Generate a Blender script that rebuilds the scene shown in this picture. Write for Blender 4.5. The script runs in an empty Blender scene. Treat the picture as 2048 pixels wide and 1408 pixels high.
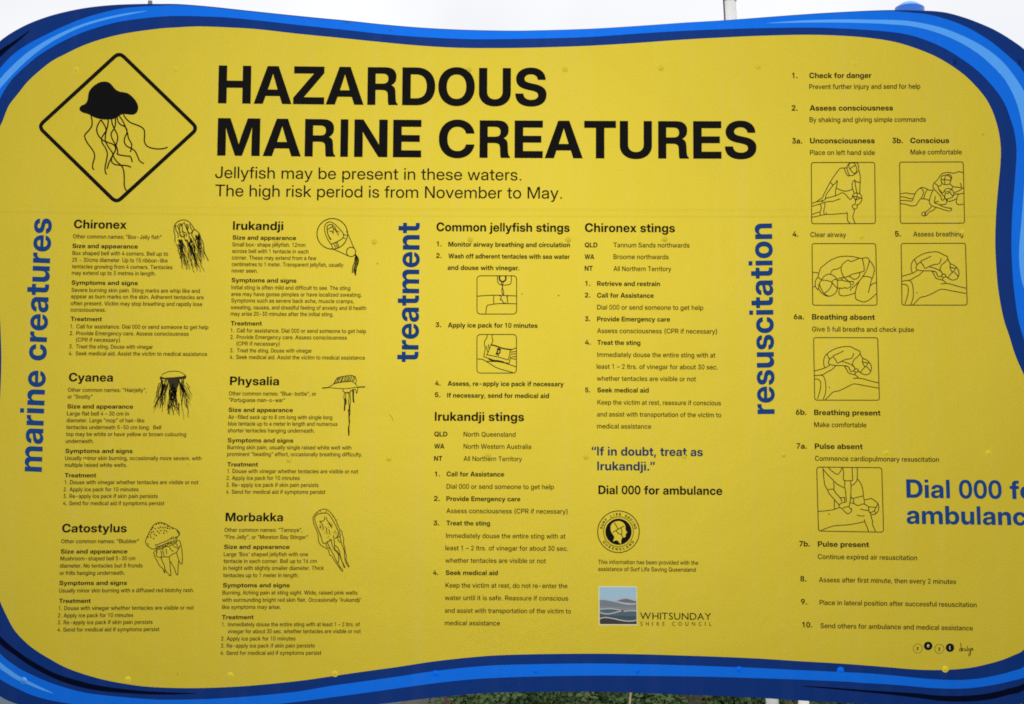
import bpy, math, random
from mathutils import Vector, Matrix, geometry

random.seed(7)
SC = bpy.context.scene
COL = SC.collection

# ------------------------------------------------------------------ camera
FOCAL = 4037.0                       # focal length in layout units (2048 units across the frame)
PITCH = math.atan(FOCAL / 25222.0)   # the sign hangs above eye level: the camera looks up at it
ROLL = 0.0055
UNIT = 2.40 / 2048.0                 # metres per layout unit on the sign face
DIST = FOCAL * UNIT
SIGN_MID = 2.30
CAM_LOC = Vector((0.0, -DIST * math.cos(PITCH), SIGN_MID - DIST * math.sin(PITCH)))
CAM_ROT = Matrix.Rotation(math.pi / 2 + PITCH, 4, 'X') @ Matrix.Rotation(ROLL, 4, 'Z')
cam = bpy.data.cameras.new('camera')
cam_ob = bpy.data.objects.new('camera', cam)
COL.objects.link(cam_ob)
cam_ob.matrix_world = Matrix.Translation(CAM_LOC) @ CAM_ROT
cam.sensor_width = 36.0
cam.lens = 36.0 * FOCAL / 2048.0
cam.clip_start = 0.05
cam.clip_end = 6000.0
SC.camera = cam_ob

# ------------------------------------------------------------------ sky, sun, exposure
SUN_ELEV = math.radians(12)
SUN_AZ = math.radians(0)             # measured from -Y (behind the camera) towards -X
world = bpy.data.worlds.new('World')
SC.world = world
world.use_nodes = True
wn, wl = world.node_tree.nodes, world.node_tree.links
sky = wn.new('ShaderNodeTexSky')
sky.sky_type = 'NISHITA'
sky.sun_disc = False
sky.sun_elevation = SUN_ELEV
sky.sun_rotation = math.pi + SUN_AZ
sky.air_density = 1.0
sky.dust_density = 6.0
hsv = wn.new('ShaderNodeHueSaturation')    # overcast: the cloud deck takes the blue out of the sky
hsv.inputs['Saturation'].default_value = 0.15
wl.new(sky.outputs[0], hsv.inputs['Color'])
even = wn.new('ShaderNodeMixRGB')          # and spreads its light evenly
even.inputs['Fac'].default_value = 0.85
deck = wn.new('ShaderNodeTexNoise')        # soft brighter and darker banks in the cloud deck
deck.inputs['Scale'].default_value = 5.0
deck.inputs['Detail'].default_value = 4.0
deck_ramp = wn.new('ShaderNodeValToRGB')
deck_ramp.color_ramp.elements[0].position, deck_ramp.color_ramp.elements[1].position = 0.36, 0.62
deck_ramp.color_ramp.elements[0].color = (7.2 * 0.88, 7.2 * 0.90, 7.2 * 0.945, 1.0)
deck_ramp.color_ramp.elements[1].color = (7.2 * 1.03, 7.2 * 1.035, 7.2 * 1.05, 1.0)
tco = wn.new('ShaderNodeTexCoord')
wl.new(tco.outputs['Generated'], deck.inputs['Vector'])
wl.new(deck.outputs['Fac'], deck_ramp.inputs['Fac'])
wl.new(deck_ramp.outputs['Color'], even.inputs[2])
wl.new(hsv.outputs[0], even.inputs[1])
wl.new(even.outputs[0], wn['Background'].inputs['Color'])
wn['Background'].inputs['Strength'].default_value = 0.15
sun = bpy.data.lights.new('sun', 'SUN')
sun.energy = 0.5
sun.angle = math.radians(10)
sun.color = (1.0, 0.96, 0.90)
sun_ob = bpy.data.objects.new('sun', sun)
COL.objects.link(sun_ob)
sdir = Vector((-math.sin(SUN_AZ) * math.cos(SUN_ELEV), -math.cos(SUN_AZ) * math.cos(SUN_ELEV), math.sin(SUN_ELEV)))
sun_ob.rotation_euler = sdir.to_track_quat('Z', 'Y').to_euler()
sun_ob.location = sdir * 30
vs = SC.view_settings
vs.view_transform = 'Standard'
vs.look = 'None'
vs.exposure = 0
vs.gamma = 1.0
vs.use_curve_mapping = False
SC.cycles.filter_width = 1.75
SC.cycles.use_denoising = False          # the small print is finer than a denoiser can keep


# ------------------------------------------------------------------ helpers
def lin(r, g, b):
    f = lambda c: (c / 255 / 12.92) if c / 255 <= 0.04045 else ((c / 255 + 0.055) / 1.055) ** 2.4
    return (f(r), f(g), f(b), 1.0)


def ray(px, py):
    return (CAM_ROT @ Vector((px - 1024.0, 704.0 - py, -FOCAL))).normalized()


def at(px, py, depth=0.0):
    """the point of the upright plane y = depth that layout point (px, py) stands for"""
    d = ray(px, py)
    t = (depth - CAM_LOC.y) / d.y
    return CAM_LOC + d * t


def new_mat(name):
    m = bpy.data.materials.new(name)
    m.use_nodes = True
    return m, m.node_tree.nodes, m.node_tree.links, m.node_tree.nodes['Principled BSDF']


def simple_mat(name, col, rough=0.5, spec=0.4, metal=0.0):
    m, n, l, b = new_mat(name)
    b.inputs['Base Color'].default_value = col
    b.inputs['Roughness'].default_value = rough
    b.inputs['Specular IOR Level'].default_value = spec
    b.inputs['Metallic'].default_value = metal
    return m


def vinyl_mat(name, col, col2, sheen=0.0, scale=900.0, bump=0.05, rough=0.42, gloss=0.06, streak=0.012):
    """printed vinyl: faint mottling and fine orange-peel, a few weathered patches"""
    m, n, l, b = new_mat(name)
    tc = n.new('ShaderNodeTexCoord')
    fine = n.new('ShaderNodeTexNoise')
    fine.inputs['Scale'].default_value = scale
    fine.inputs['Detail'].default_value = 3.0
    wide = n.new('ShaderNodeTexNoise')
    wide.inputs['Scale'].default_value = 3.2
    wide.inputs['Detail'].default_value = 5.0
    for t in (fine, wide):
        l.new(tc.outputs['Object'], t.inputs['Vector'])
    add = n.new('ShaderNodeMath')
    add.operation = 'ADD'
    sc1 = n.new('ShaderNodeMath')
    sc1.operation = 'MULTIPLY'
    sc1.inputs[1].default_value = 0.55
    l.new(fine.outputs['Fac'], sc1.inputs[0])
    sc2 = n.new('ShaderNodeMath')
    sc2.operation = 'MULTIPLY'
    sc2.inputs[1].default_value = 0.45
    l.new(wide.outputs['Fac'], sc2.inputs[0])
    l.new(sc1.outputs[0], add.inputs[0])
    l.new(sc2.outputs[0], add.inputs[1])
    ramp = n.new('ShaderNodeValToRGB')
    ramp.color_ramp.elements[0].position = 0.25
    ramp.color_ramp.elements[0].color = col2
    ramp.color_ramp.elements[1].position = 0.75
    ramp.color_ramp.elements[1].color = col
    l.new(add.outputs[0], ramp.inputs['Fac'])
    # rain streaks: noise drawn out downwards, a little greyer than the sheet
    mp = n.new('ShaderNodeMapping')
    mp.inputs['Scale'].default_value = (26.0, 1.0, 0.9)
    l.new(tc.outputs['Object'], mp.inputs['Vector'])
    st = n.new('ShaderNodeTexNoise')
    st.inputs['Scale'].default_value = 1.0
    st.inputs['Detail'].default_value = 5.0
    l.new(mp.outputs['Vector'], st.inputs['Vector'])
    sr = n.new('ShaderNodeValToRGB')
    sr.color_ramp.elements[0].position, sr.color_ramp.elements[1].position = 0.5, 0.78
    sr.color_ramp.elements[0].color = (0, 0, 0, 1)
    sr.color_ramp.elements[1].color = (streak, streak, streak, 1)
    l.new(st.outputs['Fac'], sr.inputs['Fac'])
    sm = n.new('ShaderNodeMixRGB')
    sm.inputs[2].default_value = (0.33, 0.31, 0.22, 1)
    l.new(sr.outputs['Color'], sm.inputs['Fac'])
    l.new(ramp.outputs['Color'], sm.inputs[1])
    l.new(sm.outputs[0], b.inputs['Base Color'])
    # slight buckling of the sheet, then the fine orange-peel
    bw = n.new('ShaderNodeBump')
    bw.inputs['Strength'].default_value = 0.6
    bw.inputs['Distance'].default_value = 0.0022
    l.new(wide.outputs['Fac'], bw.inputs['Height'])
    bp = n.new('ShaderNodeBump')
    bp.inputs['Strength'].default_value = bump
    bp.inputs['Distance'].default_value = 0.0006
    l.new(fine.outputs['Fac'], bp.inputs['Height'])
    l.new(bw.outputs['Normal'], bp.inputs['Normal'])
    l.new(bp.outputs['Normal'], b.inputs['Normal'])
    b.inputs['Roughness'].default_value = rough
    b.inputs['Specular IOR Level'].default_value = gloss
    if sheen:
        b.inputs['Metallic'].default_value = sheen
    return m


def tag(o, label=None, cat=None, group=None, kind=None):
    if label: o['label'] = label
    if cat: o['category'] = cat
    if group: o['group'] = group
    if kind: o['kind'] = kind
    return o


class Shape:
    """collects flat artwork in layout units, each piece at its own height over the board"""

    def __init__(self):
        self.v, self.f, self.sm = [], [], []

    def tri(self, verts2, tris, h):
        base = len(self.v)
        for x, y in verts2:
            p = at(x, y)
            self.v.append((p.x, -h, p.z))
        for t in tris:
            a, b, c = (verts2[i] for i in t)
            if (b[0] - a[0]) * (c[1] - a[1]) - (b[1] - a[1]) * (c[0] - a[0]) > 0:
                t = (t[0], t[2], t[1])
            self.f.append(tuple(base + i for i in t))

    def fill(self, contours, h):
        v, t = cdt(contours)
        self.tri(v, t, h)

    def line(self, pts, w, h, smooth=True, taper=0.0, closed=False):
        """an inked stroke of width w; taper: how thin its end gets"""
        if smooth and len(pts) > 2:
            pts = spline(pts, closed, 4)
        n = len(pts)
        if n < 2: return
        L, R = [], []
        for i in range(n):
            a = pts[(i - 1) % n] if (closed or i) else pts[0]
            b = pts[(i + 1) % n] if (closed or i < n - 1) else pts[-1]
            dx, dy = b[0] - a[0], b[1] - a[1]
            d = math.hypot(dx, dy) or 1.0
            k = 1.0
            if 0 < i < n - 1 or closed:
                c = pts[i]
                e1 = Vector((c[0] - a[0], c[1] - a[1]))
                e2 = Vector((b[0] - c[0], b[1] - c[1]))
                if e1.length > 1e-6 and e2.length > 1e-6:
                    k = min(1.6, 1.0 / max(0.3, math.cos(e1.angle(e2) / 2)))
            hw = 0.5 * w * k * (1.0 - taper * i / (n - 1))
            nx, ny = -dy / d * hw, dx / d * hw
            L.append((pts[i][0] + nx, pts[i][1] + ny))
            R.append((pts[i][0] - nx, pts[i][1] - ny))
        q = L + R
        tris = []
        m = n if closed else n - 1
        for i in range(m):
            j = (i + 1) % n
            tris += [(i, j, n + j), (i, n + j, n + i)]
        self.tri(q, tris, h)

    def disc(self, cx, cy, r, h, r2=None, n=40, ry=None):
        ry = ry or r
        o = [(cx + r * math.cos(2 * math.pi * i / n), cy + ry * math.sin(2 * math.pi * i / n)) for i in range(n)]
        if r2 is None:
            self.tri([(cx, cy)] + o, [(0, 1 + i, 1 + (i + 1) % n) for i in range(n)], h)
        else:
            self.line(o, r - r2, h, smooth=False, closed=True)

    def build(self, name, mat, parent=None):
        me = bpy.data.meshes.new(name)
        me.from_pydata(self.v, [], self.f)
        me.materials.append(mat)
        me.update()
        o = bpy.data.objects.new(name, me)
        COL.objects.link(o)
        o.parent = parent
        return o


def spline(p, closed=False, k=4):
    n = len(p)
    out = []
    for i in range(n if closed else n - 1):
        p1, p2 = p[i], p[(i + 1) % n]
        p0 = p[(i - 1) % n] if closed or i else p1
        p3 = p[(i + 2) % n] if closed or i + 2 < n else p2
        for s in range(k):
            t = s / k
            q = []
            for c in (0, 1):
                q.append(0.5 * (2 * p1[c] + (p2[c] - p0[c]) * t + (2 * p0[c] - 5 * p1[c] + 4 * p2[c] - p3[c]) * t * t
                                + (3 * p1[c] - p0[c] - 3 * p2[c] + p3[c]) * t ** 3))
            out.append(tuple(q))
    if not closed: out.append(tuple(p[-1]))
    return out


def cdt(contours):
    """triangulates closed contours under the non-zero rule"""
    pts, edges, base = [], [], 0
    for c in contours:
        pts += [Vector(p) for p in c]
        edges += [(base + i, base + (i + 1) % len(c)) for i in range(len(c))]
        base += len(c)
    v, e, f = geometry.delaunay_2d_cdt(pts, edges, [], 0, 1e-4)[:3]
    keep = []
    for t in f:
        for k in range(1, len(t) - 1):
            a, b, c = v[t[0]], v[t[k]], v[t[k + 1]]
            x, y = (a.x + b.x + c.x) / 3, (a.y + b.y + c.y) / 3
            w = 0
            for ct in contours:
                for i in range(len(ct)):
                    x1, y1 = ct[i]
                    x2, y2 = ct[(i + 1) % len(ct)]
                    if (y1 <= y) != (y2 <= y):
                        s = (x2 - x1) * (y - y1) - (x - x1) * (y2 - y1)
                        if y1 <= y and s > 0: w += 1
                        elif y1 > y and s < 0: w -= 1
            if w: keep.append((t[0], t[k], t[k + 1]))
    return [(p.x, p.y) for p in v], keep


# ------------------------------------------------------------------ lettering
# outlines of a plain grotesque alphabet (R regular, M medium, B bold) and of a humanist capital alphabet (G),
# per character code: its advance and its contours, each point as x, y, 1 on the curve / 0 quadratic control, 1000 units to the em
GLYPHS = {}
GLYPHS['R'] = {
    65: (662, [(9, 0, 1, 276, 728, 1, 389, 728, 1, 653, 0, 1, 549, 0, 1, 402, 426, 1, 386, 473, 0, 347, 590, 0, 319, 682, 1, 346, 682, 1, 318, 590, 0, 279, 473, 0, 263, 426, 1, 111, 0, 1), (151, 197, 1, 151, 282, 1, 511, 282, 1, 511, 197, 1)]),
    66: (639, [(70, 0, 1, 70, 728, 1, 337, 728, 1, 411, 728, 0, 516, 680, 0, 572, 594, 0, 572, 535, 1, 572, 494, 0, 544, 432, 0, 490, 390, 0, 453, 377, 1, 453, 376, 1, 494, 370, 0, 562, 328, 0, 602, 256, 0, 602, 204, 1, 602, 142, 0, 545, 51, 0, 429, 0, 0, 342, 0, 1), (166, 84, 1, 339, 84, 1, 418, 84, 0, 503, 144, 0, 503, 203, 1, 503, 242, 0, 466, 298, 0, 395, 328, 0, 344, 328, 1, 166, 328, 1), (166, 411, 1, 338, 411, 1, 381, 411, 0, 443, 439, 0, 476, 491, 0, 476, 527, 1, 476, 581, 0, 403, 643, 0, 338, 643, 1, 166, 643, 1)]),
    67: (723, [(380, -12, 1, 279, -12, 0, 127, 84, 0, 42, 253, 0, 42, 363, 1, 42, 475, 0, 127, 644, 0, 279, 739, 0, 380, 739, 1, 438, 739, 0, 539, 705, 0, 620, 639, 0, 673, 547, 0, 683, 489, 1, 584, 489, 1, 575, 527, 0, 538, 587, 0, 485, 629, 0, 419, 650, 0, 380, 650, 1, 306, 650, 0, 198, 577, 0, 139, 448, 0, 139, 363, 1, 139, 279, 0, 198, 150, 0, 306, 78, 0, 380, 78, 1, 419, 78, 0, 485, 99, 0, 538, 140, 0, 575, 199, 0, 584, 238, 1, 683, 238, 1, 673, 180, 0, 620, 88, 0, 539, 23, 0, 438, -12, 0)]),
    68: (691, [(299, 0, 1, 122, 0, 1, 122, 85, 1, 293, 85, 1, 380, 85, 0, 495, 153, 0, 552, 278, 0, 552, 365, 1, 552, 451, 0, 496, 575, 0, 385, 642, 0, 301, 642, 1, 118, 642, 1, 118, 728, 1, 308, 728, 1, 414, 728, 0, 567, 640, 0, 649, 478, 0, 649, 365, 1, 649, 252, 0, 566, 88, 0, 410, 0, 0), (167, 728, 1, 167, 0, 1, 70, 0, 1, 70, 728, 1)]),
    69: (584, [(70, 0, 1, 70, 728, 1, 550, 728, 1, 550, 642, 1, 167, 642, 1, 167, 414, 1, 522, 414, 1, 522, 329, 1, 167, 329, 1, 167, 86, 1, 550, 86, 1, 550, 0, 1)]),
    70: (558, [(70, 0, 1, 70, 728, 1, 534, 728, 1, 534, 642, 1, 167, 642, 1, 167, 413, 1, 506, 413, 1, 506, 328, 1, 167, 328, 1, 167, 0, 1)]),
    71: (731, [(377, -12, 1, 279, -12, 0, 128, 84, 0, 42, 253, 0, 42, 363, 1, 42, 475, 0, 128, 644, 0, 279, 739, 0, 376, 739, 1, 435, 739, 0, 538, 703, 0, 619, 637, 0, 673, 546, 0, 681, 491, 1, 583, 491, 1, 575, 526, 0, 538, 584, 0, 484, 627, 0, 416, 650, 0, 377, 650, 1, 306, 650, 0, 199, 577, 0, 139, 448, 0, 139, 363, 1, 139, 279, 0, 199, 150, 0, 306, 78, 0, 377, 78, 1, 437, 78, 0, 533, 130, 0, 590, 224, 0, 590, 285, 1, 619, 284, 1, 404, 284, 1, 404, 367, 1, 686, 367, 1, 686, 286, 1, 686, 201, 0, 604, 66, 0, 465, -12, 0)]),
    72: (710, [(70, 0, 1, 70, 728, 1, 167, 728, 1, 167, 415, 1, 543, 415, 1, 543, 728, 1, 640, 728, 1, 640, 0, 1, 543, 0, 1, 543, 329, 1, 167, 329, 1, 167, 0, 1)]),
    73: (240, [(75, 0, 1, 75, 728, 1, 171, 728, 1, 171, 0, 1)]),
    74: (539, [(254, -10, 1, 157, -10, 0, 35, 103, 0, 35, 209, 1, 35, 250, 1, 131, 250, 1, 131, 209, 1, 131, 144, 0, 198, 75, 0, 253, 75, 1, 308, 75, 0, 376, 144, 0, 376, 209, 1, 376, 728, 1, 473, 728, 1, 473, 209, 1, 473, 103, 0, 351, -10, 0)]),
    75: (642, [(136, 200, 1, 136, 325, 1, 162, 354, 0, 212, 410, 0, 264, 466, 0, 289, 494, 1, 504, 728, 1, 630, 728, 1, 320, 393, 1, 314, 393, 1), (70, 0, 1, 70, 728, 1, 167, 728, 1, 167, 482, 1, 167, 323, 1, 167, 276, 1, 167, 0, 1), (516, 0, 1, 257, 367, 1, 316, 443, 1, 631, 0, 1)]),
    76: (538, [(70, 0, 1, 70, 728, 1, 167, 728, 1, 167, 86, 1, 514, 86, 1, 514, 0, 1)]),
    77: (863, [(70, 0, 1, 70, 728, 1, 204, 728, 1, 379, 277, 1, 386, 261, 0, 404, 212, 0, 423, 158, 0, 439, 111, 0, 444, 95, 1, 422, 95, 1, 427, 111, 0, 443, 158, 0, 462, 212, 0, 480, 261, 0, 486, 277, 1, 658, 728, 1, 793, 728, 1, 793, 0, 1, 698, 0, 1, 698, 410, 1, 698, 434, 0, 698, 490, 0, 700, 549, 0, 702, 610, 0, 702, 639, 1, 715, 639, 1, 703, 604, 0, 679, 537, 0, 658, 477, 0, 640, 428, 0, 633, 410, 1, 471, 0, 1, 392, 0, 1, 229, 410, 1, 222, 428, 0, 203, 477, 0, 181, 537, 0, 157, 604, 0, 144, 639, 1, 161, 639, 1, 162, 610, 0, 163, 549, 0, 165, 490, 0, 166, 434, 0, 166, 410, 1, 166, 0, 1)]),
    78: (712, [(70, 0, 1, 70, 728, 1, 179, 728, 1, 469, 269, 1, 479, 254, 0, 509, 203, 0, 544, 143, 0, 560, 115, 1, 550, 94, 1, 549, 121, 0, 546, 193, 0, 545, 258, 0, 545, 274, 1, 545, 728, 1, 643, 728, 1, 643, 0, 1, 532, 0, 1, 274, 408, 1, 263, 426, 0, 225, 487, 0, 177, 569, 0, 148, 617, 1, 161, 639, 1, 163, 583, 0, 166, 493, 0, 167, 428, 0, 167, 409, 1, 167, 0, 1)]),
    79: (749, [(374, -12, 1, 278, -12, 0, 128, 84, 0, 42, 253, 0, 42, 363, 1, 42, 474, 0, 128, 643, 0, 278, 739, 0, 374, 739, 1, 471, 739, 0, 621, 643, 0, 707, 474, 0, 707, 363, 1, 707, 253, 0, 621, 84, 0, 471, -12, 0), (374, 78, 1, 439, 78, 0, 546, 144, 0, 609, 272, 0, 609, 363, 1, 609, 455, 0, 546, 583, 0, 439, 650, 0, 374, 650, 1, 310, 650, 0, 203, 583, 0, 139, 455, 0, 139, 363, 1, 139, 272, 0, 203, 144, 0, 310, 78, 0)]),
    80: (615, [(70, 0, 1, 70, 728, 1, 334, 728, 1, 411, 728, 0, 523, 673, 0, 584, 573, 0, 584, 504, 1, 584, 435, 0, 522, 335, 0, 408, 280, 0, 331, 280, 1, 119, 280, 1, 119, 366, 1, 330, 366, 1, 379, 366, 0, 450, 399, 0, 488, 462, 0, 488, 504, 1, 488, 547, 0, 450, 609, 0, 379, 642, 0, 330, 642, 1, 167, 642, 1, 167, 0, 1)]),
    81: (749, [(334, 231, 1, 435, 231, 1, 514, 128, 1, 540, 93, 1, 662, -67, 1, 559, -67, 1, 480, 39, 1, 455, 71, 1), (374, -12, 1, 278, -12, 0, 128, 84, 0, 42, 253, 0, 42, 363, 1, 42, 474, 0, 128, 643, 0, 278, 739, 0, 374, 739, 1, 471, 739, 0, 621, 643, 0, 707, 474, 0, 707, 363, 1, 707, 253, 0, 621, 84, 0, 471, -12, 0), (374, 78, 1, 439, 78, 0, 546, 144, 0, 609, 272, 0, 609, 363, 1, 609, 455, 0, 546, 583, 0, 439, 650, 0, 374, 650, 1, 310, 650, 0, 203, 583, 0, 139, 455, 0, 139, 363, 1, 139, 272, 0, 203, 144, 0, 310, 78, 0)]),
    82: (635, [(70, 0, 1, 70, 728, 1, 343, 728, 1, 420, 728, 0, 532, 673, 0, 593, 573, 0, 593, 504, 1, 593, 436, 0, 528, 335, 0, 412, 281, 0, 336, 281, 1, 125, 281, 1, 125, 365, 1, 340, 365, 1, 388, 365, 0, 459, 399, 0, 497, 462, 0, 497, 504, 1, 497, 547, 0, 458, 609, 0, 388, 642, 0, 339, 642, 1, 167, 642, 1, 167, 0, 1), (491, 0, 1, 317, 327, 1, 425, 327, 1, 603, 0, 1)]),
    83: (620, [(315, -12, 1, 230, -12, 0, 105, 48, 0, 38, 159, 0, 38, 235, 1, 136, 235, 1, 136, 185, 0, 178, 113, 0, 259, 75, 0, 315, 75, 1, 367, 75, 0, 443, 105, 0, 485, 160, 0, 485, 198, 1, 485, 227, 0, 457, 270, 0, 395, 303, 0, 343, 315, 1, 263, 335, 1, 152, 361, 0, 52, 455, 0, 52, 529, 1, 52, 593, 0, 115, 687, 0, 230, 739, 0, 307, 739, 1, 384, 739, 0, 497, 684, 0, 560, 582, 0, 562, 511, 1, 467, 511, 1, 464, 577, 0, 376, 652, 0, 304, 652, 1, 259, 652, 0, 189, 622, 0, 149, 569, 0, 149, 534, 1, 149, 507, 0, 177, 466, 0, 240, 435, 0, 291, 422, 1, 372, 403, 1, 426, 390, 0, 505, 353, 0, 557, 303, 0, 582, 241, 0, 582, 202, 1, 582, 138, 0, 516, 42, 0, 396, -12, 0)]),
    84: (614, [(24, 642, 1, 24, 728, 1, 590, 728, 1, 590, 642, 1, 356, 642, 1, 356, 0, 1, 259, 0, 1, 259, 642, 1)]),
    85: (703, [(352, -12, 1, 266, -12, 0, 137, 56, 0, 66, 173, 0, 66, 248, 1, 66, 728, 1, 163, 728, 1, 163, 256, 1, 163, 204, 0, 208, 123, 0, 293, 78, 0, 352, 78, 1, 411, 78, 0, 495, 124, 0, 541, 204, 0, 541, 256, 1, 541, 728, 1, 637, 728, 1, 637, 248, 1, 637, 173, 0, 567, 55, 0, 438, -12, 0)]),
    86: (661, [(276, 0, 1, 9, 728, 1, 112, 728, 1, 264, 302, 1, 278, 262, 0, 318, 137, 0, 347, 46, 1, 320, 46, 1, 348, 137, 0, 389, 262, 0, 403, 302, 1, 550, 728, 1, 652, 728, 1, 389, 0, 1)]),
    87: (956, [(207, 0, 1, 9, 728, 1, 109, 728, 1, 221, 287, 1, 231, 251, 0, 248, 177, 0, 264, 104, 0, 271, 68, 1, 257, 68, 1, 265, 104, 0, 281, 177, 0, 298, 251, 0, 308, 287, 1, 424, 728, 1, 533, 728, 1, 648, 287, 1, 657, 251, 0, 675, 177, 0, 691, 104, 0, 699, 68, 1, 684, 68, 1, 692, 104, 0, 708, 177, 0, 726, 251, 0, 734, 287, 1, 847, 728, 1, 947, 728, 1, 749, 0, 1, 636, 0, 1, 513, 458, 1, 500, 506, 0, 478, 605, 0, 467, 656, 1, 489, 656, 1, 478, 605, 0, 456, 506, 0, 443, 458, 1, 320, 0, 1)]),
    88: (653, [(11, 0, 1, 297, 408, 1, 297, 336, 1, 28, 728, 1, 140, 728, 1, 243, 575, 1, 259, 552, 0, 290, 505, 0, 321, 458, 0, 336, 434, 1, 319, 434, 1, 334, 458, 0, 365, 505, 0, 397, 552, 0, 413, 575, 1, 518, 728, 1, 628, 728, 1, 359, 340, 1, 359, 411, 1, 642, 0, 1, 530, 0, 1, 405, 182, 1, 390, 205, 0, 360, 248, 0, 331, 292, 0, 317, 313, 1, 337, 313, 1, 323, 292, 0, 293, 248, 0, 263, 205, 0, 248, 182, 1, 121, 0, 1)]),
    89: (650, [(277, 0, 1, 277, 296, 1, 9, 728, 1, 121, 728, 1, 264, 495, 1, 285, 460, 0, 325, 392, 0, 344, 357, 1, 308, 357, 1, 327, 392, 0, 367, 460, 0, 387, 495, 1, 529, 728, 1, 641, 728, 1, 373, 296, 1, 373, 0, 1)]),
    90: (616, [(28, 0, 1, 28, 81, 1, 400, 555, 1, 423, 585, 0, 473, 646, 0, 499, 676, 1, 511, 642, 1, 469, 642, 0, 386, 642, 0, 344, 642, 1, 43, 642, 1, 43, 728, 1, 585, 728, 1, 585, 647, 1, 221, 182, 1, 195, 149, 0, 143, 84, 0, 115, 52, 1, 102, 86, 1, 143, 86, 0, 225, 86, 0, 266, 86, 1, 588, 86, 1, 588, 0, 1)]),
    97: (523, [(217, -8, 1, 166, -8, 0, 85, 27, 0, 38, 97, 0, 38, 148, 1, 38, 192, 0, 72, 248, 0, 130, 281, 0, 204, 298, 0, 242, 302, 1, 291, 309, 0, 348, 316, 0, 372, 332, 0, 372, 351, 1, 372, 355, 1, 372, 382, 0, 346, 424, 0, 297, 447, 0, 262, 447, 1, 228, 447, 0, 175, 424, 0, 144, 385, 0, 142, 360, 1, 49, 360, 1, 52, 408, 0, 106, 483, 0, 200, 526, 0, 263, 526, 1, 309, 526, 0, 383, 501, 0, 435, 456, 0, 463, 393, 0, 463, 355, 1, 463, 0, 1, 372, 0, 1, 372, 73, 1, 370, 73, 1, 360, 54, 0, 323, 16, 0, 263, -8, 0), (233, 70, 1, 282, 70, 0, 343, 105, 0, 372, 161, 0, 372, 194, 1, 372, 257, 1, 367, 253, 0, 342, 245, 0, 306, 238, 0, 264, 231, 0, 243, 228, 1, 214, 225, 0, 163, 206, 0, 131, 172, 0, 131, 144, 1, 131, 121, 0, 156, 88, 0, 202, 70, 0)]),
    98: (570, [(313, -10, 1, 279, -10, 0, 219, 9, 0, 169, 48, 0, 151, 78, 1, 150, 78, 1, 150, 0, 1, 60, 0, 1, 60, 728, 1, 152, 728, 1, 152, 440, 1, 153, 440, 1, 170, 469, 0, 219, 507, 0, 280, 526, 0, 313, 526, 1, 380, 526, 0, 480, 458, 0, 536, 337, 0, 536, 258, 1, 536, 179, 0, 481, 58, 0, 380, -10, 0), (296, 71, 1, 340, 71, 0, 405, 114, 0, 443, 197, 0, 443, 258, 1, 443, 319, 0, 405, 402, 0, 340, 445, 0, 296, 445, 1, 250, 445, 0, 182, 399, 0, 145, 315, 0, 145, 258, 1, 145, 202, 0, 182, 117, 0, 250, 71, 0)]),
    99: (528, [(276, -12, 1, 204, -12, 0, 95, 57, 0, 34, 178, 0, 34, 257, 1, 34, 336, 0, 95, 458, 0, 204, 527, 0, 276, 527, 1, 321, 527, 0, 398, 500, 0, 456, 451, 0, 492, 384, 0, 497, 344, 1, 405, 344, 1, 401, 366, 0, 380, 404, 0, 348, 431, 0, 304, 446, 0, 277, 446, 1, 230, 446, 0, 163, 399, 0, 127, 314, 0, 127, 257, 1, 127, 200, 0, 163, 116, 0, 230, 70, 0, 277, 70, 1, 304, 70, 0, 347, 84, 0, 378, 111, 0, 398, 149, 0, 404, 172, 1, 497, 172, 1, 492, 133, 0, 456, 66, 0, 397, 16, 0, 321, -12, 0)]),
    100: (570, [(258, -10, 1, 191, -10, 0, 90, 58, 0, 34, 179, 0, 34, 258, 1, 34, 337, 0, 90, 458, 0, 191, 526, 0, 258, 526, 1, 291, 526, 0, 352, 507, 0, 401, 469, 0, 417, 440, 1, 418, 440, 1, 418, 728, 1, 510, 728, 1, 510, 0, 1, 420, 0, 1, 420, 78, 1, 419, 78, 1, 401, 48, 0, 351, 9, 0, 291, -10, 0), (274, 71, 1, 320, 71, 0, 388, 117, 0, 425, 202, 0, 425, 258, 1, 425, 315, 0, 388, 399, 0, 320, 445, 0, 274, 445, 1, 231, 445, 0, 165, 402, 0, 127, 319, 0, 127, 258, 1, 127, 197, 0, 165, 114, 0, 231, 71, 0)]),
    101: (540, [(276, -12, 1, 200, -12, 0, 92, 58, 0, 34, 179, 0, 34, 257, 1, 34, 336, 0, 94, 458, 0, 201, 527, 0, 270, 527, 1, 325, 527, 0, 412, 488, 0, 474, 416, 0, 508, 317, 0, 508, 257, 1, 508, 232, 1, 79, 232, 1, 79, 306, 1, 458, 306, 1, 418, 282, 1, 418, 333, 0, 382, 407, 0, 316, 448, 0, 271, 448, 1, 227, 448, 0, 161, 407, 0, 125, 333, 0, 125, 282, 1, 125, 243, 1, 125, 191, 0, 160, 113, 0, 228, 68, 0, 277, 68, 1, 312, 68, 0, 366, 90, 0, 402, 130, 0, 409, 155, 1, 500, 155, 1, 490, 106, 0, 427, 31, 0, 333, -12, 0)]),
    102: (316, [(296, 516, 1, 296, 438, 1, 8, 438, 1, 8, 516, 1), (100, 0, 1, 100, 604, 1, 100, 642, 0, 133, 698, 0, 196, 728, 0, 240, 728, 1, 258, 728, 0, 291, 728, 0, 296, 728, 1, 296, 650, 1, 292, 650, 0, 261, 650, 0, 252, 650, 1, 219, 650, 0, 192, 622, 0, 192, 589, 1, 192, 0, 1)]),
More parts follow.
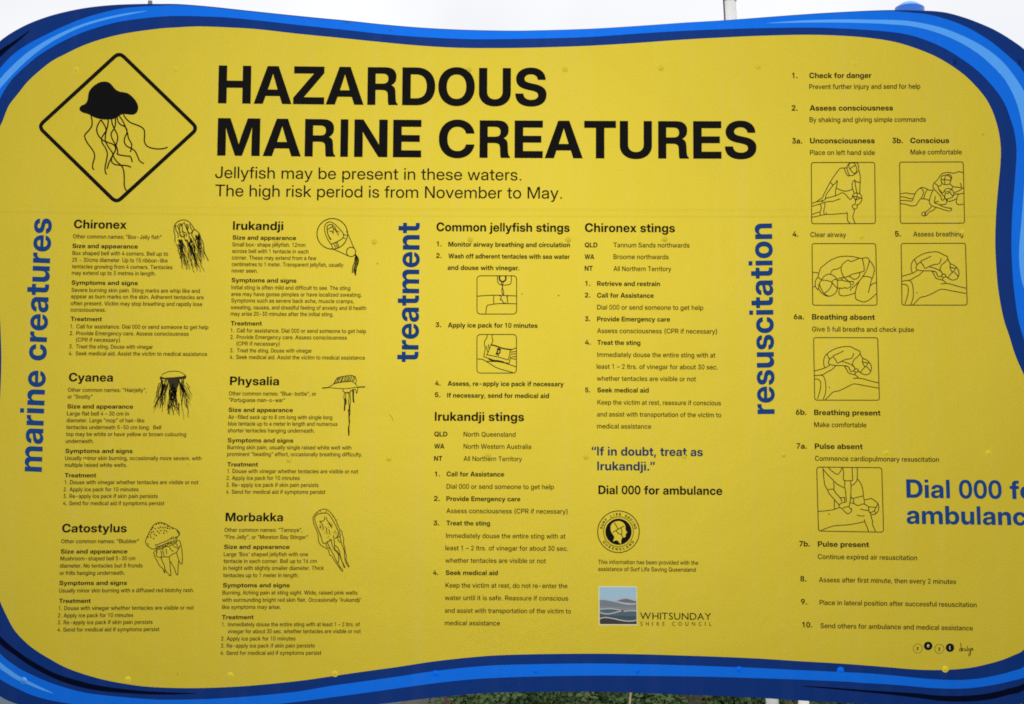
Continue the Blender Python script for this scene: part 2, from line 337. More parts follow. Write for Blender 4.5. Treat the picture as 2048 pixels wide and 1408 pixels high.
    103: (570, [(280, -211, 1, 220, -211, 0, 125, -174, 0, 66, -104, 0, 60, -53, 1, 153, -53, 1, 160, -80, 0, 195, -115, 0, 248, -133, 0, 280, -133, 1, 345, -133, 0, 419, -63, 0, 419, 1, 1, 419, 80, 1, 419, 80, 1, 400, 50, 0, 351, 11, 0, 292, -8, 0, 258, -8, 1, 191, -8, 0, 90, 59, 0, 34, 180, 0, 34, 258, 1, 34, 338, 0, 90, 458, 0, 191, 526, 0, 258, 526, 1, 291, 526, 0, 352, 507, 0, 402, 467, 0, 420, 436, 1, 420, 436, 1, 420, 516, 1, 510, 516, 1, 510, 3, 1, 510, -74, 0, 447, -168, 0, 342, -211, 0), (274, 72, 1, 320, 72, 0, 388, 119, 0, 425, 203, 0, 425, 259, 1, 425, 315, 0, 388, 399, 0, 320, 445, 0, 274, 445, 1, 231, 445, 0, 165, 403, 0, 127, 320, 0, 127, 259, 1, 127, 198, 0, 165, 115, 0, 231, 72, 0)]),
    104: (553, [(152, 299, 1, 152, 0, 1, 60, 0, 1, 60, 728, 1, 152, 728, 1, 152, 389, 1, 126, 389, 1, 152, 459, 0, 242, 526, 0, 305, 526, 1, 357, 526, 0, 442, 480, 0, 493, 389, 0, 493, 321, 1, 493, 0, 1, 401, 0, 1, 401, 312, 1, 401, 376, 0, 339, 442, 0, 283, 442, 1, 246, 442, 0, 187, 413, 0, 152, 350, 0)]),
    105: (212, [(60, 0, 1, 60, 516, 1, 152, 516, 1, 152, 0, 1), (61, 631, 1, 61, 728, 1, 153, 728, 1, 153, 631, 1)]),
    106: (212, [(60, 516, 1, 152, 516, 1, 152, -68, 1, 152, -107, 0, 119, -169, 0, 56, -204, 0, 11, -204, 1, -29, -204, 1, -29, -125, 1, 0, -125, 1, 32, -125, 0, 60, -91, 0, 60, -55, 1), (60, 631, 1, 60, 728, 1, 152, 728, 1, 152, 631, 1)]),
    107: (514, [(145, 180, 1, 145, 289, 1, 153, 289, 1, 384, 516, 1, 501, 516, 1, 252, 269, 1, 241, 269, 1), (60, 0, 1, 60, 728, 1, 152, 728, 1, 152, 0, 1), (401, 0, 1, 199, 249, 1, 263, 313, 1, 516, 0, 1)]),
    108: (206, [(61, 0, 1, 61, 728, 1, 153, 728, 1, 153, 0, 1)]),
    109: (846, [(60, 0, 1, 60, 516, 1, 150, 516, 1, 150, 409, 1, 140, 409, 1, 155, 447, 0, 204, 499, 0, 268, 526, 0, 303, 526, 1, 363, 526, 0, 448, 457, 0, 458, 409, 1, 441, 409, 1, 452, 441, 0, 501, 494, 0, 571, 526, 0, 614, 526, 1, 661, 526, 0, 740, 484, 0, 786, 401, 0, 786, 338, 1, 786, 0, 1, 694, 0, 1, 694, 334, 1, 694, 392, 0, 629, 443, 0, 585, 443, 1, 549, 443, 0, 497, 413, 0, 468, 360, 0, 468, 326, 1, 468, 0, 1, 377, 0, 1, 377, 343, 1, 377, 388, 0, 317, 443, 0, 272, 443, 1, 240, 443, 0, 186, 414, 0, 152, 356, 0, 152, 313, 1, 152, 0, 1)]),
    110: (553, [(152, 299, 1, 152, 0, 1, 60, 0, 1, 60, 516, 1, 150, 516, 1, 150, 389, 1, 126, 389, 1, 152, 459, 0, 242, 526, 0, 305, 526, 1, 357, 526, 0, 442, 480, 0, 493, 389, 0, 493, 321, 1, 493, 0, 1, 401, 0, 1, 401, 312, 1, 401, 376, 0, 339, 442, 0, 283, 442, 1, 246, 442, 0, 187, 413, 0, 152, 350, 0)]),
    111: (554, [(277, -12, 1, 205, -12, 0, 95, 57, 0, 34, 178, 0, 34, 257, 1, 34, 336, 0, 95, 458, 0, 205, 527, 0, 277, 527, 1, 350, 527, 0, 459, 458, 0, 519, 336, 0, 519, 257, 1, 519, 178, 0, 459, 57, 0, 350, -12, 0), (277, 70, 1, 324, 70, 0, 390, 116, 0, 426, 200, 0, 426, 257, 1, 426, 314, 0, 390, 399, 0, 324, 446, 0, 277, 446, 1, 231, 446, 0, 163, 399, 0, 127, 314, 0, 127, 257, 1, 127, 200, 0, 163, 116, 0, 230, 70, 0)]),
    112: (570, [(60, -204, 1, 60, 516, 1, 150, 516, 1, 150, 440, 1, 151, 440, 1, 168, 469, 0, 218, 507, 0, 280, 526, 0, 313, 526, 1, 380, 526, 0, 480, 458, 0, 536, 337, 0, 536, 258, 1, 536, 179, 0, 481, 58, 0, 380, -10, 0, 313, -10, 1, 279, -10, 0, 220, 9, 0, 171, 48, 0, 153, 78, 1, 152, 78, 1, 152, -204, 1), (296, 71, 1, 340, 71, 0, 405, 114, 0, 443, 197, 0, 443, 258, 1, 443, 319, 0, 405, 402, 0, 340, 445, 0, 296, 445, 1, 250, 445, 0, 182, 399, 0, 145, 315, 0, 145, 258, 1, 145, 202, 0, 182, 117, 0, 250, 71, 0)]),
    113: (570, [(510, -204, 1, 418, -204, 1, 418, 78, 1, 417, 78, 1, 399, 48, 0, 350, 9, 0, 291, -10, 0, 258, -10, 1, 191, -10, 0, 90, 58, 0, 34, 179, 0, 34, 258, 1, 34, 337, 0, 90, 458, 0, 191, 526, 0, 258, 526, 1, 291, 526, 0, 353, 507, 0, 403, 469, 0, 419, 440, 1, 420, 440, 1, 420, 516, 1, 510, 516, 1), (274, 71, 1, 320, 71, 0, 388, 117, 0, 425, 202, 0, 425, 258, 1, 425, 315, 0, 388, 399, 0, 320, 445, 0, 274, 445, 1, 231, 445, 0, 165, 402, 0, 127, 319, 0, 127, 258, 1, 127, 197, 0, 165, 114, 0, 231, 71, 0)]),
    114: (330, [(60, 0, 1, 60, 516, 1, 148, 516, 1, 148, 434, 1, 150, 434, 1, 164, 475, 0, 225, 523, 0, 274, 523, 1, 286, 523, 0, 305, 521, 0, 310, 520, 1, 310, 431, 1, 305, 433, 0, 276, 437, 0, 258, 437, 1, 229, 437, 0, 181, 410, 0, 152, 355, 0, 152, 312, 1, 152, 0, 1)]),
    115: (481, [(245, -12, 1, 188, -12, 0, 96, 25, 0, 39, 99, 0, 36, 155, 1, 126, 155, 1, 131, 111, 0, 190, 64, 0, 243, 64, 1, 294, 64, 0, 354, 107, 0, 354, 140, 1, 354, 168, 0, 312, 201, 0, 278, 209, 1, 194, 228, 1, 122, 245, 0, 47, 318, 0, 47, 375, 1, 47, 420, 0, 95, 488, 0, 182, 527, 0, 239, 527, 1, 295, 527, 0, 382, 486, 0, 433, 412, 0, 435, 360, 1, 346, 360, 1, 346, 399, 0, 288, 451, 0, 240, 451, 1, 194, 451, 0, 139, 408, 0, 139, 376, 1, 139, 348, 0, 181, 314, 0, 217, 305, 1, 302, 286, 1, 377, 269, 0, 447, 199, 0, 447, 143, 1, 447, 95, 0, 394, 25, 0, 303, -12, 0)]),
    116: (320, [(296, 516, 1, 296, 438, 1, 8, 438, 1, 8, 516, 1), (99, 656, 1, 191, 656, 1, 191, 130, 1, 191, 101, 0, 215, 78, 0, 247, 78, 1, 258, 78, 0, 285, 78, 0, 296, 78, 1, 296, 0, 1, 283, 0, 0, 250, 0, 0, 236, 0, 1, 167, 0, 0, 99, 59, 0, 99, 119, 1)]),
    117: (553, [(248, -10, 1, 196, -10, 0, 110, 36, 0, 60, 127, 0, 60, 195, 1, 60, 516, 1, 152, 516, 1, 152, 204, 1, 152, 139, 0, 214, 73, 0, 270, 73, 1, 306, 73, 0, 366, 103, 0, 401, 166, 0, 401, 216, 1, 401, 516, 1, 493, 516, 1, 493, 0, 1, 403, 0, 1, 403, 126, 1, 426, 126, 1, 401, 57, 0, 311, -10, 0)]),
    118: (518, [(211, 0, 1, 13, 516, 1, 112, 516, 1, 220, 225, 1, 234, 187, 0, 260, 110, 0, 272, 72, 1, 250, 72, 1, 262, 110, 0, 288, 187, 0, 301, 225, 1, 407, 516, 1, 505, 516, 1, 307, 0, 1)]),
    119: (762, [(173, 0, 1, 13, 516, 1, 110, 516, 1, 172, 296, 1, 187, 243, 0, 215, 133, 0, 229, 79, 1, 216, 79, 1, 230, 133, 0, 258, 243, 0, 273, 296, 1, 336, 516, 1, 426, 516, 1, 488, 296, 1, 503, 243, 0, 531, 133, 0, 545, 79, 1, 531, 79, 1, 545, 133, 0, 573, 243, 0, 588, 296, 1, 652, 516, 1, 749, 516, 1, 589, 0, 1, 492, 0, 1, 426, 230, 1, 416, 264, 0, 398, 335, 0, 379, 407, 0, 370, 441, 1, 393, 441, 1, 383, 407, 0, 364, 335, 0, 346, 264, 0, 336, 230, 1, 268, 0, 1)]),
    120: (511, [(13, 0, 1, 228, 295, 1, 227, 231, 1, 25, 516, 1, 131, 516, 1, 198, 418, 1, 218, 388, 0, 258, 328, 0, 278, 297, 1, 236, 297, 1, 257, 328, 0, 296, 388, 0, 317, 418, 1, 384, 516, 1, 489, 516, 1, 286, 231, 1, 286, 296, 1, 498, 0, 1, 392, 0, 1, 314, 111, 1, 294, 141, 0, 256, 199, 0, 236, 229, 1, 277, 229, 1, 257, 199, 0, 218, 141, 0, 198, 111, 1, 119, 0, 1)]),
    121: (518, [(65, -204, 1, 65, -125, 1, 118, -125, 1, 134, -125, 0, 159, -112, 0, 179, -85, 0, 187, -64, 1, 213, 4, 1, 13, 516, 1, 112, 516, 1, 220, 225, 1, 234, 187, 0, 261, 110, 0, 273, 72, 1, 248, 72, 1, 260, 110, 0, 287, 187, 0, 301, 225, 1, 407, 516, 1, 505, 516, 1, 269, -93, 1, 255, -129, 0, 212, -179, 0, 156, -204, 0, 123, -204, 1, 108, -204, 0, 79, -204, 0)]),
    122: (485, [(46, 0, 1, 46, 68, 1, 324, 434, 1, 324, 435, 1, 46, 435, 1, 46, 516, 1, 437, 516, 1, 437, 444, 1, 162, 82, 1, 162, 80, 1, 439, 80, 1, 439, 0, 1)]),
    48: (561, [(280, -12, 1, 209, -12, 0, 105, 80, 0, 49, 248, 0, 49, 363, 1, 49, 479, 0, 105, 647, 0, 209, 739, 0, 280, 739, 1, 351, 739, 0, 456, 647, 0, 512, 479, 0, 512, 363, 1, 512, 248, 0, 456, 80, 0, 351, -12, 0), (280, 73, 1, 328, 73, 0, 396, 143, 0, 432, 273, 0, 432, 363, 1, 432, 454, 0, 396, 585, 0, 328, 655, 0, 280, 655, 1, 233, 655, 0, 165, 585, 0, 129, 454, 0, 129, 363, 1, 129, 273, 0, 165, 143, 0, 233, 73, 0)]),
    49: (561, [(338, 728, 1, 338, 0, 1, 256, 0, 1, 256, 630, 1, 255, 630, 1, 99, 511, 1, 99, 607, 1, 257, 728, 1)]),
    50: (561, [(70, 0, 1, 70, 79, 1, 296, 314, 1, 334, 355, 0, 384, 417, 0, 408, 477, 0, 408, 514, 1, 408, 557, 0, 378, 621, 0, 322, 655, 0, 283, 655, 1, 241, 655, 0, 182, 614, 0, 151, 541, 0, 151, 490, 1, 71, 490, 1, 71, 564, 0, 124, 676, 0, 218, 739, 0, 282, 739, 1, 343, 739, 0, 435, 683, 0, 487, 584, 0, 487, 518, 1, 487, 471, 0, 458, 388, 0, 396, 306, 0, 350, 257, 1, 184, 86, 1, 184, 85, 1, 492, 85, 1, 492, 0, 1)]),
    51: (561, [(284, -12, 1, 217, -12, 0, 116, 51, 0, 59, 161, 0, 59, 230, 1, 143, 230, 1, 143, 182, 0, 177, 111, 0, 239, 71, 0, 282, 71, 1, 323, 71, 0, 385, 109, 0, 418, 178, 0, 418, 222, 1, 418, 268, 0, 380, 333, 0, 310, 368, 0, 261, 368, 1, 181, 368, 1, 181, 442, 1, 361, 642, 1, 361, 643, 1, 99, 643, 1, 99, 728, 1, 469, 728, 1, 469, 644, 1, 261, 412, 1, 261, 432, 1, 340, 439, 0, 446, 387, 0, 501, 288, 0, 501, 221, 1, 501, 153, 0, 445, 48, 0, 347, -12, 0)]),
    52: (561, [(31, 173, 1, 31, 252, 1, 331, 728, 1, 419, 728, 1, 125, 258, 1, 125, 257, 1, 529, 257, 1, 529, 173, 1), (353, 0, 1, 353, 196, 1, 353, 233, 1, 353, 454, 1, 434, 454, 1, 434, 0, 1)]),
    53: (561, [(282, -10, 1, 220, -10, 0, 123, 48, 0, 64, 149, 0, 62, 213, 1, 145, 213, 1, 148, 173, 0, 184, 110, 0, 244, 74, 0, 282, 74, 1, 322, 74, 0, 382, 117, 0, 416, 191, 0, 416, 239, 1, 416, 287, 0, 384, 361, 0, 325, 403, 0, 287, 403, 1, 237, 403, 0, 164, 356, 0, 150, 311, 1, 70, 311, 1, 90, 728, 1, 462, 728, 1, 462, 643, 1, 167, 643, 1, 152, 417, 1, 153, 417, 1, 182, 453, 0, 255, 487, 0, 298, 487, 1, 342, 487, 0, 415, 451, 0, 468, 384, 0, 497, 294, 0, 497, 240, 1, 497, 167, 0, 443, 54, 0, 346, -10, 0)]),
    54: (561, [(281, -12, 1, 218, -12, 0, 120, 52, 0, 65, 164, 0, 65, 237, 1, 65, 292, 0, 114, 413, 0, 167, 498, 1, 310, 728, 1, 403, 728, 1, 184, 383, 1, 177, 383, 1, 186, 403, 0, 213, 443, 0, 259, 470, 0, 296, 470, 1, 353, 470, 0, 444, 410, 0, 495, 303, 0, 495, 233, 1, 495, 161, 0, 440, 51, 0, 345, -12, 0), (280, 72, 1, 318, 72, 0, 378, 115, 0, 413, 188, 0, 413, 233, 1, 413, 278, 0, 378, 349, 0, 318, 391, 0, 280, 391, 1, 243, 391, 0, 182, 349, 0, 147, 278, 0, 147, 233, 1, 147, 188, 0, 182, 115, 0, 243, 72, 0)]),
    55: (561, [(118, 0, 1, 401, 642, 1, 401, 642, 1, 75, 642, 1, 75, 728, 1, 486, 728, 1, 486, 638, 1, 206, 0, 1)]),
    56: (561, [(280, -12, 1, 216, -12, 0, 117, 41, 0, 62, 134, 0, 62, 194, 1, 62, 243, 0, 98, 323, 0, 161, 375, 0, 200, 380, 1, 200, 380, 1, 149, 390, 0, 84, 479, 0, 84, 544, 1, 84, 600, 0, 135, 689, 0, 224, 739, 0, 280, 739, 1, 337, 739, 0, 425, 689, 0, 476, 600, 0, 476, 544, 1, 476, 479, 0, 411, 390, 0, 361, 380, 1, 361, 380, 1, 400, 375, 0, 463, 322, 0, 499, 242, 0, 499, 194, 1, 499, 134, 0, 443, 41, 0, 345, -12, 0), (280, 71, 1, 321, 71, 0, 382, 103, 0, 415, 160, 0, 415, 199, 1, 415, 238, 0, 381, 300, 0, 320, 335, 0, 280, 335, 1, 241, 335, 0, 180, 300, 0, 144, 238, 0, 144, 199, 1, 144, 160, 0, 178, 103, 0, 239, 71, 0), (280, 415, 1, 314, 415, 0, 365, 446, 0, 394, 501, 0, 394, 537, 1, 394, 573, 0, 365, 627, 0, 315, 657, 0, 280, 657, 1, 246, 657, 0, 195, 627, 0, 166, 573, 0, 166, 537, 1, 166, 501, 0, 195, 446, 0, 246, 415, 0)]),
    57: (561, [(280, 739, 1, 344, 739, 0, 440, 676, 0, 495, 564, 0, 495, 491, 1, 495, 436, 0, 446, 315, 0, 393, 229, 1, 251, 0, 1, 157, 0, 1, 378, 344, 1, 384, 344, 1, 375, 324, 0, 347, 284, 0, 302, 257, 0, 265, 257, 1, 208, 257, 0, 117, 318, 0, 65, 425, 0, 65, 494, 1, 65, 566, 0, 120, 677, 0, 218, 739, 0), (281, 655, 1, 244, 655, 0, 183, 612, 0, 147, 539, 0, 147, 494, 1, 147, 450, 0, 183, 378, 0, 244, 336, 0, 281, 336, 1, 318, 336, 0, 378, 378, 0, 413, 450, 0, 413, 494, 1, 413, 539, 0, 378, 612, 0, 318, 655, 0)]),
    46: (269, [(90, 0, 1, 90, 92, 1, 182, 92, 1, 182, 0, 1)]),
    44: (269, [(60, -139, 1, 101, 104, 1, 198, 104, 1, 126, -139, 1)]),
    58: (269, [(137, -8, 1, 110, -8, 0, 72, 29, 0, 72, 56, 1, 72, 83, 0, 110, 120, 0, 137, 120, 1, 164, 120, 0, 201, 83, 0, 201, 56, 1, 201, 29, 0, 164, -8, 0), (137, 368, 1, 110, 368, 0, 72, 406, 0, 72, 433, 1, 72, 460, 0, 110, 497, 0, 137, 497, 1, 164, 497, 0, 201, 460, 0, 201, 433, 1, 201, 406, 0, 164, 368, 0)]),
    40: (391, [(146, 289, 1, 146, 372, 0, 176, 549, 0, 229, 708, 0, 263, 765, 1, 353, 765, 1, 318, 694, 0, 267, 531, 0, 239, 365, 0, 239, 289, 1, 239, 221, 0, 264, 83, 0, 314, -63, 0, 353, -144, 1, 263, -144, 1, 206, -45, 0, 146, 175, 0)]),
    41: (391, [(38, -144, 1, 77, -63, 0, 127, 83, 0, 152, 221, 0, 152, 289, 1, 152, 365, 0, 124, 531, 0, 73, 694, 0, 38, 765, 1, 127, 765, 1, 162, 708, 0, 215, 549, 0, 245, 372, 0, 245, 289, 1, 245, 175, 0, 185, -45, 0, 127, -144, 1)]),
    45: (645, [(482, 337, 1, 482, 253, 1, 162, 253, 1, 162, 337, 1)]),
    8211: (500, [(500, 337, 1, 500, 253, 1, 0, 253, 1, 0, 337, 1)]),
    39: (257, [(94, 476, 1, 84, 728, 1, 173, 728, 1, 163, 476, 1)]),
    34: (414, [(94, 476, 1, 84, 728, 1, 173, 728, 1, 163, 476, 1), (251, 476, 1, 241, 728, 1, 330, 728, 1, 320, 476, 1)]),
    8220: (353, [(38, 484, 1, 110, 728, 1, 177, 728, 1, 135, 484, 1), (196, 484, 1, 267, 728, 1, 334, 728, 1, 292, 484, 1)]),
    8221: (353, [(38, 484, 1, 80, 728, 1, 177, 728, 1, 105, 484, 1), (195, 484, 1, 237, 728, 1, 333, 728, 1, 262, 484, 1)]),
    8216: (196, [(38, 484, 1, 110, 728, 1, 177, 728, 1, 135, 484, 1)]),
    8217: (196, [(38, 484, 1, 80, 728, 1, 177, 728, 1, 105, 484, 1)]),
    32: (269, []),
}
GLYPHS['M'] = {
    65: (692, [(13, 0, 1, 274, 728, 1, 417, 728, 1, 679, 0, 1, 552, 0, 1, 416, 399, 1, 398, 453, 0, 358, 585, 0, 331, 678, 1, 360, 678, 1, 334, 585, 0, 293, 452, 0, 276, 399, 1, 138, 0, 1), (160, 185, 1, 160, 282, 1, 532, 282, 1, 532, 185, 1)]),
    66: (647, [(69, 0, 1, 69, 728, 1, 343, 728, 1, 419, 728, 0, 525, 679, 0, 579, 594, 0, 579, 537, 1, 579, 494, 0, 548, 432, 0, 493, 391, 0, 456, 380, 1, 456, 377, 1, 497, 373, 0, 566, 330, 0, 608, 255, 0, 608, 202, 1, 608, 142, 0, 552, 51, 0, 439, 0, 0, 354, 0, 1), (184, 98, 1, 343, 98, 1, 416, 98, 0, 490, 155, 0, 490, 205, 1, 490, 241, 0, 456, 294, 0, 392, 324, 0, 347, 324, 1, 184, 324, 1), (184, 415, 1, 337, 415, 1, 375, 415, 0, 432, 442, 0, 464, 491, 0, 464, 524, 1, 464, 572, 0, 398, 630, 0, 338, 630, 1, 184, 630, 1)]),
    67: (728, [(380, -11, 1, 282, -11, 0, 130, 81, 0, 43, 250, 0, 43, 363, 1, 43, 478, 0, 129, 646, 0, 282, 739, 0, 380, 739, 1, 440, 739, 0, 543, 704, 0, 624, 637, 0, 677, 544, 0, 687, 485, 1, 569, 485, 1, 561, 521, 0, 528, 576, 0, 478, 614, 0, 417, 633, 0, 381, 633, 1, 314, 633, 0, 215, 567, 0, 160, 446, 0, 160, 363, 1, 160, 281, 0, 215, 160, 0, 314, 94, 0, 381, 94, 1, 417, 94, 0, 478, 114, 0, 527, 152, 0, 561, 207, 0, 569, 242, 1, 687, 242, 1, 678, 185, 0, 626, 92, 0, 545, 25, 0, 441, -11, 0)]),
    68: (704, [(308, 0, 1, 127, 0, 1, 127, 101, 1, 302, 101, 1, 383, 101, 0, 491, 163, 0, 544, 281, 0, 544, 365, 1, 544, 448, 0, 492, 565, 0, 386, 627, 0, 307, 627, 1, 124, 627, 1, 124, 728, 1, 315, 728, 1, 422, 728, 0, 577, 640, 0, 661, 477, 0, 661, 365, 1, 661, 252, 0, 577, 88, 0, 419, 0, 0), (185, 728, 1, 185, 0, 1, 69, 0, 1, 69, 728, 1)]),
    69: (596, [(69, 0, 1, 69, 728, 1, 553, 728, 1, 553, 627, 1, 185, 627, 1, 185, 419, 1, 526, 419, 1, 526, 320, 1, 185, 320, 1, 185, 101, 1, 554, 101, 1, 554, 0, 1)]),
    70: (574, [(69, 0, 1, 69, 728, 1, 541, 728, 1, 541, 627, 1, 185, 627, 1, 185, 410, 1, 512, 410, 1, 512, 310, 1, 185, 310, 1, 185, 0, 1)]),
    71: (738, [(380, -11, 1, 280, -11, 0, 129, 83, 0, 43, 251, 0, 43, 363, 1, 43, 478, 0, 130, 646, 0, 281, 739, 0, 378, 739, 1, 438, 739, 0, 542, 703, 0, 624, 637, 0, 678, 546, 0, 686, 491, 1, 567, 491, 1, 559, 523, 0, 526, 575, 0, 477, 613, 0, 416, 633, 0, 380, 633, 1, 314, 633, 0, 215, 567, 0, 160, 447, 0, 160, 363, 1, 160, 281, 0, 215, 160, 0, 315, 94, 0, 381, 94, 1, 438, 94, 0, 526, 141, 0, 577, 226, 0, 577, 283, 1, 608, 280, 1, 401, 280, 1, 401, 375, 1, 691, 375, 1, 691, 290, 1, 691, 201, 0, 610, 65, 0, 470, -11, 0)]),
    72: (723, [(69, 0, 1, 69, 728, 1, 185, 728, 1, 185, 422, 1, 538, 422, 1, 538, 728, 1, 655, 728, 1, 655, 0, 1, 538, 0, 1, 538, 321, 1, 185, 321, 1, 185, 0, 1)]),
    73: (250, [(72, 0, 1, 72, 728, 1, 184, 728, 1, 184, 0, 1)]),
    74: (557, [(263, -10, 1, 160, -10, 0, 36, 106, 0, 36, 213, 1, 36, 255, 1, 150, 255, 1, 150, 212, 1, 150, 152, 0, 211, 90, 0, 262, 90, 1, 313, 90, 0, 374, 152, 0, 374, 212, 1, 374, 728, 1, 490, 728, 1, 490, 212, 1, 490, 105, 0, 366, -10, 0)]),
    75: (669, [(151, 185, 1, 151, 321, 1, 176, 353, 0, 225, 413, 0, 276, 472, 0, 303, 503, 1, 504, 728, 1, 651, 728, 1, 342, 385, 1, 334, 386, 1), (69, 0, 1, 69, 728, 1, 185, 728, 1, 185, 499, 1, 185, 331, 1, 185, 274, 1, 185, 0, 1), (518, 0, 1, 274, 353, 1, 345, 443, 1, 654, 0, 1)]),
    76: (552, [(69, 0, 1, 69, 728, 1, 185, 728, 1, 185, 101, 1, 522, 101, 1, 522, 0, 1)]),
    77: (888, [(69, 0, 1, 69, 728, 1, 237, 728, 1, 391, 319, 1, 398, 300, 0, 416, 243, 0, 436, 180, 0, 453, 121, 0, 458, 101, 1, 432, 101, 1, 437, 121, 0, 454, 179, 0, 474, 243, 0, 492, 300, 0, 499, 319, 1, 651, 728, 1, 819, 728, 1, 819, 0, 1, 704, 0, 1, 704, 386, 1, 704, 410, 0, 705, 471, 0, 707, 539, 0, 709, 608, 0, 709, 640, 1, 722, 640, 1, 711, 603, 0, 687, 530, 0, 665, 462, 0, 646, 406, 0, 639, 386, 1, 492, 0, 1, 396, 0, 1, 247, 386, 1, 240, 405, 0, 221, 461, 0, 199, 529, 0, 175, 603, 0, 162, 640, 1, 178, 640, 1, 179, 609, 0, 181, 540, 0, 182, 472, 0, 183, 410, 0, 183, 386, 1, 183, 0, 1)]),
    78: (730, [(69, 0, 1, 69, 728, 1, 198, 728, 1, 467, 302, 1, 479, 283, 0, 511, 228, 0, 547, 161, 0, 564, 127, 1, 551, 109, 1, 549, 142, 0, 546, 221, 0, 544, 292, 0, 544, 313, 1, 544, 728, 1, 662, 728, 1, 662, 0, 1, 531, 0, 1, 290, 381, 1, 276, 405, 0, 238, 469, 0, 190, 553, 0, 161, 605, 1, 178, 619, 1, 181, 564, 0, 184, 472, 0, 186, 402, 0, 186, 382, 1, 186, 0, 1)]),
    79: (755, [(377, -11, 1, 281, -11, 0, 130, 82, 0, 43, 250, 0, 43, 363, 1, 43, 477, 0, 130, 646, 0, 281, 739, 0, 377, 739, 1, 474, 739, 0, 625, 646, 0, 711, 477, 0, 711, 363, 1, 711, 250, 0, 625, 81, 0, 474, -11, 0), (377, 94, 1, 439, 94, 0, 537, 157, 0, 595, 277, 0, 595, 363, 1, 595, 450, 0, 537, 571, 0, 439, 633, 0, 377, 633, 1, 316, 633, 0, 218, 571, 0, 160, 450, 0, 160, 363, 1, 160, 277, 0, 218, 157, 0, 316, 94, 0)]),
    80: (628, [(69, 0, 1, 69, 728, 1, 339, 728, 1, 419, 728, 0, 533, 670, 0, 594, 565, 0, 594, 496, 1, 594, 426, 0, 532, 322, 0, 417, 264, 0, 336, 264, 1, 138, 264, 1, 138, 363, 1, 330, 363, 1, 378, 363, 0, 444, 396, 0, 478, 456, 0, 478, 496, 1, 478, 536, 0, 444, 595, 0, 378, 628, 0, 330, 628, 1, 185, 628, 1, 185, 0, 1)]),
    81: (756, [(334, 238, 1, 444, 238, 1, 519, 140, 1, 557, 93, 1, 679, -65, 1, 564, -65, 1, 484, 40, 1, 452, 81, 1), (377, -11, 1, 281, -11, 0, 130, 82, 0, 43, 250, 0, 43, 363, 1, 43, 477, 0, 130, 646, 0, 281, 739, 0, 377, 739, 1, 474, 739, 0, 625, 646, 0, 711, 477, 0, 711, 363, 1, 711, 250, 0, 625, 81, 0, 474, -11, 0), (377, 94, 1, 439, 94, 0, 537, 157, 0, 595, 277, 0, 595, 363, 1, 595, 450, 0, 537, 571, 0, 439, 633, 0, 377, 633, 1, 316, 633, 0, 218, 571, 0, 160, 450, 0, 160, 363, 1, 160, 277, 0, 218, 157, 0, 316, 94, 0)]),
    82: (643, [(69, 0, 1, 69, 728, 1, 343, 728, 1, 424, 728, 0, 538, 671, 0, 598, 568, 0, 598, 498, 1, 598, 429, 0, 535, 327, 0, 419, 272, 0, 338, 272, 1, 136, 272, 1, 136, 370, 1, 335, 370, 1, 383, 370, 0, 448, 401, 0, 482, 459, 0, 482, 498, 1, 482, 539, 0, 448, 596, 0, 383, 628, 0, 334, 628, 1, 185, 628, 1, 185, 0, 1), (485, 0, 1, 312, 328, 1, 439, 328, 1, 616, 0, 1)]),
    83: (637, [(322, -12, 1, 236, -12, 0, 111, 45, 0, 42, 152, 0, 41, 226, 1, 157, 226, 1, 158, 182, 0, 199, 121, 0, 273, 89, 0, 322, 89, 1, 369, 89, 0, 440, 116, 0, 480, 167, 0, 480, 201, 1, 480, 230, 0, 450, 270, 0, 389, 299, 0, 343, 310, 1, 262, 330, 1, 159, 355, 0, 57, 450, 0, 57, 526, 1, 57, 590, 0, 123, 685, 0, 242, 739, 0, 319, 739, 1, 397, 739, 0, 513, 684, 0, 578, 584, 0, 580, 517, 1, 468, 517, 1, 463, 574, 0, 382, 638, 0, 317, 638, 1, 275, 638, 0, 210, 611, 0, 174, 563, 0, 174, 532, 1, 174, 503, 0, 206, 465, 0, 266, 437, 0, 308, 427, 1, 382, 409, 1, 431, 397, 0, 510, 362, 0, 566, 313, 0, 596, 248, 0, 596, 205, 1, 596, 140, 0, 530, 42, 0, 407, -12, 0)]),
    84: (633, [(30, 627, 1, 30, 728, 1, 603, 728, 1, 603, 627, 1, 375, 627, 1, 375, 0, 1, 258, 0, 1, 258, 627, 1)]),
    85: (715, [(358, -11, 1, 270, -11, 0, 139, 56, 0, 67, 174, 0, 67, 250, 1, 67, 728, 1, 183, 728, 1, 183, 260, 1, 183, 211, 0, 225, 136, 0, 304, 93, 0, 358, 93, 1, 412, 93, 0, 490, 136, 0, 533, 211, 0, 533, 260, 1, 533, 728, 1, 648, 728, 1, 648, 250, 1, 648, 174, 0, 576, 56, 0, 446, -11, 0)]),
    86: (690, [(276, 0, 1, 13, 728, 1, 139, 728, 1, 278, 329, 1, 294, 279, 0, 336, 142, 0, 363, 51, 1, 333, 51, 1, 360, 143, 0, 401, 279, 0, 417, 329, 1, 552, 728, 1, 677, 728, 1, 418, 0, 1)]),
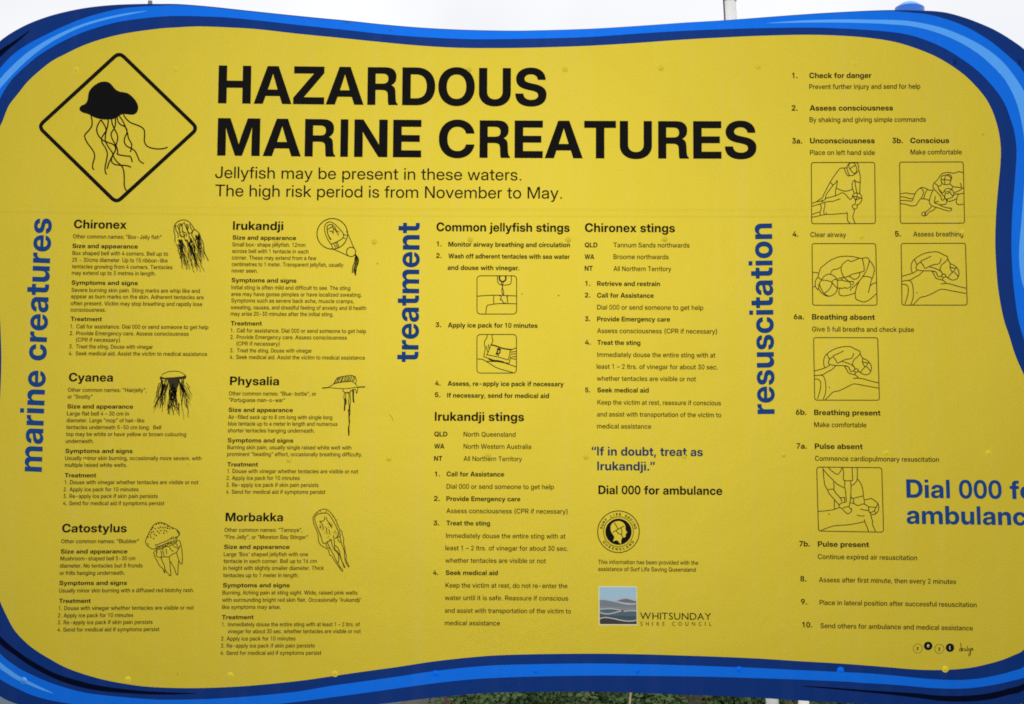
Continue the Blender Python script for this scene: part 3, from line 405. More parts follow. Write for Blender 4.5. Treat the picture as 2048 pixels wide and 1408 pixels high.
    87: (983, [(210, 0, 1, 13, 728, 1, 136, 728, 1, 238, 317, 1, 248, 278, 0, 265, 196, 0, 281, 114, 0, 289, 73, 1, 270, 73, 1, 278, 114, 0, 295, 196, 0, 313, 278, 0, 323, 317, 1, 429, 728, 1, 555, 728, 1, 660, 317, 1, 670, 278, 0, 688, 196, 0, 705, 114, 0, 713, 73, 1, 693, 73, 1, 701, 114, 0, 717, 196, 0, 735, 278, 0, 745, 317, 1, 847, 728, 1, 970, 728, 1, 772, 0, 1, 639, 0, 1, 524, 431, 1, 511, 480, 0, 489, 589, 0, 477, 651, 1, 505, 651, 1, 493, 590, 0, 472, 482, 0, 459, 431, 1, 344, 0, 1)]),
    88: (682, [(15, 0, 1, 306, 415, 1, 306, 328, 1, 34, 728, 1, 168, 728, 1, 263, 586, 1, 281, 559, 0, 311, 510, 0, 340, 463, 0, 355, 437, 1, 329, 437, 1, 344, 463, 0, 373, 510, 0, 404, 559, 0, 422, 586, 1, 519, 728, 1, 650, 728, 1, 380, 334, 1, 380, 418, 1, 667, 0, 1, 531, 0, 1, 415, 172, 1, 398, 196, 0, 370, 239, 0, 344, 281, 0, 330, 304, 1, 352, 304, 1, 338, 281, 0, 311, 239, 0, 283, 196, 0, 266, 172, 1, 148, 0, 1)]),
    89: (677, [(282, 0, 1, 282, 287, 1, 13, 728, 1, 148, 728, 1, 283, 499, 1, 304, 464, 0, 340, 397, 0, 358, 359, 1, 323, 359, 1, 340, 398, 0, 376, 465, 0, 396, 499, 1, 529, 728, 1, 664, 728, 1, 397, 287, 1, 397, 0, 1)]),
    90: (630, [(38, 0, 1, 38, 88, 1, 378, 537, 1, 403, 569, 0, 458, 635, 0, 486, 668, 1, 499, 628, 1, 454, 627, 0, 365, 627, 0, 321, 627, 1, 46, 627, 1, 46, 728, 1, 589, 728, 1, 589, 640, 1, 256, 198, 1, 229, 164, 0, 172, 94, 0, 143, 60, 1, 130, 99, 1, 174, 100, 0, 263, 101, 0, 307, 101, 1, 593, 101, 1, 593, 0, 1)]),
    97: (546, [(217, -9, 1, 166, -9, 0, 84, 26, 0, 37, 97, 0, 37, 149, 1, 37, 194, 0, 71, 252, 0, 129, 286, 0, 203, 304, 0, 242, 308, 1, 290, 314, 0, 348, 322, 0, 374, 338, 0, 374, 356, 1, 374, 360, 1, 374, 386, 0, 350, 424, 0, 305, 445, 0, 273, 445, 1, 240, 445, 0, 191, 425, 0, 162, 390, 0, 158, 368, 1, 51, 376, 1, 59, 426, 0, 118, 497, 0, 213, 535, 0, 273, 535, 1, 317, 535, 0, 394, 513, 0, 452, 469, 0, 484, 402, 0, 484, 356, 1, 484, 0, 1, 375, 0, 1, 375, 74, 1, 372, 74, 1, 361, 52, 0, 322, 14, 0, 261, -9, 0), (242, 77, 1, 286, 77, 0, 344, 110, 0, 374, 162, 0, 374, 194, 1, 374, 255, 1, 368, 251, 0, 342, 243, 0, 307, 236, 0, 269, 231, 0, 251, 228, 1, 223, 224, 0, 175, 207, 0, 146, 175, 0, 146, 149, 1, 146, 126, 0, 170, 94, 0, 214, 77, 0)]),
    98: (593, [(332, -10, 1, 294, -10, 0, 233, 14, 0, 189, 55, 0, 174, 81, 1, 171, 81, 1, 171, 0, 1, 61, 0, 1, 61, 728, 1, 173, 728, 1, 173, 447, 1, 175, 447, 1, 190, 471, 0, 233, 511, 0, 294, 535, 0, 332, 535, 1, 399, 535, 0, 500, 468, 0, 557, 345, 0, 557, 263, 1, 557, 180, 0, 500, 57, 0, 399, -10, 0), (307, 84, 1, 349, 84, 0, 410, 127, 0, 443, 208, 0, 443, 263, 1, 443, 318, 0, 410, 398, 0, 349, 441, 0, 307, 441, 1, 264, 441, 0, 201, 397, 0, 168, 317, 0, 168, 263, 1, 168, 209, 0, 201, 129, 0, 264, 84, 0)]),
    99: (551, [(288, -12, 1, 212, -12, 0, 99, 58, 0, 37, 181, 0, 37, 261, 1, 37, 343, 0, 99, 466, 0, 212, 536, 0, 288, 536, 1, 334, 536, 0, 412, 509, 0, 472, 461, 0, 511, 394, 0, 517, 354, 1, 408, 345, 1, 404, 367, 0, 384, 402, 0, 354, 428, 0, 314, 442, 0, 288, 442, 1, 244, 442, 0, 182, 396, 0, 150, 315, 0, 150, 261, 1, 150, 209, 0, 182, 128, 0, 244, 83, 0, 288, 83, 1, 314, 83, 0, 354, 96, 0, 383, 122, 0, 403, 158, 0, 408, 180, 1, 517, 172, 1, 512, 132, 0, 473, 65, 0, 412, 15, 0, 334, -12, 0)]),
    100: (593, [(261, -10, 1, 195, -10, 0, 93, 57, 0, 37, 180, 0, 37, 263, 1, 37, 345, 0, 94, 468, 0, 195, 535, 0, 261, 535, 1, 300, 535, 0, 360, 511, 0, 404, 471, 0, 418, 447, 1, 420, 447, 1, 420, 728, 1, 532, 728, 1, 532, 0, 1, 423, 0, 1, 423, 81, 1, 419, 81, 1, 405, 55, 0, 360, 14, 0, 300, -10, 0), (286, 84, 1, 329, 84, 0, 392, 129, 0, 426, 209, 0, 426, 263, 1, 426, 317, 0, 392, 397, 0, 330, 441, 0, 286, 441, 1, 244, 441, 0, 183, 398, 0, 150, 318, 0, 150, 263, 1, 150, 208, 0, 183, 127, 0, 245, 84, 0)]),
    101: (561, [(289, -12, 1, 211, -12, 0, 98, 58, 0, 37, 181, 0, 37, 261, 1, 37, 342, 0, 99, 465, 0, 210, 536, 0, 283, 536, 1, 335, 536, 0, 424, 499, 0, 490, 429, 0, 527, 329, 0, 527, 265, 1, 527, 232, 1, 88, 232, 1, 88, 313, 1, 469, 313, 1, 419, 289, 1, 419, 336, 0, 387, 406, 0, 326, 445, 0, 284, 445, 1, 241, 445, 0, 180, 406, 0, 147, 337, 0, 147, 292, 1, 147, 242, 1, 147, 192, 0, 181, 119, 0, 246, 79, 0, 291, 79, 1, 322, 79, 0, 372, 98, 0, 406, 133, 0, 414, 157, 1, 519, 149, 1, 508, 102, 0, 444, 29, 0, 348, -12, 0)]),
    102: (351, [(326, 526, 1, 326, 435, 1, 9, 435, 1, 9, 526, 1), (104, 0, 1, 104, 599, 1, 104, 645, 0, 143, 707, 0, 213, 739, 0, 259, 739, 1, 284, 739, 0, 326, 735, 0, 334, 734, 1, 325, 644, 1, 319, 644, 0, 291, 646, 0, 278, 646, 1, 245, 646, 0, 216, 616, 0, 216, 583, 1, 216, 0, 1)]),
    103: (594, [(290, -213, 1, 226, -213, 0, 130, -176, 0, 70, -110, 0, 61, -65, 1, 166, -51, 1, 173, -72, 0, 206, -105, 0, 256, -124, 0, 290, -124, 1, 351, -124, 0, 422, -61, 0, 422, 0, 1, 422, 88, 1, 418, 88, 1, 404, 62, 0, 360, 22, 0, 300, -1, 0, 261, -1, 1, 195, -1, 0, 94, 64, 0, 37, 183, 0, 37, 265, 1, 37, 346, 0, 94, 468, 0, 196, 535, 0, 261, 535, 1, 300, 535, 0, 361, 511, 0, 405, 470, 0, 420, 444, 1, 423, 444, 1, 423, 526, 1, 532, 526, 1, 532, 4, 1, 532, -72, 0, 468, -168, 0, 359, -213, 0), (287, 92, 1, 330, 92, 0, 392, 134, 0, 426, 213, 0, 426, 266, 1, 426, 319, 0, 392, 398, 0, 330, 441, 0, 287, 441, 1, 245, 441, 0, 183, 399, 0, 150, 320, 0, 150, 266, 1, 150, 211, 0, 183, 133, 0, 245, 92, 0)]),
    104: (578, [(173, 304, 1, 173, 0, 1, 61, 0, 1, 61, 728, 1, 173, 728, 1, 173, 395, 1, 151, 395, 1, 175, 465, 0, 265, 535, 0, 331, 535, 1, 385, 535, 0, 469, 488, 0, 517, 397, 0, 517, 330, 1, 517, 0, 1, 405, 0, 1, 405, 315, 1, 405, 374, 0, 347, 437, 0, 294, 437, 1, 260, 437, 0, 205, 408, 0, 173, 349, 0)]),
    105: (234, [(61, 0, 1, 61, 526, 1, 173, 526, 1, 173, 0, 1), (58, 612, 1, 58, 728, 1, 168, 728, 1, 168, 612, 1)]),
    106: (234, [(61, 526, 1, 173, 526, 1, 173, -51, 1, 173, -98, 0, 136, -167, 0, 64, -204, 0, 12, -204, 1, -27, -204, 1, -27, -111, 1, -1, -111, 1, 32, -111, 0, 61, -77, 0, 61, -41, 1), (62, 612, 1, 62, 728, 1, 172, 728, 1, 172, 612, 1)]),
    107: (539, [(164, 173, 1, 164, 306, 1, 177, 306, 1, 389, 526, 1, 524, 526, 1, 280, 270, 1, 261, 270, 1), (61, 0, 1, 61, 728, 1, 173, 728, 1, 173, 0, 1), (402, 0, 1, 214, 245, 1, 290, 323, 1, 538, 0, 1)]),
    108: (222, [(58, 0, 1, 58, 728, 1, 168, 728, 1, 168, 0, 1)]),
    109: (870, [(61, 0, 1, 61, 526, 1, 169, 526, 1, 170, 409, 1, 161, 409, 1, 174, 452, 0, 223, 508, 0, 288, 536, 0, 324, 536, 1, 384, 536, 0, 465, 465, 0, 476, 408, 1, 461, 408, 1, 471, 447, 0, 522, 504, 0, 594, 536, 0, 636, 536, 1, 685, 536, 0, 763, 494, 0, 809, 411, 0, 809, 349, 1, 809, 0, 1, 697, 0, 1, 697, 337, 1, 697, 390, 0, 638, 439, 0, 597, 439, 1, 564, 439, 0, 516, 411, 0, 490, 362, 0, 490, 329, 1, 490, 0, 1, 380, 0, 1, 380, 343, 1, 380, 387, 0, 325, 439, 0, 282, 439, 1, 253, 439, 0, 203, 412, 0, 173, 358, 0, 173, 319, 1, 173, 0, 1)]),
    110: (578, [(173, 304, 1, 173, 0, 1, 61, 0, 1, 61, 526, 1, 170, 526, 1, 170, 395, 1, 151, 395, 1, 175, 465, 0, 265, 535, 0, 331, 535, 1, 385, 535, 0, 469, 488, 0, 516, 397, 0, 516, 330, 1, 516, 0, 1, 405, 0, 1, 405, 315, 1, 405, 374, 0, 347, 437, 0, 294, 437, 1, 260, 437, 0, 205, 408, 0, 173, 349, 0)]),
    111: (577, [(289, -12, 1, 213, -12, 0, 100, 57, 0, 37, 180, 0, 37, 261, 1, 37, 343, 0, 100, 467, 0, 213, 536, 0, 289, 536, 1, 364, 536, 0, 478, 467, 0, 541, 343, 0, 541, 261, 1, 541, 180, 0, 478, 57, 0, 364, -12, 0), (289, 83, 1, 333, 83, 0, 395, 128, 0, 428, 209, 0, 428, 261, 1, 428, 315, 0, 395, 396, 0, 333, 441, 0, 289, 441, 1, 245, 441, 0, 182, 396, 0, 150, 315, 0, 150, 261, 1, 150, 209, 0, 182, 128, 0, 244, 83, 0)]),
    112: (593, [(61, -204, 1, 61, 526, 1, 171, 526, 1, 171, 447, 1, 175, 447, 1, 189, 472, 0, 233, 511, 0, 294, 535, 0, 332, 535, 1, 399, 535, 0, 500, 468, 0, 557, 345, 0, 557, 263, 1, 557, 180, 0, 500, 57, 0, 399, -10, 0, 332, -10, 1, 294, -10, 0, 234, 14, 0, 190, 55, 0, 176, 80, 1, 173, 80, 1, 173, -204, 1), (307, 84, 1, 349, 84, 0, 410, 127, 0, 443, 208, 0, 443, 263, 1, 443, 318, 0, 410, 398, 0, 349, 441, 0, 307, 441, 1, 264, 441, 0, 201, 397, 0, 168, 317, 0, 168, 263, 1, 168, 209, 0, 201, 129, 0, 264, 84, 0)]),
    113: (593, [(532, -204, 1, 420, -204, 1, 420, 80, 1, 418, 80, 1, 403, 55, 0, 360, 14, 0, 300, -10, 0, 261, -10, 1, 195, -10, 0, 93, 57, 0, 37, 180, 0, 37, 263, 1, 37, 345, 0, 94, 468, 0, 195, 535, 0, 261, 535, 1, 300, 535, 0, 361, 511, 0, 405, 472, 0, 419, 447, 1, 423, 447, 1, 423, 526, 1, 532, 526, 1), (286, 84, 1, 329, 84, 0, 392, 129, 0, 426, 209, 0, 426, 263, 1, 426, 317, 0, 392, 397, 0, 330, 441, 0, 286, 441, 1, 244, 441, 0, 183, 398, 0, 150, 318, 0, 150, 263, 1, 150, 208, 0, 183, 127, 0, 245, 84, 0)]),
    114: (360, [(61, 0, 1, 61, 526, 1, 169, 526, 1, 169, 440, 1, 172, 440, 1, 186, 484, 0, 252, 532, 0, 301, 532, 1, 312, 532, 0, 334, 531, 0, 342, 530, 1, 342, 427, 1, 335, 428, 0, 303, 432, 0, 285, 432, 1, 254, 432, 0, 203, 404, 0, 173, 349, 0, 173, 309, 1, 173, 0, 1)]),
    115: (511, [(258, -12, 1, 198, -12, 0, 102, 25, 0, 43, 99, 0, 37, 152, 1, 145, 159, 1, 152, 118, 0, 209, 75, 0, 257, 75, 1, 306, 75, 0, 362, 115, 0, 362, 144, 1, 362, 170, 0, 323, 201, 0, 288, 209, 1, 200, 228, 1, 125, 244, 0, 50, 319, 0, 50, 377, 1, 50, 424, 0, 102, 496, 0, 194, 536, 0, 255, 536, 1, 315, 536, 0, 405, 496, 0, 458, 425, 0, 463, 376, 1, 359, 369, 1, 356, 403, 0, 303, 449, 0, 257, 449, 1, 214, 449, 0, 162, 410, 0, 162, 381, 1, 162, 356, 0, 200, 324, 0, 237, 316, 1, 327, 296, 1, 403, 280, 0, 475, 209, 0, 475, 152, 1, 475, 103, 0, 419, 29, 0, 321, -12, 0)]),
    116: (340, [(313, 526, 1, 313, 435, 1, 9, 435, 1, 9, 526, 1), (95, 663, 1, 207, 663, 1, 207, 144, 1, 207, 114, 0, 231, 89, 0, 262, 89, 1, 273, 89, 0, 301, 91, 0, 311, 91, 1, 318, 1, 1, 303, -1, 0, 264, -2, 0, 246, -2, 1, 171, -2, 0, 95, 65, 0, 95, 130, 1)]),
    117: (578, [(247, -9, 1, 193, -9, 0, 109, 38, 0, 61, 129, 0, 61, 196, 1, 61, 526, 1, 173, 526, 1, 173, 211, 1, 173, 152, 0, 232, 89, 0, 284, 89, 1, 318, 89, 0, 373, 118, 0, 405, 177, 0, 405, 222, 1, 405, 526, 1, 517, 526, 1, 517, 0, 1, 408, 0, 1, 408, 131, 1, 427, 131, 1, 403, 61, 0, 312, -9, 0)]),
    118: (547, [(213, 0, 1, 14, 526, 1, 133, 526, 1, 235, 239, 1, 250, 194, 0, 276, 105, 0, 289, 60, 1, 261, 60, 1, 274, 105, 0, 299, 194, 0, 314, 239, 1, 415, 526, 1, 533, 526, 1, 334, 0, 1)]),
    119: (799, [(177, 0, 1, 16, 526, 1, 133, 526, 1, 190, 315, 1, 204, 262, 0, 232, 144, 0, 246, 82, 1, 231, 82, 1, 245, 143, 0, 274, 261, 0, 288, 315, 1, 346, 526, 1, 453, 526, 1, 510, 315, 1, 525, 261, 0, 553, 144, 0, 567, 82, 1, 551, 82, 1, 565, 144, 0, 593, 261, 0, 607, 315, 1, 665, 526, 1, 783, 526, 1, 622, 0, 1, 507, 0, 1, 442, 224, 1, 433, 258, 0, 415, 329, 0, 397, 402, 0, 388, 437, 1, 411, 437, 1, 402, 402, 0, 384, 329, 0, 366, 258, 0, 356, 224, 1, 290, 0, 1)]),
    120: (534, [(16, 0, 1, 229, 305, 1, 228, 233, 1, 28, 526, 1, 153, 526, 1, 212, 435, 1, 234, 400, 0, 272, 334, 0, 292, 301, 1, 246, 301, 1, 266, 334, 0, 303, 400, 0, 326, 435, 1, 386, 526, 1, 510, 526, 1, 307, 232, 1, 308, 304, 1, 518, 0, 1, 393, 0, 1, 323, 105, 1, 302, 139, 0, 264, 202, 0, 245, 234, 1, 289, 234, 1, 270, 202, 0, 233, 139, 0, 211, 105, 1, 141, 0, 1)]),
    121: (547, [(64, -201, 1, 74, -110, 1, 116, -111, 1, 137, -113, 0, 167, -103, 0, 190, -75, 0, 198, -50, 1, 216, 1, 1, 14, 526, 1, 133, 526, 1, 235, 239, 1, 251, 194, 0, 276, 105, 0, 289, 60, 1, 258, 60, 1, 271, 105, 0, 298, 194, 0, 313, 239, 1, 415, 526, 1, 533, 526, 1, 299, -84, 1, 283, -124, 0, 238, -178, 0, 177, -205, 0, 138, -205, 1, 117, -205, 0, 80, -203, 0)]),
    122: (519, [(51, 0, 1, 51, 78, 1, 328, 429, 1, 328, 432, 1, 54, 432, 1, 54, 526, 1, 464, 526, 1, 464, 443, 1, 193, 97, 1, 193, 94, 1, 468, 94, 1, 468, 0, 1)]),
    48: (562, [(281, -11, 1, 206, -11, 0, 101, 80, 0, 45, 247, 0, 45, 363, 1, 45, 480, 0, 101, 648, 0, 206, 739, 0, 281, 739, 1, 355, 739, 0, 460, 648, 0, 516, 480, 0, 516, 363, 1, 516, 247, 0, 461, 80, 0, 356, -11, 0), (281, 87, 1, 325, 87, 0, 387, 153, 0, 419, 276, 0, 419, 363, 1, 419, 451, 0, 387, 575, 0, 325, 641, 0, 281, 641, 1, 237, 641, 0, 175, 575, 0, 143, 451, 0, 143, 363, 1, 143, 276, 0, 175, 153, 0, 237, 87, 0)]),
    49: (561, [(350, 728, 1, 350, 0, 1, 251, 0, 1, 251, 617, 1, 250, 617, 1, 97, 499, 1, 97, 610, 1, 248, 728, 1)]),
    50: (562, [(67, 0, 1, 67, 88, 1, 291, 328, 1, 325, 365, 0, 371, 423, 0, 395, 481, 0, 395, 515, 1, 395, 554, 0, 366, 611, 0, 315, 641, 0, 280, 641, 1, 244, 641, 0, 191, 606, 0, 162, 540, 0, 162, 495, 1, 66, 495, 1, 66, 568, 0, 120, 678, 0, 217, 739, 0, 281, 739, 1, 343, 739, 0, 438, 683, 0, 491, 585, 0, 491, 520, 1, 491, 475, 0, 461, 394, 0, 398, 308, 0, 348, 254, 1, 205, 101, 1, 205, 98, 1, 497, 98, 1, 497, 0, 1)]),
    51: (562, [(278, -11, 1, 211, -11, 0, 108, 48, 0, 50, 153, 0, 50, 220, 1, 150, 220, 1, 151, 179, 0, 183, 119, 0, 240, 86, 0, 278, 86, 1, 315, 86, 0, 371, 119, 0, 404, 180, 0, 404, 221, 1, 404, 261, 0, 371, 322, 0, 306, 356, 0, 259, 356, 1, 184, 356, 1, 184, 437, 1, 349, 627, 1, 349, 629, 1, 86, 629, 1, 86, 728, 1, 475, 728, 1, 475, 635, 1, 270, 401, 1, 270, 425, 1, 345, 433, 0, 450, 381, 0, 505, 283, 0, 505, 218, 1, 505, 151, 0, 446, 47, 0, 345, -11, 0)]),
    52: (562, [(32, 158, 1, 32, 251, 1, 308, 728, 1, 411, 728, 1, 138, 257, 1, 138, 255, 1, 530, 255, 1, 530, 158, 1), (345, 0, 1, 345, 186, 1, 345, 229, 1, 345, 454, 1, 440, 454, 1, 440, 0, 1)]),
    53: (562, [(279, -10, 1, 217, -10, 0, 118, 46, 0, 61, 145, 0, 58, 209, 1, 157, 209, 1, 158, 173, 0, 192, 118, 0, 246, 86, 0, 279, 86, 1, 317, 86, 0, 372, 125, 0, 404, 194, 0, 404, 238, 1, 404, 282, 0, 372, 351, 0, 318, 391, 0, 281, 391, 1, 240, 391, 0, 176, 353, 0, 162, 319, 1, 67, 324, 1, 92, 728, 1, 466, 728, 1, 466, 629, 1, 181, 629, 1, 165, 424, 1, 167, 424, 1, 191, 454, 0, 259, 485, 0, 299, 485, 1, 343, 485, 0, 417, 449, 0, 471, 383, 0, 501, 293, 0, 501, 240, 1, 501, 167, 0, 445, 54, 0, 345, -10, 0)]),
    54: (562, [(282, -11, 1, 218, -11, 0, 119, 52, 0, 62, 163, 0, 62, 236, 1, 62, 292, 0, 107, 410, 0, 156, 490, 1, 299, 728, 1, 408, 728, 1, 197, 386, 1, 182, 386, 1, 191, 405, 0, 221, 442, 0, 267, 466, 0, 300, 466, 1, 359, 466, 0, 449, 407, 0, 499, 303, 0, 499, 233, 1, 499, 162, 0, 444, 51, 0, 345, -11, 0), (281, 85, 1, 316, 85, 0, 371, 124, 0, 403, 191, 0, 403, 233, 1, 403, 275, 0, 371, 341, 0, 316, 379, 0, 281, 379, 1, 246, 379, 0, 191, 341, 0, 159, 275, 0, 159, 233, 1, 159, 191, 0, 191, 124, 0, 246, 85, 0)]),
    55: (562, [(113, 0, 1, 388, 626, 1, 388, 628, 1, 70, 628, 1, 70, 728, 1, 492, 728, 1, 492, 625, 1, 218, 0, 1)]),
    56: (562, [(281, -11, 1, 214, -11, 0, 111, 42, 0, 53, 134, 0, 53, 194, 1, 53, 242, 0, 90, 321, 0, 152, 372, 0, 192, 379, 1, 192, 380, 1, 140, 391, 0, 76, 480, 0, 76, 543, 1, 76, 600, 0, 129, 688, 0, 221, 739, 0, 281, 739, 1, 340, 739, 0, 432, 688, 0, 485, 600, 0, 485, 543, 1, 485, 480, 0, 420, 391, 0, 369, 380, 1, 369, 379, 1, 409, 372, 0, 472, 321, 0, 508, 242, 0, 508, 194, 1, 508, 134, 0, 450, 42, 0, 347, -11, 0), (281, 82, 1, 318, 82, 0, 375, 112, 0, 406, 166, 0, 406, 201, 1, 406, 239, 0, 373, 296, 0, 317, 329, 0, 281, 329, 1, 244, 329, 0, 187, 296, 0, 155, 239, 0, 155, 201, 1, 155, 166, 0, 186, 112, 0, 243, 82, 0), (281, 420, 1, 312, 420, 0, 360, 448, 0, 387, 500, 0, 387, 533, 1, 387, 567, 0, 360, 617, 0, 312, 645, 0, 281, 645, 1, 249, 645, 0, 201, 617, 0, 174, 567, 0, 174, 533, 1, 174, 500, 0, 201, 449, 0, 249, 420, 0)]),
    57: (562, [(279, 738, 1, 344, 738, 0, 443, 676, 0, 499, 565, 0, 499, 491, 1, 499, 436, 0, 455, 318, 0, 406, 238, 1, 262, 0, 1, 153, 0, 1, 365, 342, 1, 379, 342, 1, 371, 323, 0, 341, 286, 0, 294, 262, 0, 261, 262, 1, 203, 262, 0, 113, 320, 0, 62, 425, 0, 62, 494, 1, 62, 566, 0, 118, 676, 0, 217, 738, 0), (281, 642, 1, 246, 642, 0, 191, 603, 0, 158, 537, 0, 158, 495, 1, 158, 453, 0, 191, 387, 0, 246, 349, 0, 281, 349, 1, 316, 349, 0, 371, 387, 0, 403, 453, 0, 403, 494, 1, 403, 536, 0, 371, 603, 0, 316, 642, 0)]),
    46: (269, [(78, 0, 1, 78, 116, 1, 194, 116, 1, 194, 0, 1)]),
    44: (269, [(49, -157, 1, 90, 108, 1, 204, 108, 1, 128, -157, 1)]),
    58: (269, [(136, -8, 1, 106, -8, 0, 64, 34, 0, 64, 64, 1, 64, 94, 0, 106, 136, 0, 136, 136, 1, 166, 136, 0, 208, 94, 0, 208, 64, 1, 208, 34, 0, 166, -8, 0), (136, 361, 1, 106, 361, 0, 64, 403, 0, 64, 433, 1, 64, 463, 0, 106, 505, 0, 136, 505, 1, 166, 505, 0, 208, 463, 0, 208, 433, 1, 208, 403, 0, 166, 361, 0)]),
    40: (391, [(123, 292, 1, 123, 374, 0, 153, 550, 0, 207, 710, 0, 242, 767, 1, 349, 767, 1, 315, 695, 0, 264, 532, 0, 236, 367, 0, 236, 292, 1, 236, 224, 0, 260, 89, 0, 311, -57, 0, 349, -141, 1, 242, -141, 1, 184, -42, 0, 123, 179, 0)]),
    41: (391, [(41, -141, 1, 81, -57, 0, 131, 90, 0, 155, 225, 0, 155, 292, 1, 155, 367, 0, 127, 532, 0, 76, 695, 0, 41, 767, 1, 148, 767, 1, 184, 710, 0, 237, 550, 0, 268, 374, 0, 268, 292, 1, 268, 178, 0, 207, -42, 0, 148, -141, 1)]),
    45: (646, [(484, 345, 1, 484, 249, 1, 160, 249, 1, 160, 345, 1)]),
    8211: (500, [(500, 345, 1, 500, 249, 1, 0, 249, 1, 0, 345, 1)]),
    39: (280, [(98, 458, 1, 86, 728, 1, 194, 728, 1, 182, 458, 1)]),
    34: (458, [(98, 458, 1, 86, 728, 1, 194, 728, 1, 182, 458, 1), (275, 458, 1, 264, 728, 1, 372, 728, 1, 360, 458, 1)]),
    8220: (416, [(51, 463, 1, 127, 728, 1, 207, 728, 1, 166, 463, 1), (235, 463, 1, 311, 728, 1, 390, 728, 1, 349, 463, 1)]),
    8221: (413, [(51, 463, 1, 92, 728, 1, 207, 728, 1, 131, 463, 1), (232, 463, 1, 273, 728, 1, 387, 728, 1, 311, 463, 1)]),
    8216: (232, [(51, 463, 1, 127, 728, 1, 207, 728, 1, 166, 463, 1)]),
    8217: (232, [(51, 463, 1, 92, 728, 1, 207, 728, 1, 131, 463, 1)]),
    32: (269, []),
}
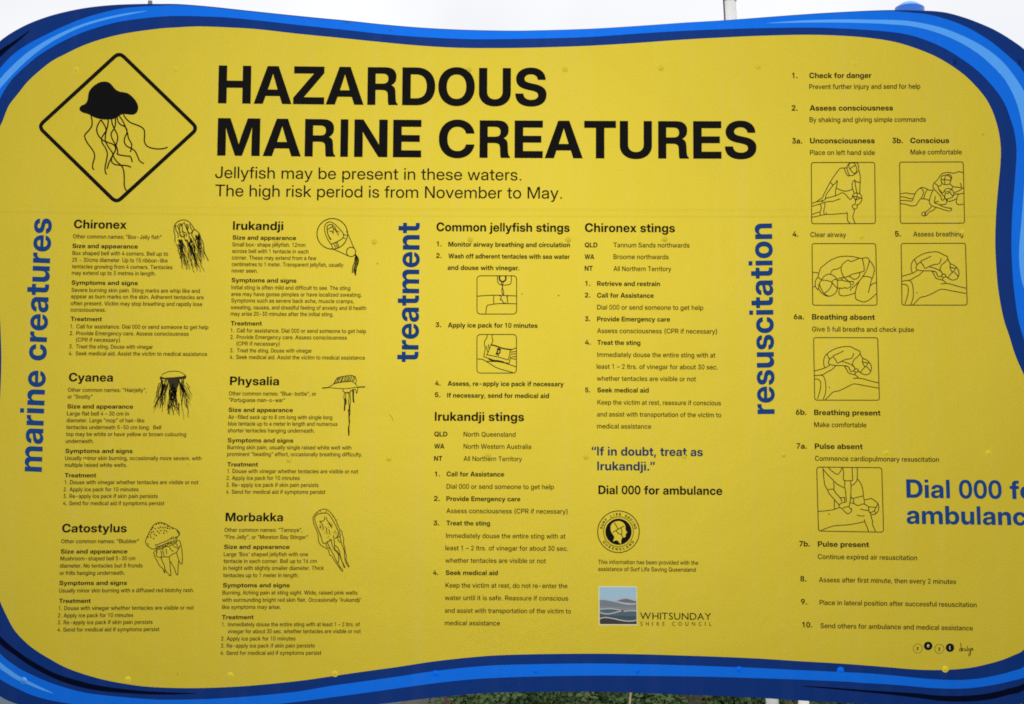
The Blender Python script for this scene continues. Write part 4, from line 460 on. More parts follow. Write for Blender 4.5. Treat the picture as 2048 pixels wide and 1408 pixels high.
GLYPHS['B'] = {
    65: (723, [(4, 0, 1, 257, 728, 1, 466, 728, 1, 719, 0, 1, 541, 0, 1, 433, 340, 1, 411, 414, 0, 365, 568, 0, 340, 663, 1, 384, 663, 1, 358, 568, 0, 312, 414, 0, 289, 340, 1, 177, 0, 1), (170, 151, 1, 170, 278, 1, 554, 278, 1, 554, 151, 1)]),
    66: (646, [(51, 0, 1, 51, 728, 1, 347, 728, 1, 427, 728, 0, 537, 680, 0, 594, 597, 0, 594, 542, 1, 594, 500, 0, 561, 434, 0, 502, 391, 0, 462, 381, 1, 462, 380, 1, 506, 377, 0, 578, 333, 0, 620, 257, 0, 620, 205, 1, 620, 145, 0, 562, 52, 0, 448, 0, 0, 366, 0, 1), (208, 125, 1, 342, 125, 1, 396, 125, 0, 456, 172, 0, 456, 215, 1, 456, 244, 0, 429, 286, 0, 379, 309, 0, 344, 309, 1, 208, 309, 1), (208, 428, 1, 334, 428, 1, 365, 428, 0, 410, 449, 0, 434, 489, 0, 434, 515, 1, 434, 555, 0, 380, 603, 0, 334, 603, 1, 208, 603, 1)]),
    67: (727, [(376, -12, 1, 276, -12, 0, 119, 79, 0, 29, 247, 0, 29, 363, 1, 29, 481, 0, 119, 649, 0, 276, 739, 0, 376, 739, 1, 441, 739, 0, 552, 701, 0, 637, 629, 0, 691, 529, 0, 699, 468, 1, 538, 468, 1, 532, 499, 0, 504, 547, 0, 462, 581, 0, 409, 598, 0, 378, 598, 1, 319, 598, 0, 235, 541, 0, 190, 436, 0, 190, 363, 1, 190, 291, 0, 234, 186, 0, 319, 129, 0, 378, 129, 1, 409, 129, 0, 462, 146, 0, 503, 180, 0, 531, 228, 0, 538, 259, 1, 699, 259, 1, 691, 197, 0, 637, 98, 0, 551, 26, 0, 441, -12, 0)]),
    68: (703, [(313, 0, 1, 123, 0, 1, 123, 135, 1, 305, 135, 1, 376, 135, 0, 468, 187, 0, 513, 290, 0, 513, 364, 1, 513, 439, 0, 468, 541, 0, 376, 593, 0, 305, 593, 1, 120, 593, 1, 120, 728, 1, 315, 728, 1, 425, 728, 0, 587, 639, 0, 674, 476, 0, 674, 364, 1, 674, 252, 0, 587, 89, 0, 425, 0, 0), (212, 728, 1, 212, 0, 1, 51, 0, 1, 51, 728, 1)]),
    69: (612, [(51, 0, 1, 51, 728, 1, 581, 728, 1, 581, 591, 1, 212, 591, 1, 212, 433, 1, 553, 433, 1, 553, 300, 1, 212, 300, 1, 212, 137, 1, 581, 137, 1, 581, 0, 1)]),
    70: (586, [(51, 0, 1, 51, 728, 1, 565, 728, 1, 565, 591, 1, 212, 591, 1, 212, 421, 1, 542, 421, 1, 542, 288, 1, 212, 288, 1, 212, 0, 1)]),
    71: (737, [(377, -12, 1, 273, -12, 0, 116, 82, 0, 29, 251, 0, 29, 363, 1, 29, 481, 0, 119, 649, 0, 276, 739, 0, 374, 739, 1, 438, 739, 0, 549, 703, 0, 636, 634, 0, 690, 540, 0, 697, 482, 1, 534, 482, 1, 528, 509, 0, 502, 552, 0, 463, 582, 0, 411, 598, 0, 380, 598, 1, 320, 598, 0, 235, 541, 0, 190, 436, 0, 190, 363, 1, 190, 291, 0, 236, 186, 0, 321, 129, 0, 381, 129, 1, 431, 129, 0, 504, 165, 0, 545, 230, 0, 545, 273, 1, 582, 270, 1, 392, 270, 1, 392, 390, 1, 702, 390, 1, 702, 295, 1, 702, 204, 0, 619, 66, 0, 473, -12, 0)]),
    72: (720, [(51, 0, 1, 51, 728, 1, 212, 728, 1, 212, 439, 1, 508, 439, 1, 508, 728, 1, 668, 728, 1, 668, 0, 1, 508, 0, 1, 508, 302, 1, 212, 302, 1, 212, 0, 1)]),
    73: (270, [(62, 0, 1, 62, 728, 1, 207, 728, 1, 207, 0, 1)]),
    74: (567, [(269, -11, 1, 156, -11, 0, 27, 110, 0, 27, 222, 1, 27, 273, 1, 178, 273, 1, 178, 221, 1, 178, 174, 0, 225, 124, 0, 267, 124, 1, 308, 124, 0, 356, 174, 0, 356, 221, 1, 356, 728, 1, 517, 728, 1, 517, 219, 1, 517, 108, 0, 385, -11, 0)]),
    75: (694, [(168, 143, 1, 168, 340, 1, 192, 371, 0, 242, 431, 0, 292, 492, 0, 317, 522, 1, 490, 728, 1, 681, 728, 1, 374, 369, 1, 361, 369, 1), (51, 0, 1, 51, 728, 1, 212, 728, 1, 212, 535, 1, 212, 346, 1, 212, 270, 1, 212, 0, 1), (505, 0, 1, 295, 323, 1, 391, 444, 1, 689, 0, 1)]),
    76: (560, [(51, 0, 1, 51, 728, 1, 212, 728, 1, 212, 137, 1, 539, 137, 1, 539, 0, 1)]),
    77: (900, [(51, 0, 1, 51, 728, 1, 287, 728, 1, 396, 410, 1, 404, 386, 0, 425, 316, 0, 447, 239, 0, 465, 169, 0, 471, 146, 1, 431, 146, 1, 437, 169, 0, 455, 239, 0, 477, 316, 0, 497, 386, 0, 505, 410, 1, 613, 728, 1, 848, 728, 1, 848, 0, 1, 691, 0, 1, 691, 334, 1, 691, 358, 0, 693, 428, 0, 695, 508, 0, 697, 589, 0, 697, 626, 1, 716, 626, 1, 705, 587, 0, 681, 503, 0, 659, 423, 0, 638, 356, 0, 631, 334, 1, 515, 0, 1, 385, 0, 1, 268, 334, 1, 261, 356, 0, 240, 423, 0, 216, 503, 0, 192, 587, 0, 180, 626, 1, 202, 626, 1, 203, 589, 0, 205, 508, 0, 207, 428, 0, 209, 358, 0, 209, 334, 1, 209, 0, 1)]),
    78: (728, [(51, 0, 1, 51, 728, 1, 219, 728, 1, 442, 372, 1, 453, 355, 0, 486, 296, 0, 524, 228, 0, 540, 198, 1, 522, 155, 1, 520, 190, 0, 517, 279, 0, 516, 362, 0, 516, 385, 1, 516, 728, 1, 676, 728, 1, 676, 0, 1, 508, 0, 1, 305, 323, 1, 292, 345, 0, 251, 414, 0, 202, 502, 0, 176, 550, 1, 205, 566, 1, 208, 512, 0, 211, 417, 0, 212, 344, 0, 212, 324, 1, 212, 0, 1)]),
    79: (747, [(374, -12, 1, 276, -12, 0, 119, 79, 0, 29, 247, 0, 29, 363, 1, 29, 481, 0, 119, 649, 0, 276, 739, 0, 374, 739, 1, 472, 739, 0, 628, 649, 0, 719, 481, 0, 719, 363, 1, 719, 247, 0, 628, 79, 0, 472, -12, 0), (374, 129, 1, 428, 129, 0, 511, 184, 0, 557, 289, 0, 557, 363, 1, 557, 438, 0, 511, 543, 0, 428, 598, 0, 374, 598, 1, 319, 598, 0, 237, 543, 0, 190, 438, 0, 190, 363, 1, 190, 289, 0, 237, 184, 0, 319, 129, 0)]),
    80: (635, [(51, 0, 1, 51, 728, 1, 343, 728, 1, 425, 728, 0, 546, 669, 0, 612, 560, 0, 612, 486, 1, 612, 412, 0, 546, 303, 0, 424, 244, 0, 341, 244, 1, 141, 244, 1, 141, 378, 1, 332, 378, 1, 370, 378, 0, 425, 405, 0, 455, 453, 0, 455, 486, 1, 455, 519, 0, 425, 567, 0, 370, 594, 0, 332, 594, 1, 212, 594, 1, 212, 0, 1)]),
    81: (747, [(312, 254, 1, 444, 254, 1, 509, 171, 1, 576, 93, 1, 700, -59, 1, 557, -59, 1, 475, 44, 1, 424, 107, 1), (374, -12, 1, 276, -12, 0, 119, 79, 0, 29, 247, 0, 29, 363, 1, 29, 481, 0, 119, 649, 0, 276, 739, 0, 374, 739, 1, 472, 739, 0, 628, 649, 0, 719, 481, 0, 719, 363, 1, 719, 247, 0, 628, 79, 0, 472, -12, 0), (374, 129, 1, 428, 129, 0, 511, 184, 0, 557, 289, 0, 557, 363, 1, 557, 438, 0, 511, 543, 0, 428, 598, 0, 374, 598, 1, 319, 598, 0, 237, 543, 0, 190, 438, 0, 190, 363, 1, 190, 289, 0, 237, 184, 0, 319, 129, 0)]),
    82: (653, [(51, 0, 1, 51, 728, 1, 346, 728, 1, 429, 728, 0, 550, 669, 0, 615, 560, 0, 615, 486, 1, 615, 413, 0, 547, 307, 0, 422, 249, 0, 337, 249, 1, 148, 249, 1, 148, 377, 1, 336, 377, 1, 374, 377, 0, 429, 404, 0, 459, 453, 0, 459, 486, 1, 459, 519, 0, 429, 568, 0, 374, 595, 0, 335, 595, 1, 212, 595, 1, 212, 0, 1), (462, 0, 1, 297, 329, 1, 465, 329, 1, 633, 0, 1)]),
    83: (659, [(332, -12, 1, 238, -12, 0, 104, 47, 0, 34, 160, 0, 34, 239, 1, 188, 239, 1, 189, 202, 0, 224, 147, 0, 289, 119, 0, 334, 119, 1, 374, 119, 0, 433, 140, 0, 466, 180, 0, 466, 206, 1, 466, 229, 0, 440, 262, 0, 383, 287, 0, 338, 296, 1, 262, 312, 1, 154, 335, 0, 48, 437, 0, 48, 516, 1, 48, 583, 0, 118, 683, 0, 244, 739, 0, 328, 739, 1, 413, 739, 0, 537, 683, 0, 606, 577, 0, 608, 503, 1, 458, 503, 1, 455, 552, 0, 385, 609, 0, 329, 609, 1, 294, 609, 0, 239, 587, 0, 208, 549, 0, 208, 524, 1, 208, 502, 0, 233, 471, 0, 287, 448, 0, 331, 439, 1, 398, 424, 1, 457, 412, 0, 543, 375, 0, 598, 325, 0, 625, 259, 0, 625, 217, 1, 625, 146, 0, 555, 43, 0, 423, -12, 0)]),
    84: (639, [(21, 591, 1, 21, 728, 1, 618, 728, 1, 618, 591, 1, 400, 591, 1, 400, 0, 1, 240, 0, 1, 240, 591, 1)]),
    85: (704, [(352, -12, 1, 261, -12, 0, 125, 55, 0, 50, 175, 0, 50, 254, 1, 50, 728, 1, 207, 728, 1, 207, 267, 1, 207, 226, 0, 243, 163, 0, 308, 126, 0, 352, 126, 1, 396, 126, 0, 462, 163, 0, 498, 226, 0, 498, 267, 1, 498, 728, 1, 654, 728, 1, 654, 254, 1, 654, 175, 0, 580, 55, 0, 444, -12, 0)]),
    86: (714, [(257, 0, 1, 4, 728, 1, 179, 728, 1, 290, 387, 1, 312, 316, 0, 359, 156, 0, 385, 65, 1, 339, 65, 1, 364, 156, 0, 409, 316, 0, 430, 387, 1, 538, 728, 1, 710, 728, 1, 463, 0, 1)]),
    87: (1004, [(199, 0, 1, 4, 728, 1, 175, 728, 1, 256, 381, 1, 266, 335, 0, 285, 242, 0, 302, 149, 0, 310, 102, 1, 277, 102, 1, 286, 149, 0, 305, 242, 0, 325, 335, 0, 336, 381, 1, 421, 728, 1, 583, 728, 1, 668, 381, 1, 679, 335, 0, 699, 242, 0, 718, 149, 0, 727, 102, 1, 693, 102, 1, 702, 149, 0, 719, 242, 0, 738, 335, 0, 748, 381, 1, 829, 728, 1, 1001, 728, 1, 806, 0, 1, 627, 0, 1, 528, 385, 1, 517, 428, 0, 495, 536, 0, 480, 605, 1, 524, 605, 1, 509, 536, 0, 487, 428, 0, 476, 385, 1, 377, 0, 1)]),
    88: (706, [(5, 0, 1, 307, 430, 1, 307, 311, 1, 29, 728, 1, 210, 728, 1, 287, 610, 1, 302, 586, 0, 332, 537, 0, 361, 489, 0, 376, 465, 1, 333, 465, 1, 348, 489, 0, 377, 537, 0, 408, 586, 0, 424, 610, 1, 501, 728, 1, 678, 728, 1, 406, 320, 1, 406, 432, 1, 701, 0, 1, 515, 0, 1, 418, 148, 1, 405, 168, 0, 379, 208, 0, 354, 247, 0, 341, 267, 1, 365, 267, 1, 352, 247, 0, 326, 208, 0, 300, 168, 0, 287, 148, 1, 186, 0, 1)]),
    89: (698, [(273, 0, 1, 273, 267, 1, 4, 728, 1, 187, 728, 1, 307, 512, 1, 323, 483, 0, 354, 425, 0, 369, 396, 1, 337, 396, 1, 351, 425, 0, 380, 483, 0, 396, 512, 1, 511, 728, 1, 694, 728, 1, 429, 267, 1, 429, 0, 1)]),
    90: (638, [(26, 0, 1, 26, 123, 1, 338, 503, 1, 368, 539, 0, 430, 609, 0, 462, 644, 1, 481, 591, 1, 434, 591, 0, 340, 591, 0, 293, 591, 1, 36, 591, 1, 36, 728, 1, 609, 728, 1, 609, 604, 1, 302, 227, 1, 272, 191, 0, 209, 119, 0, 176, 83, 1, 157, 137, 1, 204, 137, 0, 298, 137, 0, 345, 137, 1, 612, 137, 1, 612, 0, 1)]),
    97: (559, [(207, -9, 1, 156, -9, 0, 76, 25, 0, 30, 93, 0, 30, 145, 1, 30, 189, 0, 62, 247, 0, 117, 283, 0, 190, 302, 0, 231, 305, 1, 278, 310, 0, 333, 319, 0, 357, 336, 0, 357, 352, 1, 357, 355, 1, 357, 372, 0, 338, 399, 0, 303, 414, 0, 278, 414, 1, 253, 414, 0, 215, 398, 0, 193, 370, 0, 191, 351, 1, 47, 351, 1, 51, 405, 0, 108, 484, 0, 211, 527, 0, 283, 527, 1, 337, 527, 0, 422, 503, 0, 480, 456, 0, 509, 390, 0, 509, 349, 1, 509, 0, 1, 359, 0, 1, 359, 73, 1, 357, 73, 1, 343, 46, 0, 302, 10, 0, 245, -9, 0), (251, 95, 1, 283, 95, 0, 332, 119, 0, 359, 160, 0, 359, 187, 1, 359, 237, 1, 352, 234, 0, 333, 228, 0, 307, 222, 0, 277, 217, 0, 260, 215, 1, 236, 211, 0, 198, 195, 0, 176, 169, 0, 176, 150, 1, 176, 133, 0, 195, 108, 0, 229, 95, 0)]),
    98: (603, [(353, -11, 1, 319, -11, 0, 261, 9, 0, 216, 49, 0, 202, 79, 1, 201, 79, 1, 201, 0, 1, 49, 0, 1, 49, 728, 1, 203, 728, 1, 203, 445, 1, 203, 445, 1, 220, 473, 0, 264, 509, 0, 321, 527, 0, 354, 527, 1, 420, 527, 0, 519, 459, 0, 576, 338, 0, 576, 258, 1, 576, 177, 0, 520, 56, 0, 420, -11, 0), (311, 113, 1, 345, 113, 0, 394, 148, 0, 421, 213, 0, 421, 258, 1, 421, 304, 0, 394, 369, 0, 345, 403, 0, 311, 403, 1, 277, 403, 0, 225, 367, 0, 196, 303, 0, 196, 258, 1, 196, 214, 0, 225, 149, 0, 277, 113, 0)]),
    99: (561, [(289, -12, 1, 211, -12, 0, 93, 56, 0, 27, 178, 0, 27, 257, 1, 27, 337, 0, 93, 459, 0, 211, 527, 0, 289, 527, 1, 341, 527, 0, 429, 497, 0, 494, 441, 0, 532, 365, 0, 536, 319, 1, 387, 319, 1, 385, 338, 0, 370, 369, 0, 345, 392, 0, 312, 404, 0, 292, 404, 1, 257, 404, 0, 208, 369, 0, 182, 303, 0, 182, 257, 1, 182, 213, 0, 208, 147, 0, 257, 111, 0, 292, 111, 1, 312, 111, 0, 345, 124, 0, 368, 146, 0, 384, 178, 0, 387, 198, 1, 536, 198, 1, 534, 152, 0, 496, 76, 0, 430, 19, 0, 342, -12, 0)]),
    100: (603, [(250, -11, 1, 183, -11, 0, 83, 56, 0, 27, 177, 0, 27, 258, 1, 27, 338, 0, 83, 459, 0, 184, 527, 0, 249, 527, 1, 283, 527, 0, 338, 509, 0, 383, 473, 0, 399, 445, 1, 400, 445, 1, 400, 728, 1, 554, 728, 1, 554, 0, 1, 402, 0, 1, 402, 79, 1, 401, 79, 1, 387, 49, 0, 342, 9, 0, 284, -11, 0), (291, 113, 1, 326, 113, 0, 378, 149, 0, 407, 214, 0, 407, 258, 1, 407, 303, 0, 378, 367, 0, 326, 403, 0, 291, 403, 1, 258, 403, 0, 209, 369, 0, 182, 304, 0, 182, 258, 1, 182, 213, 0, 209, 148, 0, 258, 113, 0)]),
    101: (566, [(288, -12, 1, 210, -12, 0, 92, 57, 0, 27, 179, 0, 27, 257, 1, 27, 336, 0, 93, 458, 0, 208, 527, 0, 284, 527, 1, 341, 527, 0, 435, 489, 0, 503, 417, 0, 540, 320, 0, 540, 261, 1, 540, 219, 1, 80, 219, 1, 80, 315, 1, 467, 315, 1, 398, 293, 1, 398, 330, 0, 371, 383, 0, 321, 412, 0, 287, 412, 1, 253, 412, 0, 204, 383, 0, 177, 330, 0, 177, 293, 1, 177, 226, 1, 177, 189, 0, 204, 132, 0, 256, 102, 0, 293, 102, 1, 320, 102, 0, 362, 117, 0, 390, 145, 0, 396, 163, 1, 536, 163, 1, 526, 112, 0, 457, 33, 0, 352, -12, 0)]),
    102: (381, [(362, 516, 1, 362, 396, 1, 9, 396, 1, 9, 516, 1), (102, 0, 1, 102, 579, 1, 102, 629, 0, 141, 695, 0, 217, 728, 0, 275, 728, 1, 302, 728, 0, 352, 728, 0, 362, 728, 1, 362, 608, 1, 355, 608, 0, 323, 608, 0, 312, 608, 1, 281, 608, 0, 256, 583, 0, 256, 552, 1, 256, 0, 1)]),
    103: (603, [(297, -211, 1, 221, -211, 0, 118, -168, 0, 60, -92, 0, 53, -42, 1, 200, -42, 1, 205, -60, 0, 231, -86, 0, 271, -100, 0, 297, -100, 1, 347, -100, 0, 401, -44, 0, 401, 10, 1, 401, 89, 1, 401, 89, 1, 386, 59, 0, 341, 20, 0, 284, 1, 0, 250, 1, 1, 183, 1, 0, 83, 68, 0, 27, 186, 0, 27, 262, 1, 27, 340, 0, 83, 459, 0, 184, 527, 0, 249, 527, 1, 283, 527, 0, 339, 508, 0, 385, 470, 0, 401, 442, 1, 401, 442, 1, 401, 516, 1, 554, 516, 1, 554, 23, 1, 554, -59, 0, 490, -163, 0, 374, -211, 0), (291, 123, 1, 326, 123, 0, 378, 158, 0, 407, 222, 0, 407, 265, 1, 407, 308, 0, 378, 371, 0, 326, 406, 0, 291, 406, 1, 258, 406, 0, 209, 373, 0, 182, 309, 0, 182, 265, 1, 182, 220, 0, 209, 156, 0, 258, 123, 0)]),
    104: (592, [(203, 284, 1, 203, 0, 1, 49, 0, 1, 49, 728, 1, 203, 728, 1, 203, 380, 1, 176, 380, 1, 200, 448, 0, 291, 527, 0, 363, 527, 1, 418, 527, 0, 499, 479, 0, 542, 388, 0, 542, 323, 1, 542, 0, 1, 389, 0, 1, 389, 294, 1, 389, 343, 0, 342, 395, 0, 298, 395, 1, 270, 395, 0, 227, 371, 0, 203, 322, 0)]),
    105: (252, [(49, 0, 1, 49, 516, 1, 203, 516, 1, 203, 0, 1), (52, 610, 1, 52, 728, 1, 191, 728, 1, 191, 610, 1)]),
    106: (253, [(50, 516, 1, 203, 516, 1, 203, -39, 1, 203, -91, 0, 163, -165, 0, 84, -204, 0, 24, -204, 1, -37, -204, 1, -37, -84, 1, -3, -84, 1, 25, -84, 0, 50, -55, 0, 50, -22, 1), (57, 610, 1, 57, 728, 1, 196, 728, 1, 196, 610, 1)]),
    107: (557, [(188, 143, 1, 188, 324, 1, 204, 324, 1, 376, 516, 1, 554, 516, 1, 324, 254, 1, 286, 254, 1), (49, 0, 1, 49, 728, 1, 203, 728, 1, 203, 0, 1), (386, 0, 1, 230, 220, 1, 331, 327, 1, 564, 0, 1)]),
    108: (243, [(52, 0, 1, 52, 728, 1, 191, 728, 1, 191, 0, 1)]),
    109: (891, [(49, 0, 1, 49, 516, 1, 197, 516, 1, 197, 398, 1, 189, 398, 1, 202, 442, 0, 252, 499, 0, 318, 527, 0, 354, 527, 1, 413, 527, 0, 500, 459, 0, 509, 398, 1, 494, 398, 1, 504, 439, 0, 554, 496, 0, 626, 527, 0, 668, 527, 1, 718, 527, 0, 797, 483, 0, 842, 401, 0, 842, 342, 1, 842, 0, 1, 688, 0, 1, 688, 312, 1, 688, 356, 0, 641, 401, 0, 605, 401, 1, 579, 401, 0, 540, 377, 0, 519, 336, 0, 519, 308, 1, 519, 0, 1, 372, 0, 1, 372, 315, 1, 372, 354, 0, 326, 401, 0, 290, 401, 1, 265, 401, 0, 226, 378, 0, 203, 334, 0, 203, 303, 1, 203, 0, 1)]),
    110: (592, [(203, 284, 1, 203, 0, 1, 49, 0, 1, 49, 516, 1, 201, 516, 1, 201, 380, 1, 176, 380, 1, 200, 448, 0, 291, 527, 0, 363, 527, 1, 418, 527, 0, 499, 479, 0, 542, 388, 0, 542, 323, 1, 542, 0, 1, 389, 0, 1, 389, 294, 1, 389, 343, 0, 342, 395, 0, 298, 395, 1, 270, 395, 0, 227, 371, 0, 203, 322, 0)]),
    111: (586, [(293, -12, 1, 214, -12, 0, 94, 55, 0, 27, 176, 0, 27, 257, 1, 27, 339, 0, 94, 460, 0, 214, 527, 0, 293, 527, 1, 372, 527, 0, 492, 460, 0, 558, 339, 0, 558, 257, 1, 558, 176, 0, 492, 55, 0, 372, -12, 0), (293, 112, 1, 326, 112, 0, 375, 146, 0, 403, 212, 0, 403, 257, 1, 403, 304, 0, 375, 369, 0, 326, 404, 0, 293, 404, 1, 260, 404, 0, 210, 369, 0, 182, 304, 0, 182, 257, 1, 182, 211, 0, 210, 146, 0, 260, 112, 0)]),
    112: (603, [(49, -204, 1, 49, 516, 1, 201, 516, 1, 201, 447, 1, 203, 447, 1, 218, 473, 0, 263, 509, 0, 321, 527, 0, 354, 527, 1, 420, 527, 0, 519, 459, 0, 576, 338, 0, 576, 258, 1, 576, 177, 0, 520, 56, 0, 420, -11, 0, 353, -11, 1, 319, -11, 0, 262, 9, 0, 219, 48, 0, 204, 77, 1, 203, 77, 1, 203, -204, 1), (311, 113, 1, 345, 113, 0, 394, 148, 0, 421, 213, 0, 421, 258, 1, 421, 304, 0, 394, 369, 0, 345, 403, 0, 311, 403, 1, 277, 403, 0, 225, 367, 0, 196, 303, 0, 196, 258, 1, 196, 214, 0, 225, 149, 0, 277, 113, 0)]),
    113: (603, [(554, -204, 1, 400, -204, 1, 400, 77, 1, 398, 77, 1, 384, 48, 0, 341, 9, 0, 284, -11, 0, 250, -11, 1, 183, -11, 0, 83, 56, 0, 27, 177, 0, 27, 258, 1, 27, 338, 0, 83, 459, 0, 184, 527, 0, 249, 527, 1, 283, 527, 0, 339, 509, 0, 384, 473, 0, 400, 447, 1, 402, 447, 1, 402, 516, 1, 554, 516, 1), (291, 113, 1, 326, 113, 0, 378, 149, 0, 407, 214, 0, 407, 258, 1, 407, 303, 0, 378, 367, 0, 326, 403, 0, 291, 403, 1, 258, 403, 0, 209, 369, 0, 182, 304, 0, 182, 258, 1, 182, 213, 0, 209, 148, 0, 258, 113, 0)]),
    114: (381, [(49, 0, 1, 49, 516, 1, 198, 516, 1, 198, 427, 1, 199, 427, 1, 213, 474, 0, 273, 519, 0, 325, 519, 1, 338, 519, 0, 359, 518, 0, 369, 517, 1, 369, 388, 1, 360, 389, 0, 323, 391, 0, 305, 391, 1, 275, 391, 0, 229, 364, 0, 203, 311, 0, 203, 273, 1, 203, 0, 1)]),
    115: (527, [(269, -13, 1, 200, -13, 0, 93, 29, 0, 29, 108, 0, 25, 163, 1, 176, 163, 1, 180, 132, 0, 226, 95, 0, 266, 95, 1, 304, 95, 0, 347, 124, 0, 347, 146, 1, 347, 165, 0, 314, 188, 0, 282, 194, 1, 191, 211, 1, 115, 225, 0, 37, 302, 0, 37, 362, 1, 37, 412, 0, 91, 486, 0, 191, 526, 0, 260, 526, 1, 329, 526, 0, 431, 483, 0, 488, 405, 0, 490, 351, 1, 348, 351, 1, 348, 380, 0, 301, 419, 0, 265, 419, 1, 230, 419, 0, 189, 390, 0, 189, 369, 1, 189, 350, 0, 221, 326, 0, 249, 320, 1, 350, 301, 1, 428, 286, 0, 503, 218, 0, 503, 161, 1, 503, 108, 0, 444, 31, 0, 338, -13, 0)]),
    116: (378, [(357, 516, 1, 357, 396, 1, 9, 396, 1, 9, 516, 1), (98, 656, 1, 251, 656, 1, 251, 165, 1, 251, 139, 0, 272, 120, 0, 300, 120, 1, 313, 120, 0, 348, 120, 0, 357, 120, 1, 357, 0, 1, 344, 0, 0, 294, 0, 0, 269, 0, 1, 180, 0, 0, 98, 68, 0, 98, 140, 1)]),
    117: (592, [(229, -11, 1, 174, -11, 0, 93, 37, 0, 49, 128, 0, 49, 192, 1, 49, 516, 1, 203, 516, 1, 203, 222, 1, 203, 173, 0, 250, 121, 0, 293, 121, 1, 322, 121, 0, 365, 145, 0, 389, 194, 0, 389, 232, 1, 389, 516, 1, 542, 516, 1, 542, 0, 1, 391, 0, 1, 391, 136, 1, 416, 136, 1, 391, 68, 0, 301, -11, 0)]),
    118: (561, [(194, 0, 1, 4, 516, 1, 165, 516, 1, 246, 268, 1, 261, 221, 0, 288, 127, 0, 301, 80, 1, 264, 80, 1, 277, 127, 0, 304, 221, 0, 318, 268, 1, 397, 516, 1, 557, 516, 1, 367, 0, 1)]),
    119: (829, [(163, 0, 1, 4, 516, 1, 165, 516, 1, 210, 343, 1, 224, 287, 0, 249, 167, 0, 262, 109, 1, 242, 109, 1, 256, 167, 0, 284, 287, 0, 299, 343, 1, 346, 516, 1, 483, 516, 1, 530, 343, 1, 544, 287, 0, 573, 167, 0, 587, 109, 1, 566, 109, 1, 579, 167, 0, 604, 287, 0, 618, 343, 1, 661, 516, 1, 825, 516, 1, 666, 0, 1, 507, 0, 1, 449, 200, 1, 441, 229, 0, 425, 290, 0, 409, 353, 0, 401, 383, 1, 429, 383, 1, 421, 353, 0, 405, 290, 0, 389, 229, 0, 380, 200, 1, 321, 0, 1)]),
    120: (542, [(4, 0, 1, 211, 296, 1, 208, 233, 1, 17, 516, 1, 184, 516, 1, 226, 448, 1, 245, 415, 0, 280, 353, 0, 297, 322, 1, 250, 322, 1, 268, 353, 0, 302, 415, 0, 323, 448, 1, 365, 516, 1, 529, 516, 1, 333, 233, 1, 336, 297, 1, 538, 0, 1, 370, 0, 1, 323, 73, 1, 304, 106, 0, 270, 165, 0, 252, 195, 1, 292, 195, 1, 274, 165, 0, 239, 106, 0, 219, 73, 1, 171, 0, 1)]),
    121: (561, [(63, -204, 1, 63, -84, 1, 131, -84, 1, 149, -84, 0, 170, -73, 0, 184, -50, 0, 191, -31, 1, 203, 2, 1, 4, 516, 1, 165, 516, 1, 247, 268, 1, 262, 221, 0, 290, 127, 0, 303, 80, 1, 259, 80, 1, 272, 127, 0, 299, 222, 0, 314, 268, 1, 397, 516, 1, 557, 516, 1, 331, -77, 1, 315, -121, 0, 269, -177, 0, 207, -204, 0, 166, -204, 1, 141, -204, 0, 88, -204, 0)]),
    122: (530, [(47, 0, 1, 47, 102, 1, 298, 393, 1, 298, 395, 1, 47, 395, 1, 47, 516, 1, 479, 516, 1, 479, 408, 1, 233, 122, 1, 233, 120, 1, 483, 120, 1, 483, 0, 1)]),
    48: (561, [(280, -12, 1, 199, -12, 0, 87, 80, 0, 29, 248, 0, 29, 363, 1, 29, 479, 0, 87, 648, 0, 199, 739, 0, 280, 739, 1, 362, 739, 0, 474, 648, 0, 532, 479, 0, 532, 363, 1, 532, 248, 0, 474, 79, 0, 362, -12, 0), (280, 115, 1, 320, 115, 0, 374, 175, 0, 401, 286, 0, 401, 363, 1, 401, 441, 0, 374, 552, 0, 320, 612, 0, 280, 612, 1, 240, 612, 0, 187, 552, 0, 160, 441, 0, 160, 363, 1, 160, 286, 0, 187, 175, 0, 240, 115, 0)]),
    49: (561, [(368, 728, 1, 368, 0, 1, 234, 0, 1, 234, 582, 1, 233, 582, 1, 86, 475, 1, 86, 614, 1, 243, 728, 1)]),
    50: (561, [(52, 0, 1, 52, 116, 1, 285, 343, 1, 311, 369, 0, 354, 417, 0, 380, 470, 0, 380, 503, 1, 380, 536, 0, 356, 585, 0, 312, 612, 0, 282, 612, 1, 250, 612, 0, 203, 579, 0, 177, 518, 0, 177, 475, 1, 49, 475, 1, 49, 555, 0, 106, 674, 0, 211, 739, 0, 283, 739, 1, 349, 739, 0, 452, 683, 0, 510, 581, 0, 510, 512, 1, 510, 460, 0, 476, 376, 0, 413, 298, 0, 369, 255, 1, 241, 129, 1, 241, 128, 1, 512, 128, 1, 512, 0, 1)]),
    51: (561, [(278, -12, 1, 199, -12, 0, 90, 58, 0, 35, 173, 0, 35, 242, 1, 167, 242, 1, 167, 203, 0, 195, 145, 0, 244, 112, 0, 278, 112, 1, 309, 112, 0, 357, 143, 0, 384, 197, 0, 384, 232, 1, 384, 267, 0, 355, 317, 0, 302, 343, 0, 264, 343, 1, 177, 343, 1, 177, 438, 1, 325, 598, 1, 325, 599, 1, 70, 599, 1, 70, 728, 1, 487, 728, 1, 487, 605, 1, 288, 392, 1, 288, 425, 1, 365, 433, 0, 467, 384, 0, 519, 289, 0, 519, 227, 1, 519, 157, 0, 458, 49, 0, 351, -12, 0)]),
